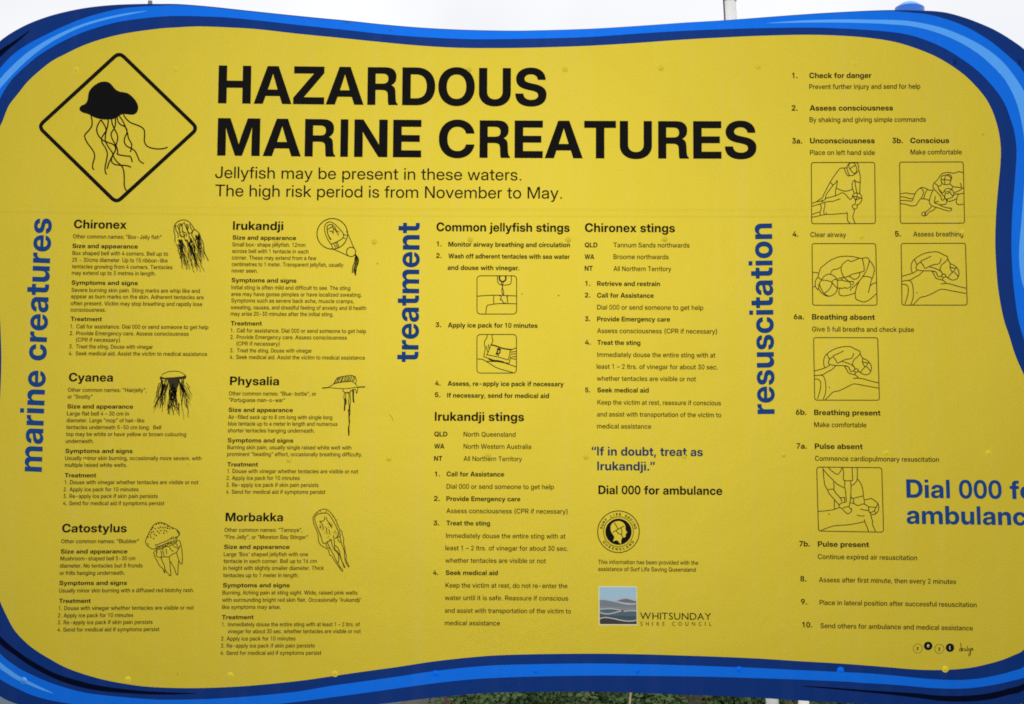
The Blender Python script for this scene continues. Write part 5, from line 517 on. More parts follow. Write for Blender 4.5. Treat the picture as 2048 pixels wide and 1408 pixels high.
    52: (561, [(17, 154, 1, 17, 277, 1, 292, 728, 1, 430, 728, 1, 158, 278, 1, 158, 277, 1, 543, 277, 1, 543, 154, 1), (331, 0, 1, 331, 191, 1, 331, 246, 1, 331, 453, 1, 461, 453, 1, 461, 0, 1)]),
    53: (561, [(280, -11, 1, 211, -11, 0, 106, 48, 0, 44, 154, 0, 41, 226, 1, 172, 226, 1, 173, 193, 0, 202, 142, 0, 251, 112, 0, 281, 112, 1, 312, 112, 0, 359, 145, 0, 386, 204, 0, 386, 242, 1, 386, 281, 0, 360, 340, 0, 313, 373, 0, 283, 373, 1, 243, 373, 0, 186, 335, 0, 177, 300, 1, 50, 300, 1, 69, 728, 1, 480, 728, 1, 480, 599, 1, 191, 599, 1, 181, 437, 1, 182, 437, 1, 205, 465, 0, 269, 493, 0, 307, 493, 1, 351, 493, 0, 426, 456, 0, 485, 389, 0, 518, 299, 0, 518, 246, 1, 518, 171, 0, 458, 55, 0, 351, -11, 0)]),
    54: (561, [(284, -10, 1, 213, -10, 0, 105, 53, 0, 44, 167, 0, 44, 241, 1, 44, 299, 0, 87, 414, 0, 129, 483, 1, 275, 728, 1, 424, 728, 1, 224, 399, 1, 196, 399, 1, 204, 415, 0, 232, 450, 0, 277, 474, 0, 311, 474, 1, 373, 474, 0, 465, 416, 0, 518, 310, 0, 518, 239, 1, 518, 166, 0, 458, 53, 0, 352, -10, 0), (280, 113, 1, 311, 113, 0, 358, 146, 0, 386, 203, 0, 386, 239, 1, 386, 275, 0, 358, 332, 0, 311, 364, 0, 280, 364, 1, 250, 364, 0, 202, 332, 0, 174, 275, 0, 174, 239, 1, 174, 203, 0, 202, 146, 0, 250, 113, 0)]),
    55: (561, [(101, 0, 1, 363, 594, 1, 363, 595, 1, 57, 595, 1, 57, 728, 1, 504, 728, 1, 504, 597, 1, 242, 0, 1)]),
    56: (561, [(280, -12, 1, 207, -12, 0, 97, 40, 0, 36, 134, 0, 36, 196, 1, 36, 246, 0, 75, 322, 0, 144, 371, 0, 191, 378, 1, 191, 378, 1, 130, 389, 0, 57, 475, 0, 57, 541, 1, 57, 600, 0, 113, 689, 0, 214, 739, 0, 280, 739, 1, 347, 739, 0, 448, 690, 0, 504, 601, 0, 504, 541, 1, 504, 475, 0, 431, 389, 0, 369, 378, 1, 369, 378, 1, 416, 371, 0, 486, 322, 0, 525, 245, 0, 525, 196, 1, 525, 134, 0, 464, 40, 0, 353, -12, 0), (280, 103, 1, 311, 103, 0, 358, 129, 0, 385, 176, 0, 385, 207, 1, 385, 239, 0, 358, 287, 0, 311, 315, 0, 280, 315, 1, 250, 315, 0, 203, 287, 0, 176, 239, 0, 176, 207, 1, 176, 176, 0, 202, 129, 0, 249, 103, 0), (280, 432, 1, 307, 432, 0, 348, 455, 0, 371, 499, 0, 371, 527, 1, 371, 556, 0, 348, 598, 0, 308, 622, 0, 280, 622, 1, 253, 622, 0, 212, 598, 0, 190, 556, 0, 190, 527, 1, 190, 499, 0, 212, 456, 0, 253, 432, 0)]),
    57: (561, [(277, 738, 1, 348, 738, 0, 456, 674, 0, 518, 561, 0, 518, 487, 1, 518, 428, 0, 474, 313, 0, 432, 245, 1, 285, 0, 1, 137, 0, 1, 337, 328, 1, 365, 328, 1, 357, 312, 0, 329, 277, 0, 284, 254, 0, 250, 254, 1, 188, 254, 0, 95, 312, 0, 44, 418, 0, 44, 488, 1, 44, 562, 0, 103, 674, 0, 209, 738, 0), (281, 615, 1, 251, 615, 0, 202, 581, 0, 174, 524, 0, 174, 488, 1, 174, 453, 0, 202, 396, 0, 251, 363, 0, 281, 363, 1, 311, 363, 0, 359, 396, 0, 386, 453, 0, 386, 488, 1, 386, 524, 0, 359, 581, 0, 311, 615, 0)]),
    46: (269, [(62, 0, 1, 62, 148, 1, 210, 148, 1, 210, 0, 1)]),
    44: (269, [(36, -155, 1, 71, 121, 1, 217, 121, 1, 143, -155, 1)]),
    58: (269, [(135, -9, 1, 99, -9, 0, 49, 42, 0, 49, 78, 1, 49, 114, 0, 99, 164, 0, 135, 164, 1, 171, 164, 0, 222, 114, 0, 222, 78, 1, 222, 42, 0, 171, -9, 0), (135, 326, 1, 99, 326, 0, 49, 376, 0, 49, 412, 1, 49, 448, 0, 99, 499, 0, 135, 499, 1, 171, 499, 0, 222, 448, 0, 222, 412, 1, 222, 376, 0, 171, 326, 0)]),
    40: (391, [(97, 289, 1, 97, 375, 0, 126, 552, 0, 177, 709, 0, 211, 765, 1, 358, 765, 1, 327, 696, 0, 280, 536, 0, 252, 369, 0, 252, 289, 1, 252, 218, 0, 276, 82, 0, 324, -61, 0, 358, -144, 1, 211, -144, 1, 155, -49, 0, 97, 171, 0)]),
    41: (391, [(33, -144, 1, 67, -61, 0, 114, 82, 0, 138, 218, 0, 138, 289, 1, 138, 369, 0, 111, 536, 0, 63, 696, 0, 33, 765, 1, 180, 765, 1, 214, 709, 0, 265, 552, 0, 293, 375, 0, 293, 289, 1, 293, 171, 0, 236, -49, 0, 180, -144, 1)]),
    45: (645, [(488, 346, 1, 488, 224, 1, 156, 224, 1, 156, 346, 1)]),
    8211: (500, [(500, 346, 1, 500, 224, 1, 0, 224, 1, 0, 346, 1)]),
    39: (274, [(82, 449, 1, 68, 728, 1, 207, 728, 1, 192, 449, 1)]),
    34: (484, [(82, 449, 1, 68, 728, 1, 207, 728, 1, 192, 449, 1), (291, 449, 1, 277, 728, 1, 416, 728, 1, 402, 449, 1)]),
    8220: (448, [(34, 452, 1, 109, 728, 1, 215, 728, 1, 181, 452, 1), (250, 452, 1, 324, 728, 1, 431, 728, 1, 397, 452, 1)]),
    8221: (440, [(34, 452, 1, 69, 728, 1, 215, 728, 1, 141, 452, 1), (241, 452, 1, 276, 728, 1, 422, 728, 1, 348, 452, 1)]),
    8216: (232, [(34, 452, 1, 109, 728, 1, 215, 728, 1, 181, 452, 1)]),
    8217: (232, [(34, 452, 1, 69, 728, 1, 215, 728, 1, 141, 452, 1)]),
    32: (269, []),
}
GLYPHS['G'] = {
    87: (1101, [(1041, 682, 1, 944, 682, 1, 758, 212, 1, 568, 682, 1, 475, 682, 1, 286, 212, 1, 98, 682, 1, 0, 682, 1, 276, -6, 1, 295, -6, 1, 521, 552, 1, 745, -6, 1, 764, -6, 1)]),
    72: (713, [(653, 682, 1, 555, 682, 1, 555, 385, 1, 173, 385, 1, 173, 682, 1, 75, 682, 1, 75, 0, 1, 173, 0, 1, 173, 297, 1, 555, 297, 1, 555, 0, 1, 653, 0, 1)]),
    73: (234, [(174, 682, 1, 76, 682, 1, 76, 0, 1, 174, 0, 1)]),
    84: (647, [(587, 682, 1, 17, 682, 1, 17, 594, 1, 253, 594, 1, 253, 0, 1, 351, 0, 1, 351, 594, 1, 587, 594, 1)]),
    83: (486, [(399, 643, 1, 362, 664, 1, 325, 679, 1, 286, 688, 1, 247, 691, 1, 162, 678, 1, 97, 642, 1, 55, 584, 1, 40, 509, 1, 86, 396, 1, 188, 320, 1, 289, 252, 1, 335, 165, 1, 328, 136, 1, 308, 108, 1, 273, 87, 1, 224, 79, 1, 175, 85, 1, 128, 105, 1, 84, 136, 1, 44, 178, 1, 44, 54, 1, 87, 26, 1, 133, 6, 1, 182, -5, 1, 235, -9, 1, 311, 5, 1, 372, 43, 1, 412, 102, 1, 426, 176, 1, 380, 303, 1, 279, 381, 1, 177, 443, 1, 131, 522, 1, 139, 555, 1, 161, 581, 1, 196, 597, 1, 239, 603, 1, 275, 600, 1, 315, 588, 1, 356, 566, 1, 399, 532, 1)]),
    85: (708, [(648, 682, 1, 550, 682, 1, 550, 285, 1, 548, 240, 1, 542, 200, 1, 528, 165, 1, 507, 136, 1, 479, 114, 1, 444, 97, 1, 399, 85, 1, 347, 81, 1, 305, 85, 1, 266, 95, 1, 231, 113, 1, 200, 139, 1, 181, 163, 1, 168, 192, 1, 161, 229, 1, 159, 279, 1, 159, 682, 1, 61, 682, 1, 61, 258, 1, 85, 138, 1, 149, 55, 1, 240, 7, 1, 345, -9, 1, 478, 11, 1, 573, 67, 1, 629, 154, 1, 648, 268, 1)]),
    78: (766, [(706, 682, 1, 614, 682, 1, 614, 154, 1, 152, 682, 1, 74, 682, 1, 74, 0, 1, 166, 0, 1, 166, 525, 1, 622, 0, 1, 706, 0, 1)]),
    68: (764, [(76, 0, 1, 342, 0, 1, 493, 29, 1, 607, 105, 1, 679, 214, 1, 704, 341, 1, 683, 462, 1, 617, 572, 1, 504, 651, 1, 341, 682, 1, 76, 682, 1), (174, 594, 1, 325, 594, 1, 449, 574, 1, 536, 519, 1, 586, 438, 1, 603, 341, 1, 592, 266, 1, 550, 183, 1, 466, 116, 1, 330, 88, 1, 174, 88, 1)]),
    65: (727, [(362, 686, 1, 293, 686, 1, 0, 0, 1, 100, 0, 1, 186, 201, 1, 476, 201, 1, 567, 0, 1, 667, 0, 1), (326, 536, 1, 436, 289, 1, 224, 289, 1)]),
    89: (664, [(301, 447, 1, 118, 682, 1, 0, 682, 1, 253, 361, 1, 253, 0, 1, 351, 0, 1, 351, 360, 1, 604, 682, 1, 486, 682, 1)]),
    82: (664, [(77, 682, 1, 77, 0, 1, 175, 0, 1, 175, 296, 1, 216, 296, 1, 253, 291, 1, 292, 271, 1, 338, 223, 1, 397, 140, 1, 487, 0, 1, 604, 0, 1, 574, 42, 1, 551, 74, 1, 531, 103, 1, 511, 135, 1, 474, 195, 1, 439, 246, 1, 402, 289, 1, 359, 324, 1, 408, 351, 1, 443, 389, 1, 465, 436, 1, 473, 491, 1, 457, 571, 1, 413, 631, 1, 342, 669, 1, 249, 682, 1), (175, 598, 1, 238, 598, 1, 299, 591, 1, 340, 570, 1, 364, 538, 1, 372, 495, 1, 366, 454, 1, 345, 418, 1, 303, 393, 1, 238, 384, 1, 175, 384, 1)]),
    69: (531, [(462, 682, 1, 75, 682, 1, 75, 0, 1, 471, 0, 1, 471, 88, 1, 173, 88, 1, 173, 300, 1, 452, 300, 1, 452, 388, 1, 173, 388, 1, 173, 594, 1, 462, 594, 1)]),
    67: (723, [(656, 635, 1, 590, 660, 1, 530, 678, 1, 475, 688, 1, 422, 691, 1, 272, 664, 1, 154, 589, 1, 76, 475, 1, 48, 331, 1, 70, 218, 1, 136, 107, 1, 251, 24, 1, 416, -9, 1, 490, -5, 1, 554, 8, 1, 611, 27, 1, 663, 51, 1, 663, 158, 1, 604, 125, 1, 544, 101, 1, 484, 86, 1, 425, 81, 1, 313, 100, 1, 225, 153, 1, 169, 235, 1, 149, 340, 1, 170, 444, 1, 227, 527, 1, 313, 581, 1, 421, 601, 1, 479, 597, 1, 537, 584, 1, 595, 562, 1, 656, 530, 1)]),
    79: (838, [(45, 341, 1, 71, 208, 1, 143, 97, 1, 258, 20, 1, 409, -9, 1, 564, 20, 1, 680, 97, 1, 753, 209, 1, 778, 341, 1, 752, 476, 1, 679, 587, 1, 563, 663, 1, 411, 691, 1, 261, 663, 1, 145, 587, 1, 71, 475, 1), (146, 341, 1, 166, 445, 1, 222, 527, 1, 305, 581, 1, 411, 601, 1, 517, 581, 1, 601, 527, 1, 657, 445, 1, 677, 341, 1, 657, 238, 1, 601, 155, 1, 517, 101, 1, 411, 81, 1, 305, 101, 1, 222, 155, 1, 166, 238, 1)]),
    76: (540, [(172, 682, 1, 74, 682, 1, 74, 0, 1, 480, 0, 1, 480, 88, 1, 172, 88, 1)]),
}
CACHE = {}
CAPR = [[(66, 0), (66, 727), (395, 727), (470, 722), (530, 702), (580, 660), (608, 600), (612, 530), (600, 465), (566, 415),
         (520, 383), (562, 357), (588, 315), (596, 250), (599, 170), (604, 95), (614, 50), (640, 24), (640, 0), (468, 0), (456, 40),
         (452, 110), (450, 190), (443, 240), (420, 272), (380, 285), (330, 288), (219, 288), (219, 0)],
        [(219, 412), (362, 412), (405, 418), (438, 438), (455, 470), (459, 508), (452, 548), (432, 580), (395, 598), (350, 602), (219, 602)]]


def glyph(face, ch):
    key = (face, ch)
    if key in CACHE: return CACHE[key]
    if face == 'T':                                        # the big title: bold with an upright R leg
        if ch == 'R':
            cs = [CAPR[0], CAPR[1]]
            v, t = cdt(cs)
            CACHE[key] = (672, v, t)
            return CACHE[key]
        CACHE[key] = glyph('B', ch)
        return CACHE[key]
    adv, parts = GLYPHS[face][ord(ch)]
    contours = []
    for part in parts:
        raw = [(part[i], part[i + 1], part[i + 2] == 1) for i in range(0, len(part), 3)]
        pts = []
        n = len(raw)
        full = []
        for i in range(n):
            a, b = raw[i], raw[(i + 1) % n]
            full.append(a)
            if not a[2] and not b[2]: full.append(((a[0] + b[0]) / 2, (a[1] + b[1]) / 2, True))
        st = next(i for i, p in enumerate(full) if p[2])
        full = full[st:] + full[:st]
        i = 0
        while i < len(full):
            a = full[i]
            b = full[(i + 1) % len(full)]
            pts.append((a[0], a[1]))
            if b[2]:
                i += 1
            else:
                c = full[(i + 2) % len(full)]
                for t in (0.25, 0.5, 0.75):
                    pts.append(((1 - t) ** 2 * a[0] + 2 * t * (1 - t) * b[0] + t * t * c[0],
                                (1 - t) ** 2 * a[1] + 2 * t * (1 - t) * b[1] + t * t * c[1]))
                i += 2
        contours.append(pts)
    v, t = cdt(contours) if contours else ([], [])
    CACHE[key] = (adv, v, t)
    return CACHE[key]


def layout(face, text, track=0.0):
    x, out = 0.0, []
    for ch in text:
        a, v, t = glyph(face, ch)
        out.append((x, v, t))
        x += a + track
    ink = [(ox + p[0]) for ox, v, t in out for p in v]
    return out, min(ink), max(ink)


def write(S, text, x0, x1, yb, cap, face, h=0.0012, fit=None, track=0.0):
    """one line of print from x0 to x1 on the baseline that starts at yb; lines follow the slight warp of the printed sheet"""
    out, a, b = layout(face, text, track)
    if fit: b = layout(face, fit, track)[2]
    sx = (x1 - x0) / (b - a)
    sy = cap / (682.0 if face == 'G' else 727.0)
    X0 = (x0 - 1024) / 1024
    for ox, v, t in out:
        q = []
        for px, py in v:
            u = (ox + px - a) * sx
            X = (x0 + u - 1024) / 1024
            Y = (yb - 704) / 704
            y = yb + 0.0054 * u + 0.0175 * Y * 512 * (X * X - X0 * X0)
            lean = -0.0058 + 0.0406 * X + 0.017 * X * Y
            q.append((x0 + u - lean * py * sy, y - py * sy))
        S.tri(q, t, h)


def write_up(S, text, x_low, y_low, x_high, y_high, cap, face, h=0.0012):
    """a line of print running upwards; its baseline goes from (x_low, y_low) to (x_high, y_high)"""
    out, a, b = layout(face, text)
    L = math.hypot(x_high - x_low, y_high - y_low)
    dx, dy = (x_high - x_low) / L, (y_high - y_low) / L
    s = L / (b - a)
    sy = cap / 727.0
    for ox, v, t in out:
        S.tri([(x_low + dx * (ox + px - a) * s + dy * py * sy, y_low + dy * (ox + px - a) * s - dx * py * sy) for px, py in v], t, h)


class Zoom:
    """an enlarged part of the layout: its corner and its scale"""

    def __init__(self, ox, oy, s): self.o, self.s = (ox, oy), s

    def __call__(self, *p):
        return [(self.o[0] + x / self.s, self.o[1] + y / self.s) for x, y in p]

    def text(self, S, text, x0, x1, yb, cap, face, **k):
        write(S, text, self.o[0] + x0 / self.s, self.o[0] + x1 / self.s, self.o[1] + yb / self.s, cap, face, **k)


# ------------------------------------------------------------------ materials
M_YEL = vinyl_mat('yellow_vinyl', lin(171, 154, 39), lin(166, 149, 34), sheen=0.4, bump=0.12, rough=0.365, gloss=0.12, streak=0.06)
M_NAVY = vinyl_mat('navy_vinyl', lin(3, 39, 100), lin(3, 36, 94), sheen=0.4, rough=0.365)
M_BLUE = vinyl_mat('bright_blue_vinyl', lin(3, 89, 190), lin(3, 86, 184), sheen=0.4, rough=0.365)
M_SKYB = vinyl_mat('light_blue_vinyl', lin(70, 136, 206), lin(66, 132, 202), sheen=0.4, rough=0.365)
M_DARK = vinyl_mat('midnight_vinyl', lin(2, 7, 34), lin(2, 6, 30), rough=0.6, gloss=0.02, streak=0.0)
M_INK = simple_mat('black_print', lin(15, 14, 11), 0.65, 0.06)
M_FINE = simple_mat('fine_black_print', lin(22, 20, 12), 0.65, 0.06)
M_LINE = simple_mat('thin_black_print', lin(48, 42, 16), 0.6, 0.12)
M_BINK = simple_mat('blue_print', lin(4, 58, 118), 0.6, 0.12)
M_BQ = simple_mat('slate_blue_print', lin(14, 54, 88), 0.6, 0.1)
M_CREAM = simple_mat('cream_print', lin(214, 210, 170), 0.5, 0.3)
M_POST = simple_mat('blue_post_paint', lin(40, 110, 215), 0.3, 0.5)
M_CAP = simple_mat('pale_blue_cap_paint', lin(120, 182, 250), 0.25, 0.5)
M_STEEL = simple_mat('grey_steel', lin(120, 122, 125), 0.5, 0.5, 0.3)

# ------------------------------------------------------------------ ground, sea and hill
def grid_mesh(name, xs, ys, zf, mat):
    v = [(x, y, zf(x, y)) for y in ys for x in xs]
    n = len(xs)
    f = [(j * n + i, j * n + i + 1, (j + 1) * n + i + 1, (j + 1) * n + i) for j in range(len(ys) - 1) for i in range(n - 1)]
    me = bpy.data.meshes.new(name)
    me.from_pydata(v, [], f)
    me.materials.append(mat)
    for p in me.polygons: p.use_smooth = True
    o = bpy.data.objects.new(name, me)
    COL.objects.link(o)
    return o


def noise_mat(name, c1, c2, scale, rough=0.9, bump=0.0, dist=0.05):
    m, n, l, b = new_mat(name)
    tc = n.new('ShaderNodeTexCoord')
    t = n.new('ShaderNodeTexNoise')
    t.inputs['Scale'].default_value = scale
    t.inputs['Detail'].default_value = 6.0
    l.new(tc.outputs['Object'], t.inputs['Vector'])
    r = n.new('ShaderNodeValToRGB')
    r.color_ramp.elements[0].position, r.color_ramp.elements[1].position = 0.35, 0.65
    r.color_ramp.elements[0].color, r.color_ramp.elements[1].color = c1, c2
    l.new(t.outputs['Fac'], r.inputs['Fac'])
    l.new(r.outputs['Color'], b.inputs['Base Color'])
    b.inputs['Roughness'].default_value = rough
    if bump:
        bp = n.new('ShaderNodeBump')
        bp.inputs['Strength'].default_value = bump
        bp.inputs['Distance'].default_value = dist
        l.new(t.outputs['Fac'], bp.inputs['Height'])
        l.new(bp.outputs['Normal'], b.inputs['Normal'])
    return m


M_GROUND = noise_mat('foreshore_concrete', (0.26, 0.25, 0.23, 1), (0.34, 0.33, 0.30, 1), 1.5)
v = []
quay = bpy.data.meshes.new('ground')
gx0, gx1, gy0, gy1 = -60, 60, -40, 25
quay.from_pydata([(gx0, gy0, 0), (gx1, gy0, 0), (gx1, gy1, 0), (gx0, gy1, 0), (gx0, gy1, -4), (gx1, gy1, -4)], [], [(0, 1, 2, 3), (3, 2, 5, 4)])
quay.materials.append(M_GROUND)
go = bpy.data.objects.new('ground', quay)
COL.objects.link(go)
tag(go, kind='structure')
SEA_Z = -2.0
M_SEA = noise_mat('grey_sea', (0.085, 0.135, 0.165, 1), (0.105, 0.16, 0.19, 1), 0.2, rough=0.8, bump=0.5, dist=0.3)
M_SEA.node_tree.nodes['Principled BSDF'].inputs['Specular IOR Level'].default_value = 0.1
sea = grid_mesh('sea', [-3000, 3000], [24, 5000], lambda x, y: SEA_Z, M_SEA)
tag(sea, kind='structure')


def hill_z(x, y):
    a = max(0.0, min(1.0, (x + 9.0 + (y - 130) * 0.05) / 12.0))
    b = max(0.0, min(1.0, (y - 130.0) / 110.0))
    k = a * a * (3 - 2 * a)
    return SEA_Z - 0.6 + k * (0.8 + 21.0 * b ** 0.9 + 2.0 * math.sin(x * 0.09) * b + 1.4 * math.sin(x * 0.23 + y * 0.05) * b)


M_EARTH = noise_mat('hill_earth', (0.05, 0.05, 0.028, 1), (0.09, 0.075, 0.045, 1), 0.15)
hill = grid_mesh('hill', [-12 + 4 * i for i in range(56)], [126 + 4 * i for i in range(40)], hill_z, M_EARTH)
tag(hill, kind='structure')


# foliage material: greens that change from tree to tree, some dry brown crowns
def leaf_mat(name, c):
    m, n, l, b = new_mat(name)
    tc = n.new('ShaderNodeTexCoord')
    t1 = n.new('ShaderNodeTexNoise')
    t1.inputs['Scale'].default_value = 0.32
    t1.inputs['Detail'].default_value = 4.0
    t2 = n.new('ShaderNodeTexNoise')
    t2.inputs['Scale'].default_value = 2.2
    t2.inputs['Detail'].default_value = 3.0
    for t in (t1, t2): l.new(tc.outputs['Object'], t.inputs['Vector'])
    r = n.new('ShaderNodeValToRGB')
    cr = r.color_ramp
    cr.elements[0].position, cr.elements[0].color = 0.33, c[0]
    cr.elements[1].position, cr.elements[1].color = 0.50, c[1]
    e = cr.elements.new(0.62); e.color = c[2]
    e = cr.elements.new(0.68); e.color = c[3]
    l.new(t1.outputs['Fac'], r.inputs['Fac'])
    mx = n.new('ShaderNodeMixRGB')
    mx.blend_type = 'MULTIPLY'
    mx.inputs['Fac'].default_value = 0.6
    r2 = n.new('ShaderNodeValToRGB')
    r2.color_ramp.elements[0].position, r2.color_ramp.elements[1].position = 0.3, 0.62
    r2.color_ramp.elements[0].color = (0.6, 0.6, 0.6, 1)
    r2.color_ramp.elements[1].color = (1, 1, 1, 1)
    l.new(t2.outputs['Fac'], r2.inputs['Fac'])
    l.new(r.outputs['Color'], mx.inputs[1])
    l.new(r2.outputs['Color'], mx.inputs[2])
    l.new(mx.outputs[0], b.inputs['Base Color'])
    b.inputs['Roughness'].default_value = 0.8
    b.inputs['Specular IOR Level'].default_value = 0.05
    return m


M_LEAF = leaf_mat('hillside_foliage', [(0.050, 0.095, 0.042, 1), (0.078, 0.135, 0.050, 1), (0.110, 0.160, 0.062, 1), (0.17, 0.135, 0.09, 1)])
M_DRY = leaf_mat('dry_foliage', [(0.11, 0.085, 0.06, 1), (0.14, 0.10, 0.07, 1), (0.16, 0.12, 0.085, 1), (0.17, 0.13, 0.10, 1)])
M_BARK = simple_mat('bark', (0.10, 0.075, 0.055, 1), 0.9, 0.2)


def crown(V, F, cx, cy, cz, r, hgt, rnd, leaf=0.34, count=200):
    lumps = [(rnd.uniform(-.55, .55) * r, rnd.uniform(-.55, .55) * r, rnd.uniform(.15, 1.0) * hgt, rnd.uniform(.35, .6) * r) for _ in range(9)]
    for _ in range(count):
        lx, ly, lz, lr = rnd.choice(lumps)
        d = Vector((rnd.gauss(0, 1), rnd.gauss(0, 1), rnd.gauss(0.25, 1))).normalized()
        p = Vector((cx + lx, cy + ly, cz + lz)) + d * lr * rnd.uniform(.75, 1.05)
        nrm = (d + Vector((rnd.gauss(0, .5), rnd.gauss(0, .5), rnd.gauss(.3, .5)))).normalized()
        u = nrm.orthogonal().normalized()
        w = nrm.cross(u)
        a = rnd.uniform(0, 6.28)
        u, w = u * math.cos(a) + w * math.sin(a), w * math.cos(a) - u * math.sin(a)
        s = leaf * rnd.uniform(.6, 1.3)
        b = len(V)
        for k in ((-1, -.5), (.2, -.75), (1, .1), (.3, .8), (-.7, .6)):
            V.append(tuple(p + u * k[0] * s + w * k[1] * s))
        F.append((b, b + 1, b + 2, b + 3, b + 4))


def post_mesh(V, F, p, q, r0, r1, n=12):
    d = (Vector(q) - Vector(p)).normalized()
    u = d.orthogonal().normalized()
    w = d.cross(u)
    b = len(V)
    for c, r in ((p, r0), (q, r1)):
        for i in range(n):
            a = 2 * math.pi * i / n
            V.append(tuple(Vector(c) + u * r * math.cos(a) + w * r * math.sin(a)))
    for i in range(n):
        j = (i + 1) % n
        F.append((b + i, b + j, b + n + j, b + n + i))
    F.append(tuple(b + n + i for i in range(n)))
    F.append(tuple(b + i for i in reversed(range(n))))


def raw_obj(name, V, F, mat, parent=None, smooth=False):
    me = bpy.data.meshes.new(name)
    me.from_pydata(V, [], F)
    me.materials.append(mat)
    if smooth:
        for p in me.polygons: p.use_smooth = True
    o = bpy.data.objects.new(name, me)
    COL.objects.link(o)
    o.parent = parent
    return o


rnd = random.Random(11)
V, F = [], []
made = 0
for row in range(16):
    y = 127.2 + row * 4.2
    x = -9.0 + rnd.uniform(0, 3)
    while x < (70 if row < 9 else 120):
        xx, yy = x + rnd.uniform(-1, 1), y + rnd.uniform(-1.6, 1.6)
        z = hill_z(xx, yy)
        if z > SEA_Z - 0.55 and xx > -4.0 - (yy - 130) * 0.02:
            near = row < 5 and xx < 45
            crown(V, F, xx, yy, z - 0.1, rnd.uniform(1.3, 2.3), rnd.uniform(1.4, 3.0), rnd,
                  leaf=0.17 if near else 0.42, count=520 if near else 110)
            made += 1
        x += rnd.uniform(1.6, 2.8)
forest = raw_obj('forest', V, F, M_LEAF)
tag(forest, 'dense green wooded hillside across the water under the sign', 'forest', kind='stuff')

dry = bpy.data.objects.new('dry_tree', None)
COL.objects.link(dry)
dp = at(896, 1408, 124.0)
dry.location = (dp.x, 124.0, SEA_Z - 0.4)
tag(dry, 'brown dry leafless-looking tree at the water end of the wooded hillside', 'tree')
V, F = [], []
crown(V, F, 0, 0, 1.0, 0.62, 1.3, random.Random(3), leaf=0.11, count=420)
raw_obj('crown', V, F, M_DRY, dry)
V, F = [], []
post_mesh(V, F, (0, 0, 0), (0.1, 0, 2.0), 0.12, 0.07)
raw_obj('trunk', V, F, M_BARK, dry, True)

# ------------------------------------------------------------------ posts and poles behind the sign
def ground_point(px0, py0, px1, py1, depth):
    a, b = at(px0, py0, depth), at(px1, py1, depth)
    t = (0.0 - b.z) / (a.z - b.z)
    return b + (a - b) * t, a


M_WHITEPOLE = noise_mat('weathered_white_paint', (0.76, 0.76, 0.75, 1), (0.90, 0.90, 0.88, 1), 3.0, rough=0.55)
lamp = bpy.data.objects.new('flagpole', None)
COL.objects.link(lamp)
foot, top = ground_point(1441.5, -300, 1544.0, 1408, 12.0)
tag(lamp, 'tall leaning white pole with a dark cable, rising behind the sign', 'pole')
V, F = [], []
pw = 12.6 * UNIT * (12.0 + DIST) / DIST
post_mesh(V, F, foot, top, pw * 1.06, pw * 0.97, 20)
raw_obj('pole', V, F, M_WHITEPOLE, lamp, True)
V, F = [], []
off = Vector((-pw * 1.06, -0.01, 0))
post_mesh(V, F, foot + off, top + off, 0.005, 0.005, 8)
raw_obj('cable', V, F, simple_mat('black_cable', lin(40, 40, 44), 0.6), lamp, True)
V, F = [], []
kk = (at(1458, 2, 12.0).z - foot.z) / (top.z - foot.z)
bp_ = foot + (top - foot) * kk
for dz in (0.0, 0.035):
    post_mesh(V, F, bp_ + Vector((0, 0, dz)), bp_ + Vector((0, 0, dz + 0.012)), pw * 1.1, pw * 1.1, 20)
raw_obj('band', V, F, M_STEEL, lamp, True)

pile = bpy.data.objects.new('bollard_post', None)
COL.objects.link(pile)
foot, top = ground_point(1607.5, 1300, 1607.5, 1408, 14.0)
tag(pile, 'short plain white post beside the leaning pole, below the sign', 'post')
V, F = [], []
pw = 10.6 * UNIT * (14.0 + DIST) / DIST
post_mesh(V, F, foot, top, pw, pw, 20)
raw_obj('shaft', V, F, simple_mat('white_paint', lin(228, 226, 218), 0.5), pile, True)
V, F = [], []
post_mesh(V, F, top, top + Vector((0, 0, 0.03)), pw * 1.12, pw * 0.9, 20)
raw_obj('cap', V, F, M_STEEL, pile, True)

V, F = [], []
foot, top = ground_point(1265.5, 1340, 1259.5, 1408, 18.0)
post_mesh(V, F, foot, top, 0.012, 0.010, 8)
stick = raw_obj('bamboo_stake', V, F, simple_mat('dry_cane', lin(170, 150, 112), 0.7), None, True)
tag(stick, 'thin tan cane stake against the wooded hillside, under the middle of the sign', 'stake')

# ------------------------------------------------------------------ the sign
sign = bpy.data.objects.new('information_sign', None)
COL.objects.link(sign)
tag(sign, 'large wavy yellow warning board with blue border about stinging jellyfish', 'sign')

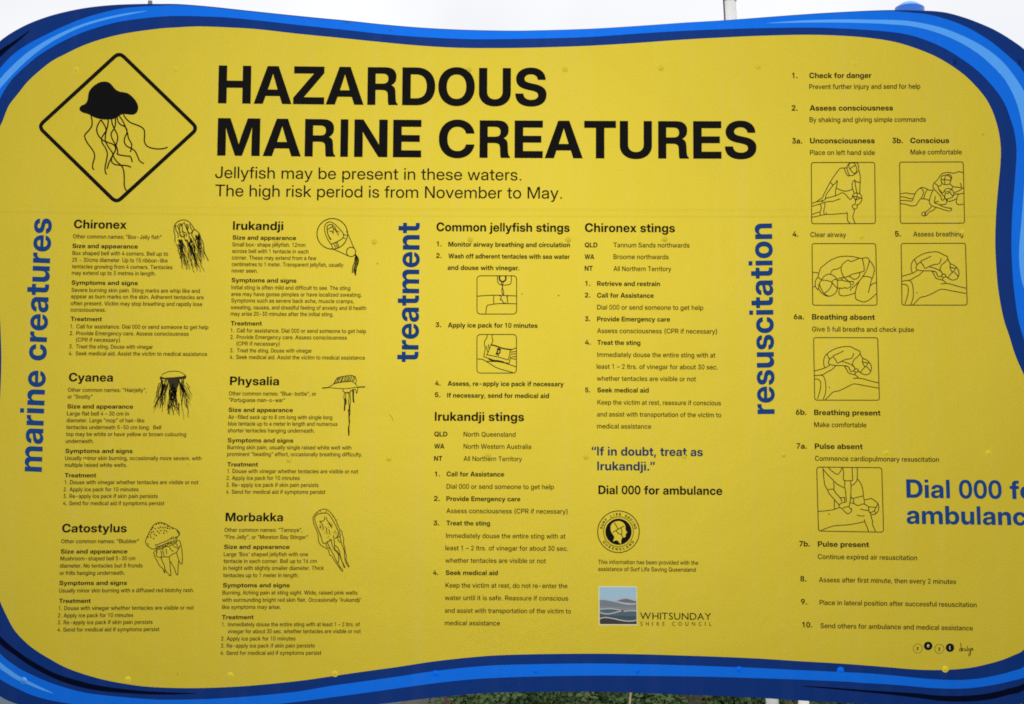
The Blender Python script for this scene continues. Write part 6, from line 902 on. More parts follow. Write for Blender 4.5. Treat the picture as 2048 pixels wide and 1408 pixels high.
EDGE = [(0,82),(27.7,62.8),(64.6,44.3),(110.8,28.6),(166,16.6),(221.6,10.2),(277,7.9),(320,7.8),(358.6,8.2),(417,12.7),(476,19),(554,27.3),(632,35.2),
 (700,41.6),(758,47.9),(836,54.7),(914,59),(992.5,61),(1060,61),(1177,57.6),(1275,51.8),(1372.5,45),(1440,41),(1518,35.2),(1596,29.3),(1674,24.4),(1772,20.2),
 (1844.6,21.2),(1872,22.5),(1900,26.8),(1937,37.9),(1974,52.6),(2001.6,66.5),(2029,84),(2048,98),(2080,125),(2115,170),(2138,225),(2148,290),(2148,360),
 (2142,430),(2138,500),(2142,570),(2155,640),(2178,720),(2202,810),(2220,910),(2228,1010),(2226,1110),(2212,1210),(2180,1310),(2130,1375),(2080,1398),
 (2030,1409),(1960,1415),(1890,1416),(1822,1413),(1760,1409),(1692,1406),(1594,1400.7),(1516,1395.6),(1438,1391.9),(1360,1389),(1270,1385.5),(1180,1383.3),(1060,1384),
 (980,1385.5),(952.5,1387.4),(874,1394.8),(770,1407),(700,1416),(600,1430),(500,1442),(400,1449),(300,1450),(220,1445),(150,1435),(80,1422),(34,1408),
 (15.6,1401),(0,1392.7),(-40,1368),(-85,1310),(-108,1220),(-114,1110),(-108,990),(-98,870),(-90,740),(-92,640),(-104,540),(-112,440),(-110,350),(-92,260),(-60,170),(-25,106)]
BLUE_OUT = [(0,136.6),(27.7,108),(55.4,88.6),(92.3,69.2),(129,51.7),(166,37),(203,25.8),(240,17.5),(277,13.4),(320,11.4),(358.6,10.4),(417,14.4),(476,20.8),(554,29),(632,37),
 (700,43.2),(758,49.4),(836,56),(914,60.3),(992.5,62.2),(1060,62),(1177,58.5),(1275,52.7),(1372.5,45.9),(1440,41.9),(1518,36.2),(1596,30.4),(1674,25.8),(1772,22),
 (1817,25),(1854,28.6),(1891,37.9),(1928,51.7),(1955.5,66.5),(1983,84),(2011,107),(2035,129),(2048,146),(2068,180),(2085,225),(2094,280),(2096,340),(2092,400),(2088,460),
 (2087,520),(2092,580),(2104,640),(2125,720),(2150,800),(2168,900),(2176,1000),(2174,1100),(2160,1200),(2125,1290),(2085,1335),(2048,1355),(2025,1361.4),(1993.6,1368.5),
 (1954.6,1374.7),(1915.5,1377.4),(1868.6,1376.3),(1822,1372.4),(1775,1368.5),(1728,1366),(1692,1363.4),(1594,1359),(1516,1356.5),(1438,1354),(1360,1352.6),(1270,1351.6),(1180,1351.3),
 (1060,1353.3),(952.5,1358),(874,1366),(796,1376.6),(718,1387.4),(640,1397.8),(592.5,1404),(553,1408.5),(495,1416),(430,1423),(360,1427),(290,1426),(235,1422),(180,1414),(128,1405.5),
 (94,1399),(62.5,1389.6),(31,1375.5),(0,1358.3),(-35,1330),(-65,1280),(-82,1200),(-86,1100),(-80,980),(-70,860),(-62,740),(-64,640),(-74,540),(-82,440),(-80,360),(-62,270),(-35,190)]
BLUE_IN = [(0,197.6),(18.5,166),(37,146),(64.6,121),(92,101.5),(129,81),(166,64.6),(203,52.6),(240,43.4),(277,37.9),(320,33.4),(358,32),(397.6,32.8),(456,35.2),(534,43),(612.5,51.8),
 (690,59.8),(758,67.4),(836,73.8),(914,77.7),(973,78.7),(1080,77.1),(1177,74.2),(1275,67.4),(1372.5,61.5),(1460,58.2),(1518,56.6),(1616,55.3),(1694,57.6),(1772,63),(1817,69.8),
 (1854,81.3),(1891,97.9),(1928,121),(1955.5,142),(1983,170),(2007,203),(2021,238),(2029,266),(2033,302.5),(2031,342),(2028,382),(2024,433),(2022.7,490),(2025,547),(2029,589),
 (2036,637),(2048,679.5),(2070,740),(2100,820),(2122,900),(2135,980),(2137,1060),(2128,1150),(2105,1240),(2075,1300),(2048,1333),(2025,1342),(1993.6,1350.5),(1954.6,1357.5),
 (1915.5,1360),(1876,1359),(1837,1356),(1790.5,1351.3),(1740,1347),(1692,1344.4),(1594,1340),(1516,1336),(1438,1333),(1360,1330.3),(1270,1328),(1180,1326.9),(1060,1328.6),
 (972,1331.7),(874,1341.5),(796,1353),(718,1364),(660,1372),(592.5,1383.5),(495,1393),(416.7,1398),(338.6,1399.5),(310,1399),(250,1394.6),(172,1385.7),(109.4,1368.5),(62.5,1349),
 (31,1331.8),(0,1306.8),(-25,1270),(-45,1210),(-52,1130),(-50,1040),(-42,940),(-34,840),(-29,740),(-31,650),(-40,550),(-46,450),(-44,370),(-30,290),(-12,230)]
YELLOW = [(5.5,242),(17.5,212),(37,186.5),(55,164),(77.5,143),(103.4,122.8),(129,109),(166,91.4),(203,78.5),(240,69.2),(277,62.8),(320,57.3),(349,55.3),(397.6,53.1),(456,55),(515,58.6),
 (593,67.4),(690,77),(758,84),(836,91.2),(914,95.7),(992.5,96.4),(1070,95.4),(1177,91.8),(1275,86),(1372,79.1),(1450,75),(1518,71.9),(1616,69.7),(1694,72.3),(1752,77.7),(1801,87),
 (1854,105.3),(1891,124),(1928,149.6),(1955.5,177),(1974,201),(1987,228),(1997,262),(2001.4,297),(2000.4,331),(1996.6,370.7),(1992.3,421.8),(1990.3,481.5),(1992.3,532.6),(1997,584),
 (2007,637),(2018,671),(2030.7,711),(2048,750.6),(2075,810),(2095,880),(2108,960),(2110,1040),(2105,1120),(2090,1200),(2070,1265),(2048,1299),(2025,1311.4),(2001.4,1320.8),(1970,1329.4),
 (1939,1335.7),(1900,1339.3),(1861,1340),(1822,1338.3),(1775,1334.3),(1692,1327.8),(1594,1322),(1516,1317),(1438,1313.5),(1360,1310.8),(1270,1308.3),(1180,1307.3),(1060,1308.6),(972,1312),
 (874,1322),(796,1333.7),(718,1344.4),(660,1353),(592.5,1362.4),(495,1371.8),(416.7,1375.7),(358,1376),(310,1374.3),(265.6,1370),(203,1358.3),(140.6,1338.8),(101.6,1319),(62.5,1294),
 (31,1263),(12.5,1230),(0,1202.5),(-10,1175),(-18,1130),(-22,1060),(-20,980),(-12,890),(-2,815),(1.5,770),(2.8,715),(1.5,670),(0,640),(-5,580),(-12,500),(-16,420),(-14,350),(-8,290),(-1,257)]

# board with real thickness: front, back and a rim
ring = spline(EDGE, True, 4)
S = Shape()
S.fill([ring], 0.0)
nb = len(S.v)
front = list(S.f)
S.v += [(x, 0.022, z) for x, y, z in S.v]
S.f += [tuple(nb + i for i in reversed(t)) for t in front]
rim = [at(*p) for p in ring]
b0 = len(S.v)
S.v += [(p.x, 0.0, p.z) for p in rim] + [(p.x, 0.022, p.z) for p in rim]
nr = len(rim)
S.f += [(b0 + i, b0 + (i + 1) % nr, b0 + nr + (i + 1) % nr, b0 + nr + i) for i in range(nr)]
S.build('backing_board', M_NAVY, sign)
S = Shape()
S.fill([spline(BLUE_OUT, True, 4), spline(BLUE_IN, True, 4)[::-1]], 0.0004)
S.build('border_band', M_BLUE, sign)
S = Shape()
S.fill([spline(YELLOW, True, 4)], 0.0006)
S.build('face_sheet', M_YEL, sign)

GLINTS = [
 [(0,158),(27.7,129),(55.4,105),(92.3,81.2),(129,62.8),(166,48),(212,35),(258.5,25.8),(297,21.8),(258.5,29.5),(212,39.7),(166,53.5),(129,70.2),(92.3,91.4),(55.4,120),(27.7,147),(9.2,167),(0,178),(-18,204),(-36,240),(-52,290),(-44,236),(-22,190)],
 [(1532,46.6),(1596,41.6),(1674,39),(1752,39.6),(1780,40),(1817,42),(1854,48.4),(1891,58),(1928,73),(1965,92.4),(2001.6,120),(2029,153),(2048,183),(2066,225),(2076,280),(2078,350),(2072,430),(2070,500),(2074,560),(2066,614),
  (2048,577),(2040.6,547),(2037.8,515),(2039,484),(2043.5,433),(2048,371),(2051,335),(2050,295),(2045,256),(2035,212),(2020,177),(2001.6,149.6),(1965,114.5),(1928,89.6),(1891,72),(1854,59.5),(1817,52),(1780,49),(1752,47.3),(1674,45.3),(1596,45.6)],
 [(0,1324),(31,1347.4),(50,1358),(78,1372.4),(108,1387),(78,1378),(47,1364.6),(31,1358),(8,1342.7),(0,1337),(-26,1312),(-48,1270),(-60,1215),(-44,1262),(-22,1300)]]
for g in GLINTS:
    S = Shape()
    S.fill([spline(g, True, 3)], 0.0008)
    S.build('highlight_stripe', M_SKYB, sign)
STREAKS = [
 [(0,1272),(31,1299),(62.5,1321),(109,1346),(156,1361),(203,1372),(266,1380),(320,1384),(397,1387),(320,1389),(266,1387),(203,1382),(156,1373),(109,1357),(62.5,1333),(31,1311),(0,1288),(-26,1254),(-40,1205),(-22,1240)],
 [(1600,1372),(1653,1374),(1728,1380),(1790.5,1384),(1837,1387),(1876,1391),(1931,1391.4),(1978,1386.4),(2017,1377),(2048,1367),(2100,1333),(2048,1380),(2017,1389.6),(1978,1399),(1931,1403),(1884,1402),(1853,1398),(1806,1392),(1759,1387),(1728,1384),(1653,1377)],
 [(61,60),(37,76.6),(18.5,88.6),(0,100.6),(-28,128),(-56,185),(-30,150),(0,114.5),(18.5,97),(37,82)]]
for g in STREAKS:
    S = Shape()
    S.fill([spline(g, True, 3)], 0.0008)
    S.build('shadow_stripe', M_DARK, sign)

# the lap where the upper metal sheet runs over the lower one
def seam_y(x):
    X = (x - 1024) / 1024
    return 433.2 + 2.6 * X - 6.2 * X * X * (1.0 if X < 0 else 0.35)


V, F = [], []
xs = [-14 + i * (2005.0 / 60) for i in range(61)]
prof = [(-17, 0.00055), (-13, 0.00075), (-9, 0.00088), (-4, 0.00088), (-1.5, 0.0008), (2.4, 0.00055)]
for x in xs:
    for dy, h in prof:
        p = at(x, seam_y(x) + dy)
        V.append((p.x, -h, p.z))
k = len(prof)
for i in range(len(xs) - 1):
    for j in range(k - 1):
        F.append((i * k + j, i * k + j + 1, (i + 1) * k + j + 1, (i + 1) * k + j))
raw_obj('sheet_seam', V, F, M_YEL, sign, True)

M_RIVY = vinyl_mat('yellow_vinyl_rivet_brightened', lin(211, 192, 54), lin(206, 187, 49), sheen=0.35, bump=0.05, rough=0.6)  # same yellow vinyl, base colour raised to paint in the light on the domes
M_RIVB = vinyl_mat('blue_vinyl_rivet_brightened', lin(4, 106, 226), lin(4, 102, 220), sheen=0.35, bump=0.05, rough=0.6)  # blue vinyl brightened likewise, the rivet highlight put into its colour
# rivets that show through the vinyl
RIV = [(153,139.5),(352,139.5),(937.6,140),(1130,139),(1322,137),(1516,134),(1709,128),(1908,124,'n'),(2036.7,124.7,'n'),(543.6,142,'k'),(741,143,'k'),
 (155,487),(354,486),(553.6,484),(748.5,484),(940.5,480),(1136.5,480),(1329.4,479),(1722.6,473.7),(1925,465),
 (170,923),(376.7,925),(577.6,920),(777.8,918),(976.6,910),(1172,914),(1369,913),(1566.8,910),(1772.5,906),(1976.5,906),
 (47,1361,'l'),(256,1358.5),(460.7,1350),(670,1347),(871.3,1347.5,'b'),(1071.5,1342.5,'b'),(1275,1342,'b'),(1477.8,1339.5,'b'),(1681,1340.5,'b'),(1890.5,1338)]
for r in RIV:
    kind = r[2] if len(r) > 2 else 'y'
    mat = {'y': M_RIVY, 'n': M_NAVY, 'b': M_RIVB, 'l': M_SKYB, 'k': M_INK}[kind]
    base = {'y': 0.00062, 'n': 0.00005, 'b': 0.00045, 'l': 0.00082, 'k': 0.00125}[kind]
    V, F = [], []
    n, rings = 20, 6
    R, RH = (3.6 if kind == 'k' else 7.0), (0.0004 if kind == 'k' else 0.0014) * random.uniform(0.8, 1.15)
    for q in range(rings + 1):
        u = q / rings
        h = RH * math.exp(-(u / 0.52) ** 2.6) - (0.0001 if q == rings else 0)
        for i in range(n):
            a = 2 * math.pi * i / n
            p = at(r[0] + R * u * math.cos(a), r[1] + R * u * math.sin(a))
            V.append((p.x, -base - h, p.z))
    for q in range(rings):
        for i in range(n):
            j = (i + 1) % n
            F.append((q * n + i, q * n + j, (q + 1) * n + j, (q + 1) * n + i))
    me = raw_obj('rivet', V, F, mat, sign, True)

# posts that carry the board
for i, px in enumerate((300.0, 1817.0)):
    p = at(px, 20, 0.075)
    V, F = [], []
    post_mesh(V, F, (p.x, 0.062, 0.0), (p.x, 0.062, p.z - (0.03 if i == 0 else 0.0)), 0.036, 0.036, 28)
    po = raw_obj('support_post', V, F, M_POST, sign, True)
    V, F = [], []
    if i == 1:
        n, rings = 28, 7
        rr, hh = 26.5 * UNIT, 0.020
        for q in range(rings + 1):
            a = q / rings * math.pi / 2
            for s in range(n):
                t = 2 * math.pi * s / n
                V.append((p.x + rr * math.cos(a) * math.cos(t), 0.062 + rr * math.cos(a) * math.sin(t), p.z - 0.004 + hh * math.sin(a)))
        for q in range(rings):
            for s in range(n):
                j = (s + 1) % n
                F.append((q * n + s, q * n + j, (q + 1) * n + j, (q + 1) * n + s))
        raw_obj('post_cap', V, F, M_CAP, po, True)
    else:
        q0 = at(300.0, 1.5, 0.06)
        post_mesh(V, F, (q0.x, 0.062, p.z - 0.03), (q0.x, 0.062, q0.z), 0.0055, 0.0055, 10)
        raw_obj('bolt', V, F, M_STEEL, po, True)

# ---- warning diamond and jellyfish
H = 0.0012
ZA = Zoom(0, 0, 3.352)
S = Shape()


def rpoly(corners, r, k=6):
    out = []
    n = len(corners)
    for i in range(n):
        p, a, b = Vector(corners[i]), Vector(corners[i - 1]), Vector(corners[(i + 1) % n])
        d1, d2 = (a - p).normalized(), (b - p).normalized()
        q1, q2 = p + d1 * r, p + d2 * r
        for s in range(k + 1):
            t = s / k
            out.append(tuple(q1 * (1 - t) ** 2 + p * 2 * t * (1 - t) + q2 * t * t))
    return out


dia = ZA((800, 352), (1325, 861), (781, 1360), (258, 849))
S.line(rpoly(dia, 13), 7.4, H, smooth=False, closed=True)
warn = S.build('warning_symbol', M_INK, sign)
ZJ = Zoom(140, 140, 5.414)
S = Shape()
S.fill([spline(ZJ((103,420),(112,398),(135,382),(165,368),(188,335),(196,290),(205,240),(235,195),(275,160),(320,135),(375,126),(420,135),(455,165),(488,205),(530,232),(585,243),(630,255),(675,290),(710,330),(732,370),(739,410),(732,445),(712,472),(680,485),(630,482),(580,478),(545,490),(510,515),(470,532),(420,538),(360,537),(310,528),(260,512),(225,492),(185,475),(140,462),(112,444)), True, 3)], H)
TENT = [[(228,492),(240,560),(235,610),(205,655),(168,695),(160,725),(185,785),(230,845),(262,900),(266,950),(248,1015),(246,1060),(262,1082)],
 [(335,540),(300,600),(290,660),(315,720),(355,760),(410,785),(465,805),(490,830),(492,870),(465,920),(450,960),(455,1000),(490,1025),(550,1032),(620,1038),(662,1055)],
 [(335,540),(375,600),(393,650),(372,690),(345,735),(350,790),(385,845),(405,905),(395,980),(380,1060),(384,1110),(398,1132)],
 [(415,540),(410,600),(388,690),(384,770),(420,840),(455,890),(475,945),(505,990),(555,1035),(580,1085),(588,1160),(588,1240),(600,1290),(622,1315)],
 [(450,535),(460,590),(485,645),(512,700),(516,750),(498,820),(492,870),(460,930),(425,1000),(402,1072)],
 [(492,520),(492,590),(475,640),(450,680),(448,720),(475,780),(508,840),(518,890),(512,910),(545,922),(610,932),(650,936),(665,960),(674,998)],
 [(510,510),(520,555),(545,590),(590,612),(612,640),(618,680),(595,730),(588,780),(615,825),(665,850),(705,880),(730,930),(755,985),(800,1015)],
 [(535,500),(570,550),(598,610),(622,680),(635,740),(662,790),(668,830),(655,888)],
 [(578,482),(610,530),(655,570),(720,595),(775,620),(805,655),(808,710),(806,770),(825,815),(870,842),(935,855),(1000,854),(1058,838)]]
for t in TENT: S.line(ZJ(*t), 2.5, H)
S.build('jellyfish_silhouette', simple_mat('solid_black_print', lin(9, 9, 9), 0.65, 0.06), warn)

# ---- title
S = Shape()
write(S, 'HAZARDOUS', 436, 1093, 206.8, 75.6, 'T')
write(S, 'MARINE CREATURES', 434.3, 1513, 311.4, 75.0, 'T')
S.build('title_lettering', M_INK, sign)
S = Shape()
write(S, 'Jellyfish may be present in these waters.', 430.2, 1042.4, 356.3, 23.2, 'R')
write(S, 'The high risk period is from November to May.', 430.5, 1123.8, 392.6, 23.4, 'R')
S.build('subtitle_lettering', M_INK, sign)

# ---- upright section headings
for text, args in (('marine creatures', (83.6, 944, 103.6, 437.5, 48.0)), ('treatment', (836.8, 724.5, 839.6, 446.0, 47.0)), ('resuscitation', (1549.2, 828, 1544.0, 447.0, 48.0))):
    S = Shape()
    write_up(S, text, *args, 'B')
    S.build('section_heading', M_BINK, sign)


def entry(name, zoom, rows, fine=8.1, bold=8.7, head=17.2, every=True):
    """a printed block: its heading is the part, its subheadings and paragraphs hang under it"""
    hs, groups = Shape(), []
    for r in rows:
        kind, text, x0, x1, yb = r[:5]
        if kind == 'H':
            zoom.text(hs, text, x0, x1, yb, head, 'B')
            continue
        if not groups or (kind == 'B' and (every or text[0].isdigit())): groups.append((Shape(), Shape()))
        if kind == 'B': zoom.text(groups[-1][0], text, x0, x1, yb, bold, 'B')
        else: zoom.text(groups[-1][1], text, x0, x1, yb, fine, 'M')
    o = hs.build(name, M_INK, sign)
    for bs, fs in groups:
        if bs.v: bs.build('subheading', M_INK, o)
        if fs.v: fs.build('body_text', M_FINE, o)
    return o


SA, SY, TR = 'Size and appearance', 'Symptoms and signs', 'Treatment'
T4 = ['Douse with vinegar whether tentacles are visible or not', 'Apply ice pack for 10 minutes', 'Re-apply ice pack if skin pain persists', 'Send for medical aid if symptoms persist']
P4 = ['Call for assistance. Dial 000 or send someone to get help', 'Provide Emergency care. Assess consciousness', 'Treat the sting. Douse with vinegar', 'Seek medical aid. Assist the victim to medical assistance']
e_chi = entry('species_entry', Zoom(0, 400, 4.141), [
 ('H','Chironex',612,1048,235),('f','Other common names: "Box-Jelly fish"',604,1336,318),('B',SA,600,1142,398),
 ('f','Box shaped bell with 4 corners. Bell up to',600,1392,456),('f','25 - 30cms diameter. Up to 15 ribbon-like',598,1388,512),('f','tentacles growing from 4 corners. Tentacles',596,1428,567),('f','may extend up to 3 metres in length.',595,1290,620),
 ('B',SY,593,1142,702),('f','Severe burning skin pain. Sting marks are whip like and',592,1655,762),('f','appear as burn marks on the skin. Adherent tentacles are',588,1686,815),('f','often present. Victim may stop breathing and rapidly lose',586,1674,872),('f','consciousness.',584,876,925),
 ('B',TR,585,843,1003),('n','1.',583,608,1064),('f',P4[0],633,1726,1064),('n','2.',578,608,1120),('f',P4[1],632,1563,1120),('f','(CPR if necessary)',630,993,1174),('n','3.',574,602,1230),('f',P4[2],630,1266,1230),('n','4.',570,600,1287),('f',P4[3],626,1715,1287)])
e_iru = entry('species_entry', Zoom(420, 410, 4.267), [
 ('H','Irukandji',196,625,212),('B',SA,193,735,296),('f','Small box-shape jellyfish. 12mm',190,815,354),('f','across bell with 1 tentacle in each',189,840,410),('f','corner. These may extend from a few',187,907,466),('f','centimetres to 1 meter. Transparent jellyfish, usually',186,1138,522),('f','never seen.',185,408,577),
 ('B',SY,184,738,660),('f','Initial sting is often mild and difficult to see. The sting',183,1197,720),('f','area may have goose pimples or have localized sweating.',181,1294,777),('f','Symptoms such as severe back ache, muscle cramps,',181,1228,832),('f','sweating, nausea, and dreadful feeling of anxiety and ill health',179,1333,890),('f','may arise 20-30 minutes after the initial sting.',177,1053,945),
 ('B',TR,177,442,1028),('n','1.',177,204,1088),('f',P4[0],229,1331,1088),('n','2.',174,204,1144),('f',P4[1],227,1168,1144),('f','(CPR if necessary)',226,594,1200),('n','3.',171,200,1258),('f',P4[2],230,870,1258),('n','4.',169,200,1315),('f',P4[3],223,1323,1315)])
e_cya = entry('species_entry', Zoom(0, 720, 4.141), [
 ('H','Cyanea',570,935,178),('f','Other common names: "Hairjelly",',562,1214,264),('f','or "Snotty"',560,765,320),('B',SA,557,1103,402),('f','Large flat bell 4 – 30 cm in',555,1068,460),('f','diameter. Large "mop" of hair-like',552,1196,516),('f','tentacles underneath 5-50 cm long.  Bell',549,1334,573),('f','top may be white or have yellow or brown colouring',547,1542,630),('f','underneath.',544,775,688),
 ('B',SY,541,1098,771),('f','Usually minor skin burning, occasionally more severe, with',539,1668,829),('f','multiple raised white welts.',536,1052,886),('B',TR,536,796,973),('n','1.',535,560,1029),('f',T4[0],580,1643,1029),('n','2.',527,555,1088),('f',T4[1],576,1147,1088),('n','3.',525,553,1144),('f',T4[2],575,1307,1144),('n','4.',523,553,1203),('f',T4[3],573,1361,1203)])
e_phy = entry('species_entry', Zoom(420, 720, 4.694), [
 ('H','Physalia',187,648,236),('f','Other common names: "Blue-bottle", or',177,997,333),('f','"Portuguese man-o-war"',177,703,394),('B',SA,174,778,488),('f','Air-filled sack up to 8 cm long with single long',171,1148,554),('f','blue tentacle up to a meter in length and numerous',169,1198,616),('f','shorter tentacles hanging underneath.',167,982,680),
 ('B',SY,166,782,774),('f','Burning skin pain, usually single raised white welt with',163,1326,838),('f','prominent "beading" effect, occasionally breathing difficulty.',161,1430,902),('B',TR,162,450,1000),('n','1.',163,188,1062),('f',T4[0],211,1390,1062),('n','2.',155,187,1126),('f',T4[1],207,842,1126),('n','3.',153,185,1191),('f',T4[2],207,1018,1191),('n','4.',151,182,1256),('f',T4[3],204,1082,1256)])
e_cat = entry('species_entry', Zoom(0, 1030, 3.725), [
 ('H','Catostylus',462,944,130),('f','Other common names: "Blubber"',456,1035,211),('B',SA,453,949,288),('f','Mushroom-shaped bell 5-30 cm',450,1008,339),('f','diameter. No tentacles but 8 fronds',446,1063,393),('f','or frills hanging underneath.',444,930,447),('B',SY,442,946,523),('f','Usually minor skin burning with a diffused red blotchy rash.',441,1445,578),
 ('B',TR,440,675,656),('n','1.',438,459,709),('f',T4[0],479,1443,709),('n','2.',432,458,763),('f',T4[1],474,993,763),('n','3.',430,456,815),('f',T4[2],474,1137,815),('n','4.',428,455,869),('f',T4[3],471,1187,869)])
e_mor = entry('species_entry', Zoom(420, 1000, 3.45), [
 ('H','Morbakka',107,503,147),('f','Other common names: "Tamoya",',100,638,220),('f','"Fire Jelly", or "Moreton Bay Stinger"',100,676,269),('B',SA,97,549,338),('f',"Large 'Box' shaped jellyfish with one",95,677,388),('f','tentacle in each corner. Bell up to 16 cm',94,737,435),('f','in height with slightly smaller diameter. Thick',92,786,483),('f','tentacles up to 1 meter in length.',91,612,533),
 ('B',SY,89,550,603),('f','Burning, itching pain at sting sight. Wide, raised pink welts',86,1018,653),('f',"with surrounding bright red skin flair. Occasionally 'Irukandji'",84,1042,703),('f','like symptoms may arise.',83,488,752),('B',TR,82,300,823),('n','1.',83,102,872),('f','Immediately douse the entire sting with at least 1 – 2 ltrs. of',124,1034,872),('f','vinegar for about 30 sec. whether tentacles are visible or not',122,1040,920),
 ('n','2.',77,101,970),('f',T4[1],115,590,970),('n','3.',75,99,1019),('f',T4[2],115,722,1019),('n','4.',72,97,1069),('f',T4[3],113,768,1069)])


def sting(zoom, rows, parent_name='sting_section', bold=9.6, fine=9.6, head=17.6):
    return entry(parent_name, zoom, rows, fine=fine, bold=bold, head=head, every=False)


s_com = sting(Zoom(770, 420, 3.52), [('H','Common jellyfish stings',362,1300,150),('B','1.',364,398,256),('B','Monitor airway breathing and circulation',446,1302,258),('B','2.',360,398,338),('B','Wash off adherent tentacles with sea water',446,1300,341),('B','and douse with vinegar.',441,945,422),
 ('B','3.',356,395,825),('B','Apply ice pack for 10 minutes',443,1074,827),('B','4.',352,390,1236),('B','Assess, re-apply ice pack if necessary',441,1258,1238),('B','5.',351,390,1318),('B','If necessary, send for medical aid',438,1155,1321)])
LI = ['Immediately douse the entire sting with at', 'least 1 – 2 ltrs. of vinegar for about 30 sec.', 'whether tentacles are visible or not']
s_chi = sting(Zoom(1140, 420, 3.062), [('H','Chironex stings',91,643,135),('B','QLD',90,168,229),('f','Tannum Sands northwards',266,732,229),('B','WA',90,148,301),('f','Broome northwards',266,604,301),('B','NT',90,139,372),('f','All Northern Territory',266,620,374),
 ('B','1.',93,124,464),('B','Retrieve and restrain',166,551,465),('B','2.',91,124,536),('B','Call for Assistance',166,513,537),('f','Dial 000 or send someone to get help',166,816,610),('B','3.',92,124,681),('B','Provide Emergency care',166,612,682),('f','Assess consciousness (CPR if necessary)',166,900,754),
 ('B','4.',92,126,825),('B','Treat the sting',167,431,826),('f',LI[0],167,890,900),('f',LI[1],163,905,973),('f',LI[2],164,771,1046),('B','5.',93,123,1117),('B','Seek medical aid',167,482,1117),('f','Keep the victim at rest, reassure if conscious',168,924,1192),('f','and assist with transportation of the victim to',166,926,1265),('f','medical assistance',165,497,1338)])
s_iru = sting(Zoom(830, 800, 2.934), [('H','Irukandji stings',116,640,122),('B','QLD',113,190,214),('f','North Queensland',285,590,215),('B','WA',113,172,285),('f','North Western Australia',285,681,286),('B','NT',112,160,357),('f','All Northern Territory',285,628,358),
 ('B','1.',116,146,448),('B','Call for Assistance',185,523,448),('f','Dial 000 or send someone to get help',185,815,521),('B','2.',111,145,592),('B','Provide Emergency care',184,618,593),('f','Assess consciousness (CPR if necessary)',184,895,664),('B','3.',109,142,736),('B','Treat the sting',184,440,736),
 ('f',LI[0],182,883,810),('f',LI[1],178,898,882),('f',LI[2],178,768,955),('B','4.',106,135,1027),('B','Seek medical aid',180,486,1027),('f','Keep the victim at rest, do not re-enter the',179,895,1101),('f','water until it is safe. Reassure if conscious',175,899,1174),('f','and assist with transportation of the victim to',175,915,1249),('f','medical assistance',174,498,1322)])
ZQ = Zoom(1150, 860, 3.351)
S = Shape()
ZQ.text(S, '“If in doubt, treat as', 110, 857, 171, 17.6, 'B')
ZQ.text(S, 'Irukandji.”', 149, 537, 270, 17.6, 'B')
S.build('quote_lettering', M_BQ, sign)
S = Shape()
ZQ.text(S, 'Dial 000 for ambulance', 157, 987, 430, 17.4, 'B')
S.build('ambulance_line', M_INK, sign)
S = Shape()
ZQ.text(S, 'This information has been provided with the', 155, 826, 898, 8.4, 'M')
ZQ.text(S, 'assistance of Surf Life Saving Queensland', 155, 809, 945, 8.4, 'M')
S.build('credit_line', M_FINE, sign)

# ---- resuscitation steps
Z1, Z2, Z3, Z4 = Zoom(1500, 0, 3.06), Zoom(1560, 420, 3.352), Zoom(1560, 800, 4.141), Zoom(1560, 1060, 4.045)
STEPS = {}
for key, rows in (
 ('1', [('B', Z1, '1.', 258, 289, 479), ('B', Z1, 'Check for danger', 363, 743, 479), ('f', Z1, 'Prevent further injury and send for help', 363, 1042, 546)]),
 ('2', [('B', Z1, '2.', 255, 291, 678), ('B', Z1, 'Assess consciousness', 365, 875, 678), ('f', Z1, 'By shaking and giving simple commands', 364, 1076, 748)]),
 ('3a', [('B', Z1, '3a.', 258, 318, 879), ('B', Z1, 'Unconsciousness', 367, 763, 878), ('f', Z1, 'Place on left hand side', 367, 764, 949)]),
 ('3b', [('B', Z1, '3b.', 871, 935, 877), ('B', Z1, 'Conscious', 981, 1219, 877), ('f', Z1, 'Make comfortable', 982, 1296, 946)]),
 ('4', [('B', Z2, '4.', 84, 121, 180), ('f', Z2, 'Clear airway', 204, 443, 182)]),
 ('5', [('B', Z2, '5.', 771, 810, 178), ('f', Z2, 'Assess breathing', 893, 1228, 178)]),
 ('6a', [('B', Z2, '6a.', 92, 160, 733), ('B', Z2, 'Breathing absent', 215, 635, 735), ('f', Z2, 'Give 5 full breaths and check pulse', 215, 898, 815)]),
 ('6b', [('B', Z2, '6b.', 106, 177, 1373), ('B', Z2, 'Breathing present', 229, 673, 1375), ('f', Z3, 'Make comfortable', 283, 715, 224)]),
 ('7a', [('B', Z3, '7a.', 137, 221, 403), ('B', Z3, 'Pulse absent', 288, 684, 405), ('f', Z3, 'Commence cardiopulmonary resuscitation', 290, 1316, 504)]),
 ('7b', [('B', Z3, '7b.', 160, 247, 1213), ('B', Z3, 'Pulse present', 313, 737, 1215), ('f', Z3, 'Continue expired air resuscitation', 314, 1135, 1317)]),
 ('8', [('B', Z4, '8.', 164, 213, 416), ('f', Z4, 'Assess after first minute, then every 2 minutes', 315, 1425, 422)]),
 ('9', [('B', Z4, '9.', 170, 218, 602), ('f', Z4, 'Place in lateral position after successful resuscitation', 320, 1590, 606)]),
 ('10', [('B', Z4, '10.', 180, 260, 788), ('f', Z4, 'Send others for ambulance and medical assistance', 327, 1560, 794)])):
    bs, fs = Shape(), Shape()
    for kind, z, text, x0, x1, yb in rows:
        z.text(bs if kind == 'B' else fs, text, x0, x1, yb, 10.9 if kind == 'B' else 9.9, 'B' if kind == 'B' else 'M')
    STEPS[key] = bs.build('resuscitation_step', M_INK, sign)
    fs.build('body_text', M_FINE, STEPS[key])
S = Shape()
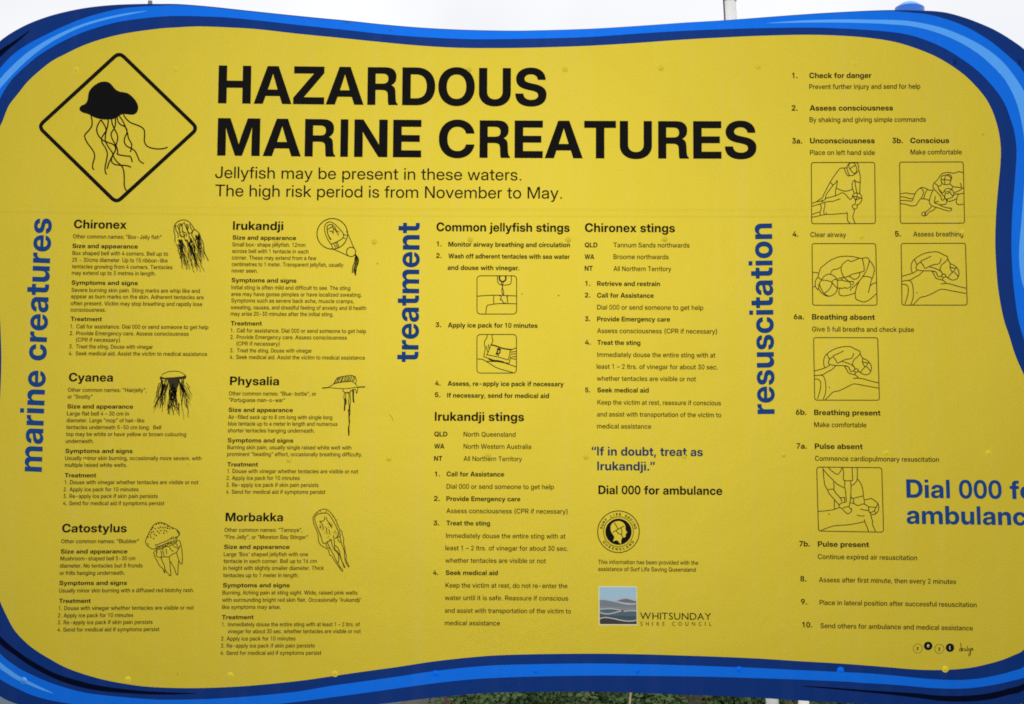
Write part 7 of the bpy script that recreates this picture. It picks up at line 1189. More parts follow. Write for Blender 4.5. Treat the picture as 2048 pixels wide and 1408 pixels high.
Z3.text(S, 'Dial 000 for', 1048, 1838, 810, 36.9, 'B', fit='Dial 000')
Z3.text(S, 'ambulance', 1050, 1915, 1026, 36.9, 'B', fit='ambulan')
S.build('ambulance_lettering', M_BINK, sign)

# ---- small framed drawings
LW = 1.55


def picture(parent, zoom, frame, strokes, r=5.0, lw=LW, fills=(), extra=()):
    S = Shape()
    S.line(rpoly(zoom(*frame), r), lw, H, smooth=False, closed=True)
    S.build('picture_frame', M_LINE, parent)
    S = Shape()
    for s in strokes: S.line(zoom(*s), lw, H)
    for s in extra: S.line(zoom(*s[1]), s[0], H)
    for f in fills: S.fill([zoom(*f)], H)
    return S.build('line_drawing', M_LINE, parent)


picture(STEPS['3a'], Zoom(1615, 318, 10.352), [(78,75),(1390,72),(1405,1338),(85,1342)], [
 [(465,485),(530,385),(600,285),(665,205),(700,188),(760,188),(822,182)],[(465,485),(400,610),(350,710),(300,815)],[(465,485),(495,510),(528,545)],[(528,545),(580,495),(615,440)],[(615,440),(612,510),(595,600)],[(528,545),(470,620),(400,720),(372,790),(370,835),(330,860),(300,890),(305,850)],
 [(300,815),(240,845),(190,885)],[(95,920),(185,890),(290,868)],[(95,980),(250,935),(400,888),(520,878),(600,850),(680,825)],[(370,815),(480,790),(600,755),(690,710),(740,705),(790,740),(840,800),(885,838),(920,805),(935,775)],
 [(595,605),(580,660),(580,755)],[(595,605),(670,640),(740,662),(800,665),(870,652),(925,628)],[(980,430),(935,475),(922,530),(930,610),(965,710)],[(980,430),(988,530),(1010,640),(1020,710)],[(990,465),(1040,480),(1090,485)],[(1070,245),(1085,330),(1092,420),(1085,560),(1082,715)],
 [(760,188),(780,255),(810,315),(845,355),(868,345)],[(822,150),(815,200),(835,265),(862,340)],[(862,338),(910,345),(960,330),(990,302)],[(822,165),(845,110),(900,82),(960,82),(1020,82),(1052,130),(1060,190),(1052,245),(1010,290),(985,305),(930,275),(885,220),(860,170),(850,120),(880,88)],[(960,82),(1000,140),(1018,200),(1010,260),(985,305)],[(880,205),(930,165),(1000,135)],
 [(965,712),(930,770),(960,800),(990,850),(985,945)],[(930,770),(1000,780),(1115,815)],[(965,712),(1020,705),(1085,725),(1115,765),(1125,820),(1110,880),(1080,925),(1030,950)],[(1028,712),(1025,785),(1000,850),(1090,810)],[(985,945),(940,950),(925,985),(950,1025),(985,1040),(1020,1010),(1032,965),(1000,950)],[(965,1040),(965,1100),(945,1160),(942,1220),(965,1285),(985,1335)],
 [(262,940),(280,985),(280,1040),(258,1095),(270,1170)],[(355,912),(358,980),(340,1050),(338,1110),(348,1158)],[(95,1150),(170,1120),(250,1100)],[(85,1210),(180,1190),(290,1165),(390,1150),(560,1145),(700,1132),(810,1130)],[(812,1095),(825,1160),(825,1260),(850,1300),(878,1335)],[(385,1110),(390,1150)]])
picture(STEPS['3b'], Zoom(1792, 318, 10.354), [(72,66),(1392,62),(1418,1330),(90,1334)], [
 [(92,722),(200,705),(290,722),(390,722)],[(92,782),(200,795),(270,818),(340,824)],[(92,860),(200,860),(290,872),(330,870),(350,830),(395,720),(440,655),(495,605),(540,590),(600,605),(650,630),(700,650),(775,640)],[(92,925),(200,940),(300,970),(350,972),(410,960),(450,905),(505,825)],
 [(495,605),(540,625),(565,680),(555,750),(525,800),(530,825)],[(645,635),(605,710),(585,770),(575,825)],[(505,825),(560,828),(620,832),(690,860)],[(775,645),(735,710),(705,800),(690,880),(705,935),(745,970),(820,1000),(900,1020),(1000,1055),(1090,1080)],
 [(800,480),(770,530),(765,575),(785,620),(830,670),(900,745),(930,790),(940,845)],[(800,480),(860,430),(905,360),(955,305),(1030,285),(1110,282),(1190,295),(1250,280),(1310,265),(1390,285)],[(800,505),(850,540),(885,565),(925,550),(945,515)],[(870,565),(880,620),(930,700),(975,755),(1010,790)],[(900,635),(930,680),(975,700),(1000,660)],
 [(940,500),(932,430),(940,370),(985,340),(1040,335),(1090,350),(1130,390),(1135,440),(1115,505),(1070,530),(1020,530),(970,520),(940,480)],[(1040,335),(1010,390),(1000,450),(1015,530)],[(940,430),(1030,430),(1130,445)],[(1060,322),(1110,325),(1145,360),(1152,400),(1130,440)],
 [(1110,520),(1165,560),(1180,575),(1270,585),(1360,598)],[(1180,575),(1160,620)],[(1330,500),(1352,560),(1360,600),(1400,610)],[(1360,620),(1300,660),(1210,695)],[(1400,705),(1330,725),(1210,728)],
 [(1000,660),(1025,625),(1080,612),(1145,625),(1180,665),(1198,720),(1185,770),(1150,800),(1090,820),(1040,835),(1005,800),(1015,740),(1025,690),(1000,650)],[(1050,668),(1110,690),(1150,740),(1185,770)],[(1150,630),(1110,670)],[(1040,720),(1100,705)],
 [(1065,830),(1060,860),(1090,880),(1160,865),(1250,825)],[(1290,735),(1260,810),(1245,880),(1265,930),(1320,950),(1395,930)],[(1005,790),(1040,845),(1045,890),(1030,935),(960,945),(905,950)],[(810,765),(805,830),(790,890),(800,910)],[(800,910),(840,885),(885,880)],[(800,910),(900,950),(980,990),(1080,1015),(1145,1020),(1145,1065),(1095,1080)],[(940,845),(960,855),(990,845),(995,815)],
 [(735,985),(680,1045),(620,1100)],[(830,1005),(770,1060),(690,1100),(655,1140),(630,1170)],[(620,1105),(560,1100),(535,1130),(540,1170),(580,1180),(625,1172)]],
 fills=[[(590,1105),(618,1110),(615,1175),(585,1180)],[(1085,1010),(1142,1014),(1140,1030),(1085,1026)]])
picture(STEPS['4'], Zoom(1618, 480, 10.2), [(60,75),(1360,75),(1388,1332),(75,1332)], [
 [(75,660),(130,665),(190,675)],[(85,960),(125,945)],[(190,1020),(140,970),(125,900),(140,820),(185,740),(210,650),(240,570),(300,520),(400,440),(520,375),(640,340),(780,332),(900,342),(1030,370),(1085,380)],[(1030,370),(940,410),(850,440),(795,412),(730,455),(680,500),(655,560),(660,640),(690,720),(730,780),(800,840),(845,890),(855,945)],
 [(435,700),(460,640),(500,605),(570,595),(640,560)],[(1085,380),(1110,480),(1125,580),(1120,640)],[(1085,375),(1180,362),(1220,395),(1225,450),(1195,560),(1150,660),(1095,745),(1040,820),(1010,870),(970,960),(945,1060),(945,1160),(965,1210),(1040,1245),(1120,1265),(1200,1240),(1280,1180),(1378,1095)],
 [(1230,425),(1290,490),(1328,580),(1325,660),(1290,785)],[(1095,750),(1160,742),(1230,755),(1280,785),(1265,850),(1240,950),(1210,1080)],[(1240,950),(1290,900),(1372,870)],
 [(1120,640),(1000,670),(880,700),(815,735)],[(1035,660),(1030,720),(990,780),(940,800),(905,800)],[(810,740),(870,770),(905,805)],[(815,735),(740,760),(640,775),(580,795)],[(580,825),(660,820),(740,840),(860,850),(895,845),(905,885),(880,925)],[(670,775),(672,825)],
 [(195,1000),(205,900),(260,810),(310,740),(380,700),(440,702),(510,735),(560,790),(578,850),(580,960),(560,1050),(500,1115),(430,1145),(350,1140),(260,1085),(210,1020),(195,1000)],[(185,765),(260,815),(340,825),(430,845),(475,880),(520,930),(575,985)],[(580,810),(520,805),(475,845),(465,910),(430,980),(380,1040),(310,1085)],[(210,900),(240,980),(290,1070),(360,1130),(420,1150)],
 [(590,985),(640,980),(680,990),(720,975),(780,985),(840,965),(860,940)],[(630,990),(610,1040),(612,1090),(640,1130),(720,1140),(830,1120),(940,1080)],[(835,1035),(880,975),(940,930),(1010,850)]])
R5 = [[(80,740),(180,715),(290,680),(350,650),(390,620)],[(80,840),(150,830),(215,825),(280,800),(360,750),(430,715),(520,630)],[(215,825),(265,850),(295,920),(310,1020),(310,1150),(290,1240),(255,1320)],[(80,905),(150,910),(195,945),(210,1000),(200,1110),(170,1220),(140,1310)],
 [(300,1325),(350,1280),(430,1195),(480,1165),(560,1150),(660,1110),(760,1060),(860,1010),(950,1010),(1100,1040),(1390,1092)],[(870,895),(980,885)],[(690,640),(735,710),(780,785),(890,815),(945,845),(985,885),(1090,905),(1240,950),(1390,985)],
 [(290,675),(268,590),(272,500),(300,430),(335,395),(420,330),(540,275),(660,248),(780,242),(850,260),(900,290),(960,315),(1010,345),(1015,390),(1065,480),(1130,510),(1190,555),(1235,630),(1240,710),(1215,775),(1170,810),(1110,818),(1060,800),(1010,770),(960,740)],
 [(335,395),(360,455),(385,510),(362,560),(385,605),(450,622),(540,630),(640,630),(730,640),(780,665),(810,735),(835,755),(880,730),(905,700),(895,670),(850,625),(780,590),(700,562),(640,550)],[(385,510),(430,465),(465,455)],[(675,330),(570,385),(465,435),(510,510),(550,580),(600,560),(680,520),(750,500),(820,490),(860,450),(878,375)],
 [(1015,390),(960,450),(890,510),(865,560),(855,615)],[(855,615),(905,680)],[(1065,480),(1060,560),(1090,630),(1110,660)],[(1065,555),(1120,570),(1170,580)],[(1190,560),(1140,630),(1080,690),(1015,770)],[(1140,650),(1190,700),(1225,750)],[(905,710),(950,695),(975,735),(930,765),(880,740)],[(925,765),(900,815)],[(790,700),(800,715),(785,690)],[(380,1065),(392,1090)]]
picture(STEPS['5'], Zoom(1796, 480, 10.2), [(62,72),(1375,68),(1410,1330),(80,1330)], R5, fills=[[(690,628),(780,650),(775,662),(700,645)]])
picture(STEPS['6a'], Zoom(1620, 668, 10.2), [(72,75),(1380,78),(1415,1352),(95,1350)], [[(x + 10, y + 14) for x, y in s] for s in R5], fills=[[(700,642),(790,664),(785,676),(710,659)]])
picture(STEPS['7a'], Zoom(1626, 928, 9.912), [(72,62),(1362,74),(1398,1352),(108,1330)], [
 [(195,68),(205,180),(225,380),(250,450),(290,520),(310,575),(370,645),(440,725),(520,815)],[(205,110),(280,200),(350,275),(410,330)],[(305,70),(360,130),(420,175),(490,205),(540,150),(580,75)],[(405,335),(415,430),(415,510)],[(295,515),(350,500),(415,498)],[(425,340),(460,385),(530,430),(620,475)],[(410,510),(450,575),(520,650),(580,745)],
 [(590,70),(605,190),(600,300),(625,335),(628,440),(645,560),(655,660),(660,760)],[(775,70),(780,200),(785,325)],[(625,330),(700,335),(785,325)],[(748,335),(752,470),(750,610),(740,720),(715,845)],[(875,70),(878,180),(870,320),(820,390),(760,435)],[(870,290),(920,345),(965,430),(990,530),(995,620),(1015,720),(1015,790)],
 [(755,635),(770,680),(850,668),(985,635)],[(525,670),(640,665)],[(625,675),(628,760)],[(800,690),(808,790)],[(420,720),(425,900)],[(105,940),(230,930),(380,910),(450,890),(520,865)],
 [(520,815),(515,850),(580,890),(620,935),(680,985),(720,975),(765,930)],[(520,815),(560,775),(640,760)],[(590,875),(640,855),(705,848),(735,885)],[(740,770),(810,785),(885,825),(960,800),(1015,795),(1060,820),(1105,855)],[(1025,710),(1090,700),(1150,685),(1220,725),(1275,770),(1300,830),(1300,900),(1275,955),(1230,995),(1150,1005)],
 [(1110,850),(1180,855),(1250,860)],[(1285,780),(1255,850),(1215,920),(1150,960),(1105,930),(1108,850)],[(1215,920),(1245,985)],[(940,890),(1000,910),(1100,922)],[(1105,930),(1140,990),(1160,1070),(1180,1140),(1175,1190),(1210,1270),(1240,1345)],[(870,1012),(930,1030),(1020,1028)],[(1015,1100),(1035,1170),(1070,1250),(1100,1345)],[(160,1320),(250,1280),(400,1230),(560,1215),(700,1205),(850,1180),(1015,1145)],[(310,980),(322,1010)]],
 r=6.0, fills=[[(735,870),(765,880),(775,915),(762,938),(748,905)]])
T1 = picture(s_com, Zoom(946, 544, 15.31), [(122,118),(1335,118),(1335,1290),(122,1290)], [
 [(750,120),(750,250),(775,340),(830,385),(900,400),(1040,400),(1130,375),(1165,320),(1180,120)],[(870,300),(880,380),(905,450),(885,530),(890,620),(920,710)],[(930,300),(915,380),(900,470),(925,560),(940,630),(940,710)],
 [(135,745),(350,725),(620,715),(900,718),(1325,735)],[(635,735),(628,850),(645,975)],[(390,1290),(405,1150),(430,1035),(500,1010),(640,985),(800,970),(1000,970),(1320,975)],[(800,740),(830,720),(870,760),(835,830),(850,860),(890,850),(915,920),(955,960),(1010,950)],[(1020,725),(1070,740),(1035,770),(1060,830),(1050,880),(1068,950)]], r=8.0,
 extra=[(3.0, [(830,120),(808,180),(825,250),(870,290),(930,295),(985,260),(1008,200),(990,120)])])
T2 = picture(s_com, Zoom(946, 662, 15.31), [(120,108),(1330,108),(1330,1290),(120,1290)], [
 [(432,110),(425,200),(370,290),(350,370),(355,450),(375,520)],[(595,115),(580,190),(605,270),(600,330),(560,410)],[(375,520),(360,640),(325,780)],[(405,460),(425,540),(450,640)],[(480,405),(475,480),(495,540)],[(560,410),(520,500),(480,620),(440,690),(410,750)],
 [(430,730),(620,765),(850,820),(1075,890)],[(325,785),(480,840),(620,890),(800,930),(940,965),(1110,990)],[(1150,800),(1110,985)],[(1130,650),(1125,720),(1145,780)],[(1105,770),(1080,880)],[(1150,590),(1130,640)],[(1180,580),(1250,545),(1325,530)],[(1190,790),(1260,790),(1325,780)],[(1150,800),(1200,850),(1325,865)],[(1150,650),(1240,640),(1325,625)],[(1160,720),(1240,705),(1325,700)],
 [(135,860),(250,865),(320,885),(420,940),(560,1030),(700,1115),(900,1185),(1100,1240),(1240,1285)],[(420,930),(560,935),(760,940),(960,980),(1120,1030),(1320,1100)]], r=8.0,
 extra=[(2.6, [(560,425),(700,460),(850,515),(1000,550),(1190,575)]), (3.4, [(480,850),(600,905),(760,920),(940,960)])])
S = Shape()
zi = Zoom(946, 662, 15.31)
for a in ([(690,695),(740,715)], [(740,735),(795,745)]): S.line(zi(*a), 2.4, H, smooth=False)
S.line(zi((770,610),(735,640),(740,680),(790,690),(825,660),(820,625)), 2.4, H)
S.line(zi((760,590),(745,565),(770,545),(815,550),(835,585),(830,610)), 2.4, H)
S.line(zi((790,555),(800,600)), 2.2, H)
S.build('ice_lettering', M_INK, s_com)

# ---- jellyfish drawings
rj = random.Random(5)


def hairs(S, zoom, starts, w, sway, taper=0.6):
    for (x0, y0), (x1, y1) in starts:
        n = 6
        ph, am = rj.uniform(0, 6.28), sway * rj.uniform(.4, 1.2)
        pts = [(x0 + (x1 - x0) * i / n + am * math.sin(ph + i * 1.5) * min(1, i / 2), y0 + (y1 - y0) * i / n) for i in range(n + 1)]
        S.line(zoom(*pts), w * rj.uniform(.7, 1.2), H, taper=taper)


ZC = Zoom(320, 420, 10.06)
S = Shape()
for s in [[(310,280),(360,235),(430,205),(500,205),(570,230),(630,290),(690,385)],[(310,280),(285,350),(285,440),(305,530),(300,620),(330,690),(365,760),(370,830),(400,900),(410,980)],[(315,300),(320,400),(360,470),(370,560)],[(345,310),(390,400),(400,480),(440,530)],[(370,290),(400,350),(380,400),(420,460)],[(420,270),(450,350),(450,430),(480,500),(490,580)],
 [(490,250),(520,340),(560,430),(585,500),(590,580)],[(535,280),(550,380),(580,470)],[(600,280),(620,360),(655,430),(640,500),(680,580)],[(690,385),(760,440),(800,490),(820,570),(860,640),(880,740),(890,840),(930,930),(975,1030)],[(690,385),(655,440),(600,470),(550,450)],[(450,430),(520,470),(540,540)],[(400,480),(430,540),(490,530),(500,490)],[(560,290),(570,350),(555,400)],[(390,270),(430,320),(470,260)]]:
    S.line(ZC(*s), 1.7, H)
hairs(S, ZC, [((rj.uniform(360, 460), rj.uniform(580, 700)), (rj.uniform(430, 600), rj.uniform(950, 1220))) for _ in range(16)], 1.6, 20)
hairs(S, ZC, [((rj.uniform(540, 700), rj.uniform(560, 740)), (rj.uniform(560, 830), rj.uniform(900, 1260))) for _ in range(24)], 1.5, 22)
hairs(S, ZC, [((rj.uniform(690, 790), rj.uniform(460, 600)), (rj.uniform(780, 930), rj.uniform(850, 1140))) for _ in range(14)], 1.5, 18)
for f in ([(370,585),(415,600),(430,660),(400,690),(378,650)], [(605,545),(635,575),(665,640),(650,680),(610,650)], [(705,480),(735,530),(745,590),(715,560)], [(490,575),(535,600),(545,640),(510,635)]):
    S.fill([ZC(*f)], H)
hairs(S, ZC, [((700, 900), (815, 1255)), ((780, 950), (880, 1240)), ((560, 1000), (605, 1210)), ((630, 1080), (695, 1265)), ((500, 1000), (545, 1185))], 2.0, 16)
S.build('line_drawing', M_LINE, e_chi)

ZI = Zoom(620, 420, 10.06)
S = Shape()
S.disc(44.6 + 620, 47.8 + 420, 30.6, H, r2=28.8, n=48)
S.disc(82.2 + 620, 84.0 + 420, 9.2, H, r2=7.5, n=32, ry=9.4)
for s in [[(425,690),(360,600),(310,480),(293,380),(305,300),(350,255),(400,240),(460,260),(540,325),(610,400),(670,480),(665,560),(600,610),(520,650),(425,690)],[(425,690),(460,770)],[(475,670),(520,760)],[(520,650),(545,740),(575,745)],[(545,645),(580,735)],[(670,490),(725,515)],[(665,560),(715,580)],[(735,420),(890,780)],[(430,775),(600,845),(755,920)],
 [(345,380),(345,330),(390,300),(450,295),(445,335),(390,370),(345,400)],[(345,400),(365,500),(410,600)],[(345,340),(350,450),(385,540),(430,600)],[(445,335),(470,380),(465,440),(470,480)],[(390,420),(440,435),(465,470)],[(450,300),(500,350),(540,420),(590,450)],[(480,360),(530,440),(580,510)]]:
    S.line(ZI(*s), 1.6, H)
for s in [[(905,890),(950,940),(975,1000),(965,1080),(935,1160),(915,1320)],[(905,890),(935,970),(930,1080),(905,1180),(910,1310)],[(910,900),(925,1000),(910,1100),(885,1200),(885,1270)],[(905,950),(900,1040),(865,1140),(850,1270)],[(930,930),(960,1010),(945,1120),(915,1240)]]:
    S.line(ZI(*s), 1.9, H)
S.build('line_drawing', M_LINE, e_iru)

ZY = Zoom(300, 736, 12.8)
S = Shape()
S.line(ZY((300,185),(370,135),(470,100),(600,82),(720,90),(820,125),(880,170),(915,190)), 1.3, H)
S.fill([ZY((250,270),(265,225),(295,205),(310,235),(380,250),(470,245),(560,240),(640,235),(720,225),(800,220),(870,205),(905,175),(930,205),(925,255),(905,285),(890,260),(880,300),(860,280),(760,290),(740,420),(700,520),(690,600),(660,740),(620,740),(580,640),(540,560),(490,440),(460,300),(400,290),(340,280),(290,300),(260,300))], H)
hairs(S, ZY, [((rj.uniform(290, 480), rj.uniform(280, 480)), (rj.uniform(90, 420), rj.uniform(900, 1180))) for _ in range(24)], 1.35, 22)
hairs(S, ZY, [((rj.uniform(480, 700), rj.uniform(400, 700)), (rj.uniform(420, 760), rj.uniform(1000, 1220))) for _ in range(24)], 1.6, 22)
hairs(S, ZY, [((rj.uniform(720, 880), rj.uniform(280, 520)), (rj.uniform(780, 1070), rj.uniform(750, 1050))) for _ in range(20)], 1.35, 22)
hairs(S, ZY, [((290, 300), (340, 620)), ((310, 300), (350, 700)), ((860, 290), (840, 640)), ((820, 280), (790, 700)), ((200, 480), (165, 760)), ((240, 380), (110, 900)), ((930, 380), (1040, 520)), ((800, 800), (870, 1325)), ((930, 800), (990, 1270)), ((740, 900), (745, 1240)), ((480, 950), (500, 1215)), ((560, 900), (600, 1215)), ((960, 480), (1080, 720))], 2.0, 10)
S.build('line_drawing', M_LINE, e_cya)

ZP = Zoom(635, 740, 10.055)
S = Shape()
for s in [[(215,350),(270,315),(320,285),(370,200),(440,145),(540,125),(640,108),(700,112),(750,140),(778,185),(770,280)],[(320,285),(400,262),(500,240),(620,230),(690,232),(740,260),(800,320)],[(95,365),(220,355),(340,365),(430,372),(515,378),(640,370),(740,355),(800,345),(960,340)],[(515,378),(515,430),(545,450),(530,540),(545,640),(545,820)],[(570,450),(568,560),(580,640),(570,700)],[(600,470),(605,450),(625,460),(635,540),(628,640),(640,760),(620,820),(640,900),(630,1000),(640,1080),(618,1180),(630,1325)],[(660,410),(655,500),(665,600),(650,760),(655,860),(640,960),(648,1040),(628,1140),(640,1240),(630,1325)],
 [(545,450),(590,455),(620,470),(650,450),(700,400),(740,390),(770,400),(785,470),(800,430),(812,340)],[(705,400),(710,500),(715,600),(740,655)],[(730,410),(725,520),(730,620),(740,655)]]:
    S.line(ZP(*s), 1.35, H)
for i in range(12):
    x = 345 + i * 34
    S.line(ZP((x, 275 - i * 4), (x + 22 + rj.uniform(-6, 10), 215 - i * 3), (x + 60 - i * 2, 150 - min(i, 6) * 5)), 1.2 + 0.5 * rj.random(), H)
for s, w in (([(95,365),(220,355)], 2.0), ([(820,345),(960,340)], 2.2), ([(715,400),(718,520),(722,620),(740,655)], 2.6), ([(560,570),(558,640),(548,720),(542,820)], 2.6), ([(645,700),(632,900),(640,1060),(628,1200),(630,1325)], 2.0)):
    S.line(ZP(*s), w, H)
S.build('line_drawing', M_LINE, e_phy)

ZK = Zoom(282, 1036, 11.354)
S = Shape()
for s in [[(110,580),(105,520),(130,450),(170,370),(210,290),(260,200),(320,140),(400,105),(480,108),(560,130),(620,170),(700,215),(770,240),(830,280),(875,335),(870,390),(820,440),(815,500)],[(110,580),(150,635),(210,680),(270,705),(330,700),(410,710),(500,685),(560,650),(640,640),(720,600),(800,570),(815,500)],[(320,610),(400,595),(470,560),(560,530),(640,490),(685,460)],[(330,640),(420,640),(520,600),(640,550)],
 [(290,780),(310,870),(360,960),(420,1080),(480,1130),(515,1200),(540,1245),(540,1130)],[(290,780),(330,740)],[(365,730),(350,850),(400,890),(460,890),(470,830),(450,740)],[(460,890),(470,950),(530,1080),(545,1160),(600,1250),(665,1310),(680,1280),(665,1120),(655,980),(635,880)],[(460,890),(540,880),(635,880),(720,820),(810,785)],[(660,980),(730,1090),(770,1170),(795,1260),(825,1295),(840,1240),(845,1080),(860,960),(830,860),(810,785)],[(860,960),(900,1030),(935,1035),(940,900),(930,720),(905,600),(880,520),(820,510)],[(810,785),(840,720),(880,660),(885,620)],[(495,700),(500,780),(525,860)],[(570,700),(585,820)],[(640,660),(690,730),(740,760)],[(720,630),(800,670),(855,690)],[(800,590),(850,670)]]:
    S.line(ZK(*s), 1.45, H)
for x, y in [(320,240),(400,230),(440,205),(495,220),(550,215),(600,235),(650,240),(715,235),(370,300),(450,285),(530,285),(585,305),(280,310),(415,340),(515,345),(210,380),(300,370),(345,400),(220,435),(285,465),(155,430),(240,330),(345,140),(400,130),(465,120),(525,145),(605,190),(265,220),(235,260)]:
    S.line(ZK((x - 6, y - 14), (x + 4, y), (x + 8, y + 16)), 2.2, H)
hairs(S, ZK, [((330 + i * 22, 715 - i * 6 - (i > 12) * 30), (325 + i * 22 + rj.uniform(-10, 14), 670 - i * 7 - (i > 12) * 30 + rj.uniform(-25, 10))) for i in range(22)], 1.7, 3)
hairs(S, ZK, [((x, 480 + (700 - x) * .2), (x + 12, 420)) for x in (690, 730, 775, 800)] + [((350, 720), (370, 800)), ((150, 570), (175, 640)), ((820, 280), (870, 390))], 2.2, 3)
S.build('line_drawing', M_LINE, e_cat)

ZM = Zoom(615, 1010, 10.053)
S = Shape()
for s in [[(110,290),(120,230),(170,170),(240,110),(320,85),(390,95),(450,140),(520,220),(580,330),(625,440),(650,500),(690,530),(700,600),(730,680),(725,760),(750,860),(760,950),(780,1030),(775,1080),(800,1160),(835,1225),(830,1250)],[(110,290),(130,390),(180,500),(210,590),(220,690),(240,770),(300,830),(400,885),(430,930),(445,1000),(490,1030),(530,1100),(600,1200),(660,1290),(700,1335),(705,1300),(660,1250),(630,1200),(570,1100),(530,1010),(490,940),(460,880),(410,780),(390,760)],
 [(145,290),(150,240),(200,190),(280,165),(370,160),(430,190),(480,260),(540,360),(590,460),(620,540),(630,620)],[(145,290),(170,380),(210,480),(260,600),(290,690),(300,740),(340,775),(420,735),(480,690)],[(250,340),(300,390),(320,490)],[(345,230),(345,290),(290,330),(240,320)],[(380,240),(390,300),(440,360),(480,410),(490,470)],[(380,455),(385,555)],[(430,490),(450,580)],[(210,480),(245,560),(270,640)],[(480,690),(490,780),(530,880),(580,940),(620,1000),(630,1100),(620,1160)],[(520,620),(540,720),(545,800),(610,860),(640,930),(660,1020),(690,1120),(730,1200),(760,1270)],[(545,800),(555,900),(600,930),(640,1000),(680,1100),(740,1260)],
 [(550,670),(640,640),(665,680),(680,760),(720,860),(745,960),(750,1080),(790,1190),(830,1250)],[(600,660),(640,740),(680,740)],[(640,520),(660,620),(640,650)],[(370,780),(400,850),(460,880)],[(245,400),(270,440),(250,470)],[(430,370),(460,420),(490,440)]]:
    S.line(ZM(*s), 1.5, H)
for _ in range(60):
    t = rj.uniform(0, 1)
    x, y = rj.choice([(rj.uniform(160, 460), rj.uniform(100, 190)), (rj.uniform(320, 470), rj.uniform(560, 740)), (rj.uniform(470, 600), rj.uniform(200, 480)), (rj.uniform(220, 420), rj.uniform(360, 560)), (rj.uniform(520, 620), rj.uniform(500, 640))])
    S.line(ZM((x, y), (x + rj.uniform(2, 14), y + rj.uniform(10, 26))), 1.0, H, smooth=False)
S.build('line_drawing', M_LINE, e_mor)

# ---- round rescue emblem
ZE = Zoom(1190, 1016, 14.98)
cx, cy = 1190 + 703 / 14.98, 1016 + 712 / 14.98
S = Shape()
S.disc(cx, cy, 26.2, H, n=56)
emb = S.build('rescue_emblem', M_INK, sign)
S = Shape()
S.disc(cx, cy, 41.6, H, r2=40.0, n=72)
S.disc(cx, cy, 29.9, H, r2=28.8, n=64)
S.build('ring', M_FINE, emb)
S = Shape()
S.fill([spline(ZE((465,600),(470,540),(500,480),(545,440),(600,410),(670,395),(740,395),(800,415),(850,450),(890,500),(910,560),(912,620),(918,665),(945,705),(962,740),(935,755),(925,790),(912,820),(915,850),(895,880),(850,882),(825,890),(800,925),(785,970),(778,1070),(730,1045),(690,990),(640,970),(600,980),(545,1000),(560,940),(575,890),(565,840),(530,790),(490,730),(470,670)), True, 3)], 0.0016)
S.build('head_profile', M_YEL, emb)
S = Shape()
for s in ([(580,440),(620,510),(690,630)], [(530,735),(640,665),(740,610),(880,540)], [(640,670),(665,730),(720,775),(790,800)], [(770,600),(800,660),(805,730),(795,800),(830,885)]):
    S.line(ZE(*s), 1.5, 0.0020, smooth=len(s) > 3)
S.build('cap_line', M_INK, emb)


def arc_text(S, text, cx, cy, r, a0, a1, cap, top=True, h=H):
    n = len(text)
    for i, ch in enumerate(text):
        if ch == ' ': continue
        a = math.radians(a0 + (a1 - a0) * i / (n - 1))
        adv, v, t = glyph('B', ch)
        s = cap / 727.0
        q = []
        for px, py in v:
            u, w = (px - adv / 2) * s, (py - 363) * s
            rr = r + w if top else r - w
            bx, by = math.sin(a), -math.cos(a)          # outward
            tx, ty = (math.cos(a), math.sin(a)) if top else (-math.cos(a), -math.sin(a))
            q.append((cx + bx * rr + tx * u, cy + by * rr + ty * u))
        S.tri(q, t, h)


S = Shape()
arc_text(S, 'SURF LIFE SAVING', cx, cy, 34.8, -77, 77, 5.3)
arc_text(S, 'QUEENSLAND', cx, cy, 34.8, 234, 126, 5.3, top=False)
S.build('ring_lettering', M_FINE, emb)

# ---- council emblem
ZW = Zoom(1190, 1164, 8.192)
S = Shape()
S.fill([ZW((55, 66), (688, 72), (694, 712), (62, 708))], H)
cou = S.build('council_emblem', M_CREAM, sign)


def patch(name, col, pts, h):
    S = Shape()
    S.fill([ZW(*pts)], h)
    return S.build(name, simple_mat(name + '_print', col, 0.5, 0.3), cou)


def wave(*p): return spline(list(p), False, 4)


w1 = wave((74, 290), (150, 288), (250, 305), (350, 325), (430, 345), (520, 362), (600, 365), (678, 355))
w2 = wave((76, 450), (150, 440), (250, 437), (350, 448), (430, 468), (490, 480), (560, 470), (679, 475))
w3 = wave((76, 498), (150, 518), (220, 522), (300, 508), (390, 485), (470, 470))
w4 = wave((78, 600), (150, 582), (230, 588), (330, 606), (430, 628), (520, 640), (600, 640), (681, 626))
patch('sky_patch', lin(150, 182, 200), [(73, 84), (677, 86), (678, 360)] + w1[::-1], 0.0014)
patch('hill_patch', lin(104, 116, 126), w1 + [(679, 420)] + [(76, 400)], 0.0014)
patch('haze_patch', lin(122, 124, 126), [(76, 400), (679, 420)] + w2[::-1], 0.0014)
patch('sea_patch', lin(62, 88, 98), w2 + [(680, 560), (77, 545)], 0.0014)
patch('deep_sea_patch', lin(48, 66, 74), [(77, 545), (680, 560)] + w4[::-1], 0.0014)
patch('shore_patch', lin(36, 31, 27), w4 + [(682, 692), (78, 690)], 0.0014)
patch('far_hill_patch', lin(96, 98, 104), wave((350, 310), (420, 282), (520, 276), (600, 296), (677, 318)) + wave((677, 345), (580, 345), (480, 335), (400, 320), (350, 310)), 0.0016)
S = Shape()
for w in (w1, w2, w3, w4, wave((350, 308), (420, 278), (520, 268), (600, 288), (678, 308))):
    S.line(ZW(*w), 2.3, 0.0018, smooth=False)
S.build('wave_line', simple_mat('wave_line_print', lin(168, 170, 170), 0.5, 0.3), cou)
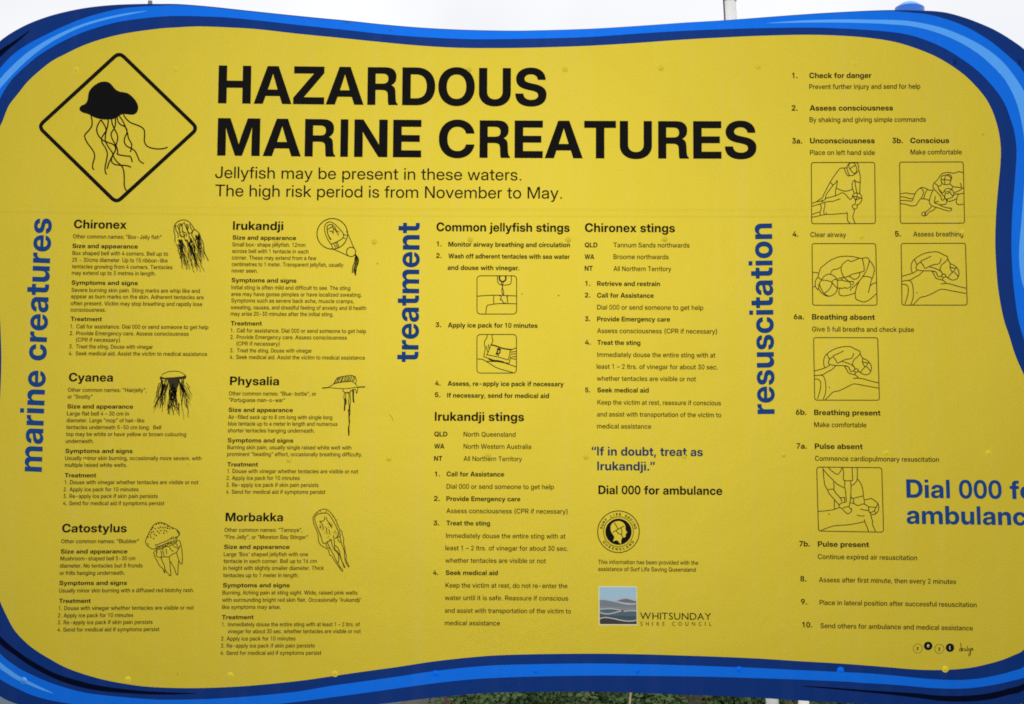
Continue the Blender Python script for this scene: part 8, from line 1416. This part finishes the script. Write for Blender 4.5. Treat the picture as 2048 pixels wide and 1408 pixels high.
S = Shape()
ZW.text(S, 'WHITSUNDAY', 738, 1903, 611, 13.6, 'G')
for ch, a, b in (('S', 745, 778), ('H', 835, 882), ('I', 936, 946), ('R', 1012, 1053), ('E', 1108, 1140), ('C', 1262, 1312), ('O', 1366, 1424), ('U', 1480, 1530), ('N', 1590, 1640), ('C', 1698, 1747), ('I', 1803, 1813), ('L', 1875, 1909)):
    ZW.text(S, ch, a, b, 717, 7.8, 'G')
S.build('council_lettering', M_INK, cou)

# ---- designer's mark
ZZ = Zoom(1815, 1275, 14.124)
S = Shape()
for x, y in ((580, 238), (1197, 288)):
    q = ZZ((x, y))[0]
    S.disc(q[0], q[1], 8.5, H, n=32)
mark = S.build('designer_mark', M_INK, sign)
S = Shape()
for x, y in ((288, 310), (898, 322)):
    q = ZZ((x, y))[0]
    S.disc(q[0], q[1], 9.2, H, r2=8.5, n=32)
for s in ([(255, 275), (305, 275), (262, 350), (310, 350)], [(925, 295), (880, 290), (880, 318), (915, 335), (910, 362), (868, 360)]): S.line(ZZ(*s), 1.3, H, smooth=False)
for s in [[(1495,150),(1510,230),(1520,390)],[(1515,310),(1480,320),(1465,360),(1480,385),(1515,365)],[(1530,350),(1560,330),(1555,300),(1535,330),(1545,375),(1580,370)],[(1620,310),(1595,330),(1625,355),(1600,385)],[(1650,320),(1650,380),(1690,370)],[(1690,240),(1690,300),(1685,375)],[(1775,310),(1730,315),(1715,360),(1740,380),(1770,340),(1780,420),(1770,500),(1740,520),(1730,470),(1780,400)],[(1800,300),(1800,370),(1825,300),(1840,320),(1850,380)]]:
    S.line(ZZ(*s), 1.1, H)
S.build('script_lettering', M_FINE, mark)
S = Shape()
S.line(ZZ((555, 245), (605, 235), (590, 200), (560, 215), (560, 260), (600, 270)), 1.1, 0.0015)
S.line(ZZ((1185, 245), (1190, 320), (1215, 330)), 1.2, 0.0015)
S.line(ZZ((1170, 265), (1210, 265)), 1.0, 0.0015, smooth=False)
S.build('reversed_letter', M_CREAM, mark)

# ---- small scuffs on the vinyl
M_GRIME = simple_mat('grime', lin(150, 132, 48), 0.7, 0.2)
M_BGRIME = simple_mat('border_grime', lin(70, 95, 130), 0.7, 0.2)
for x, y, rx, ry, m in ((1117, 591, 1.6, 1.6, M_GRIME), (1044, 588, 1.4, 1.4, M_GRIME), (755, 527, 1.3, 1.5, M_GRIME), (1966, 269, 1.2, 1.2, M_GRIME), (355, 1347.5, 0.7, 2.6, M_GRIME),
                        (694, 45, 4.2, 1.8, M_BGRIME), (781, 60, 2.6, 2.0, M_BGRIME), (706, 52, 1.6, 1.6, M_BGRIME)):
    S = Shape()
    S.disc(x, y, rx, 0.0011, n=12, ry=ry)
    S.build('scuff_mark', m, sign)
S = Shape()
S.line([(779, 829), (784, 835), (786, 842)], 0.9, 0.0011)
S.build('scuff_mark', M_GRIME, sign)
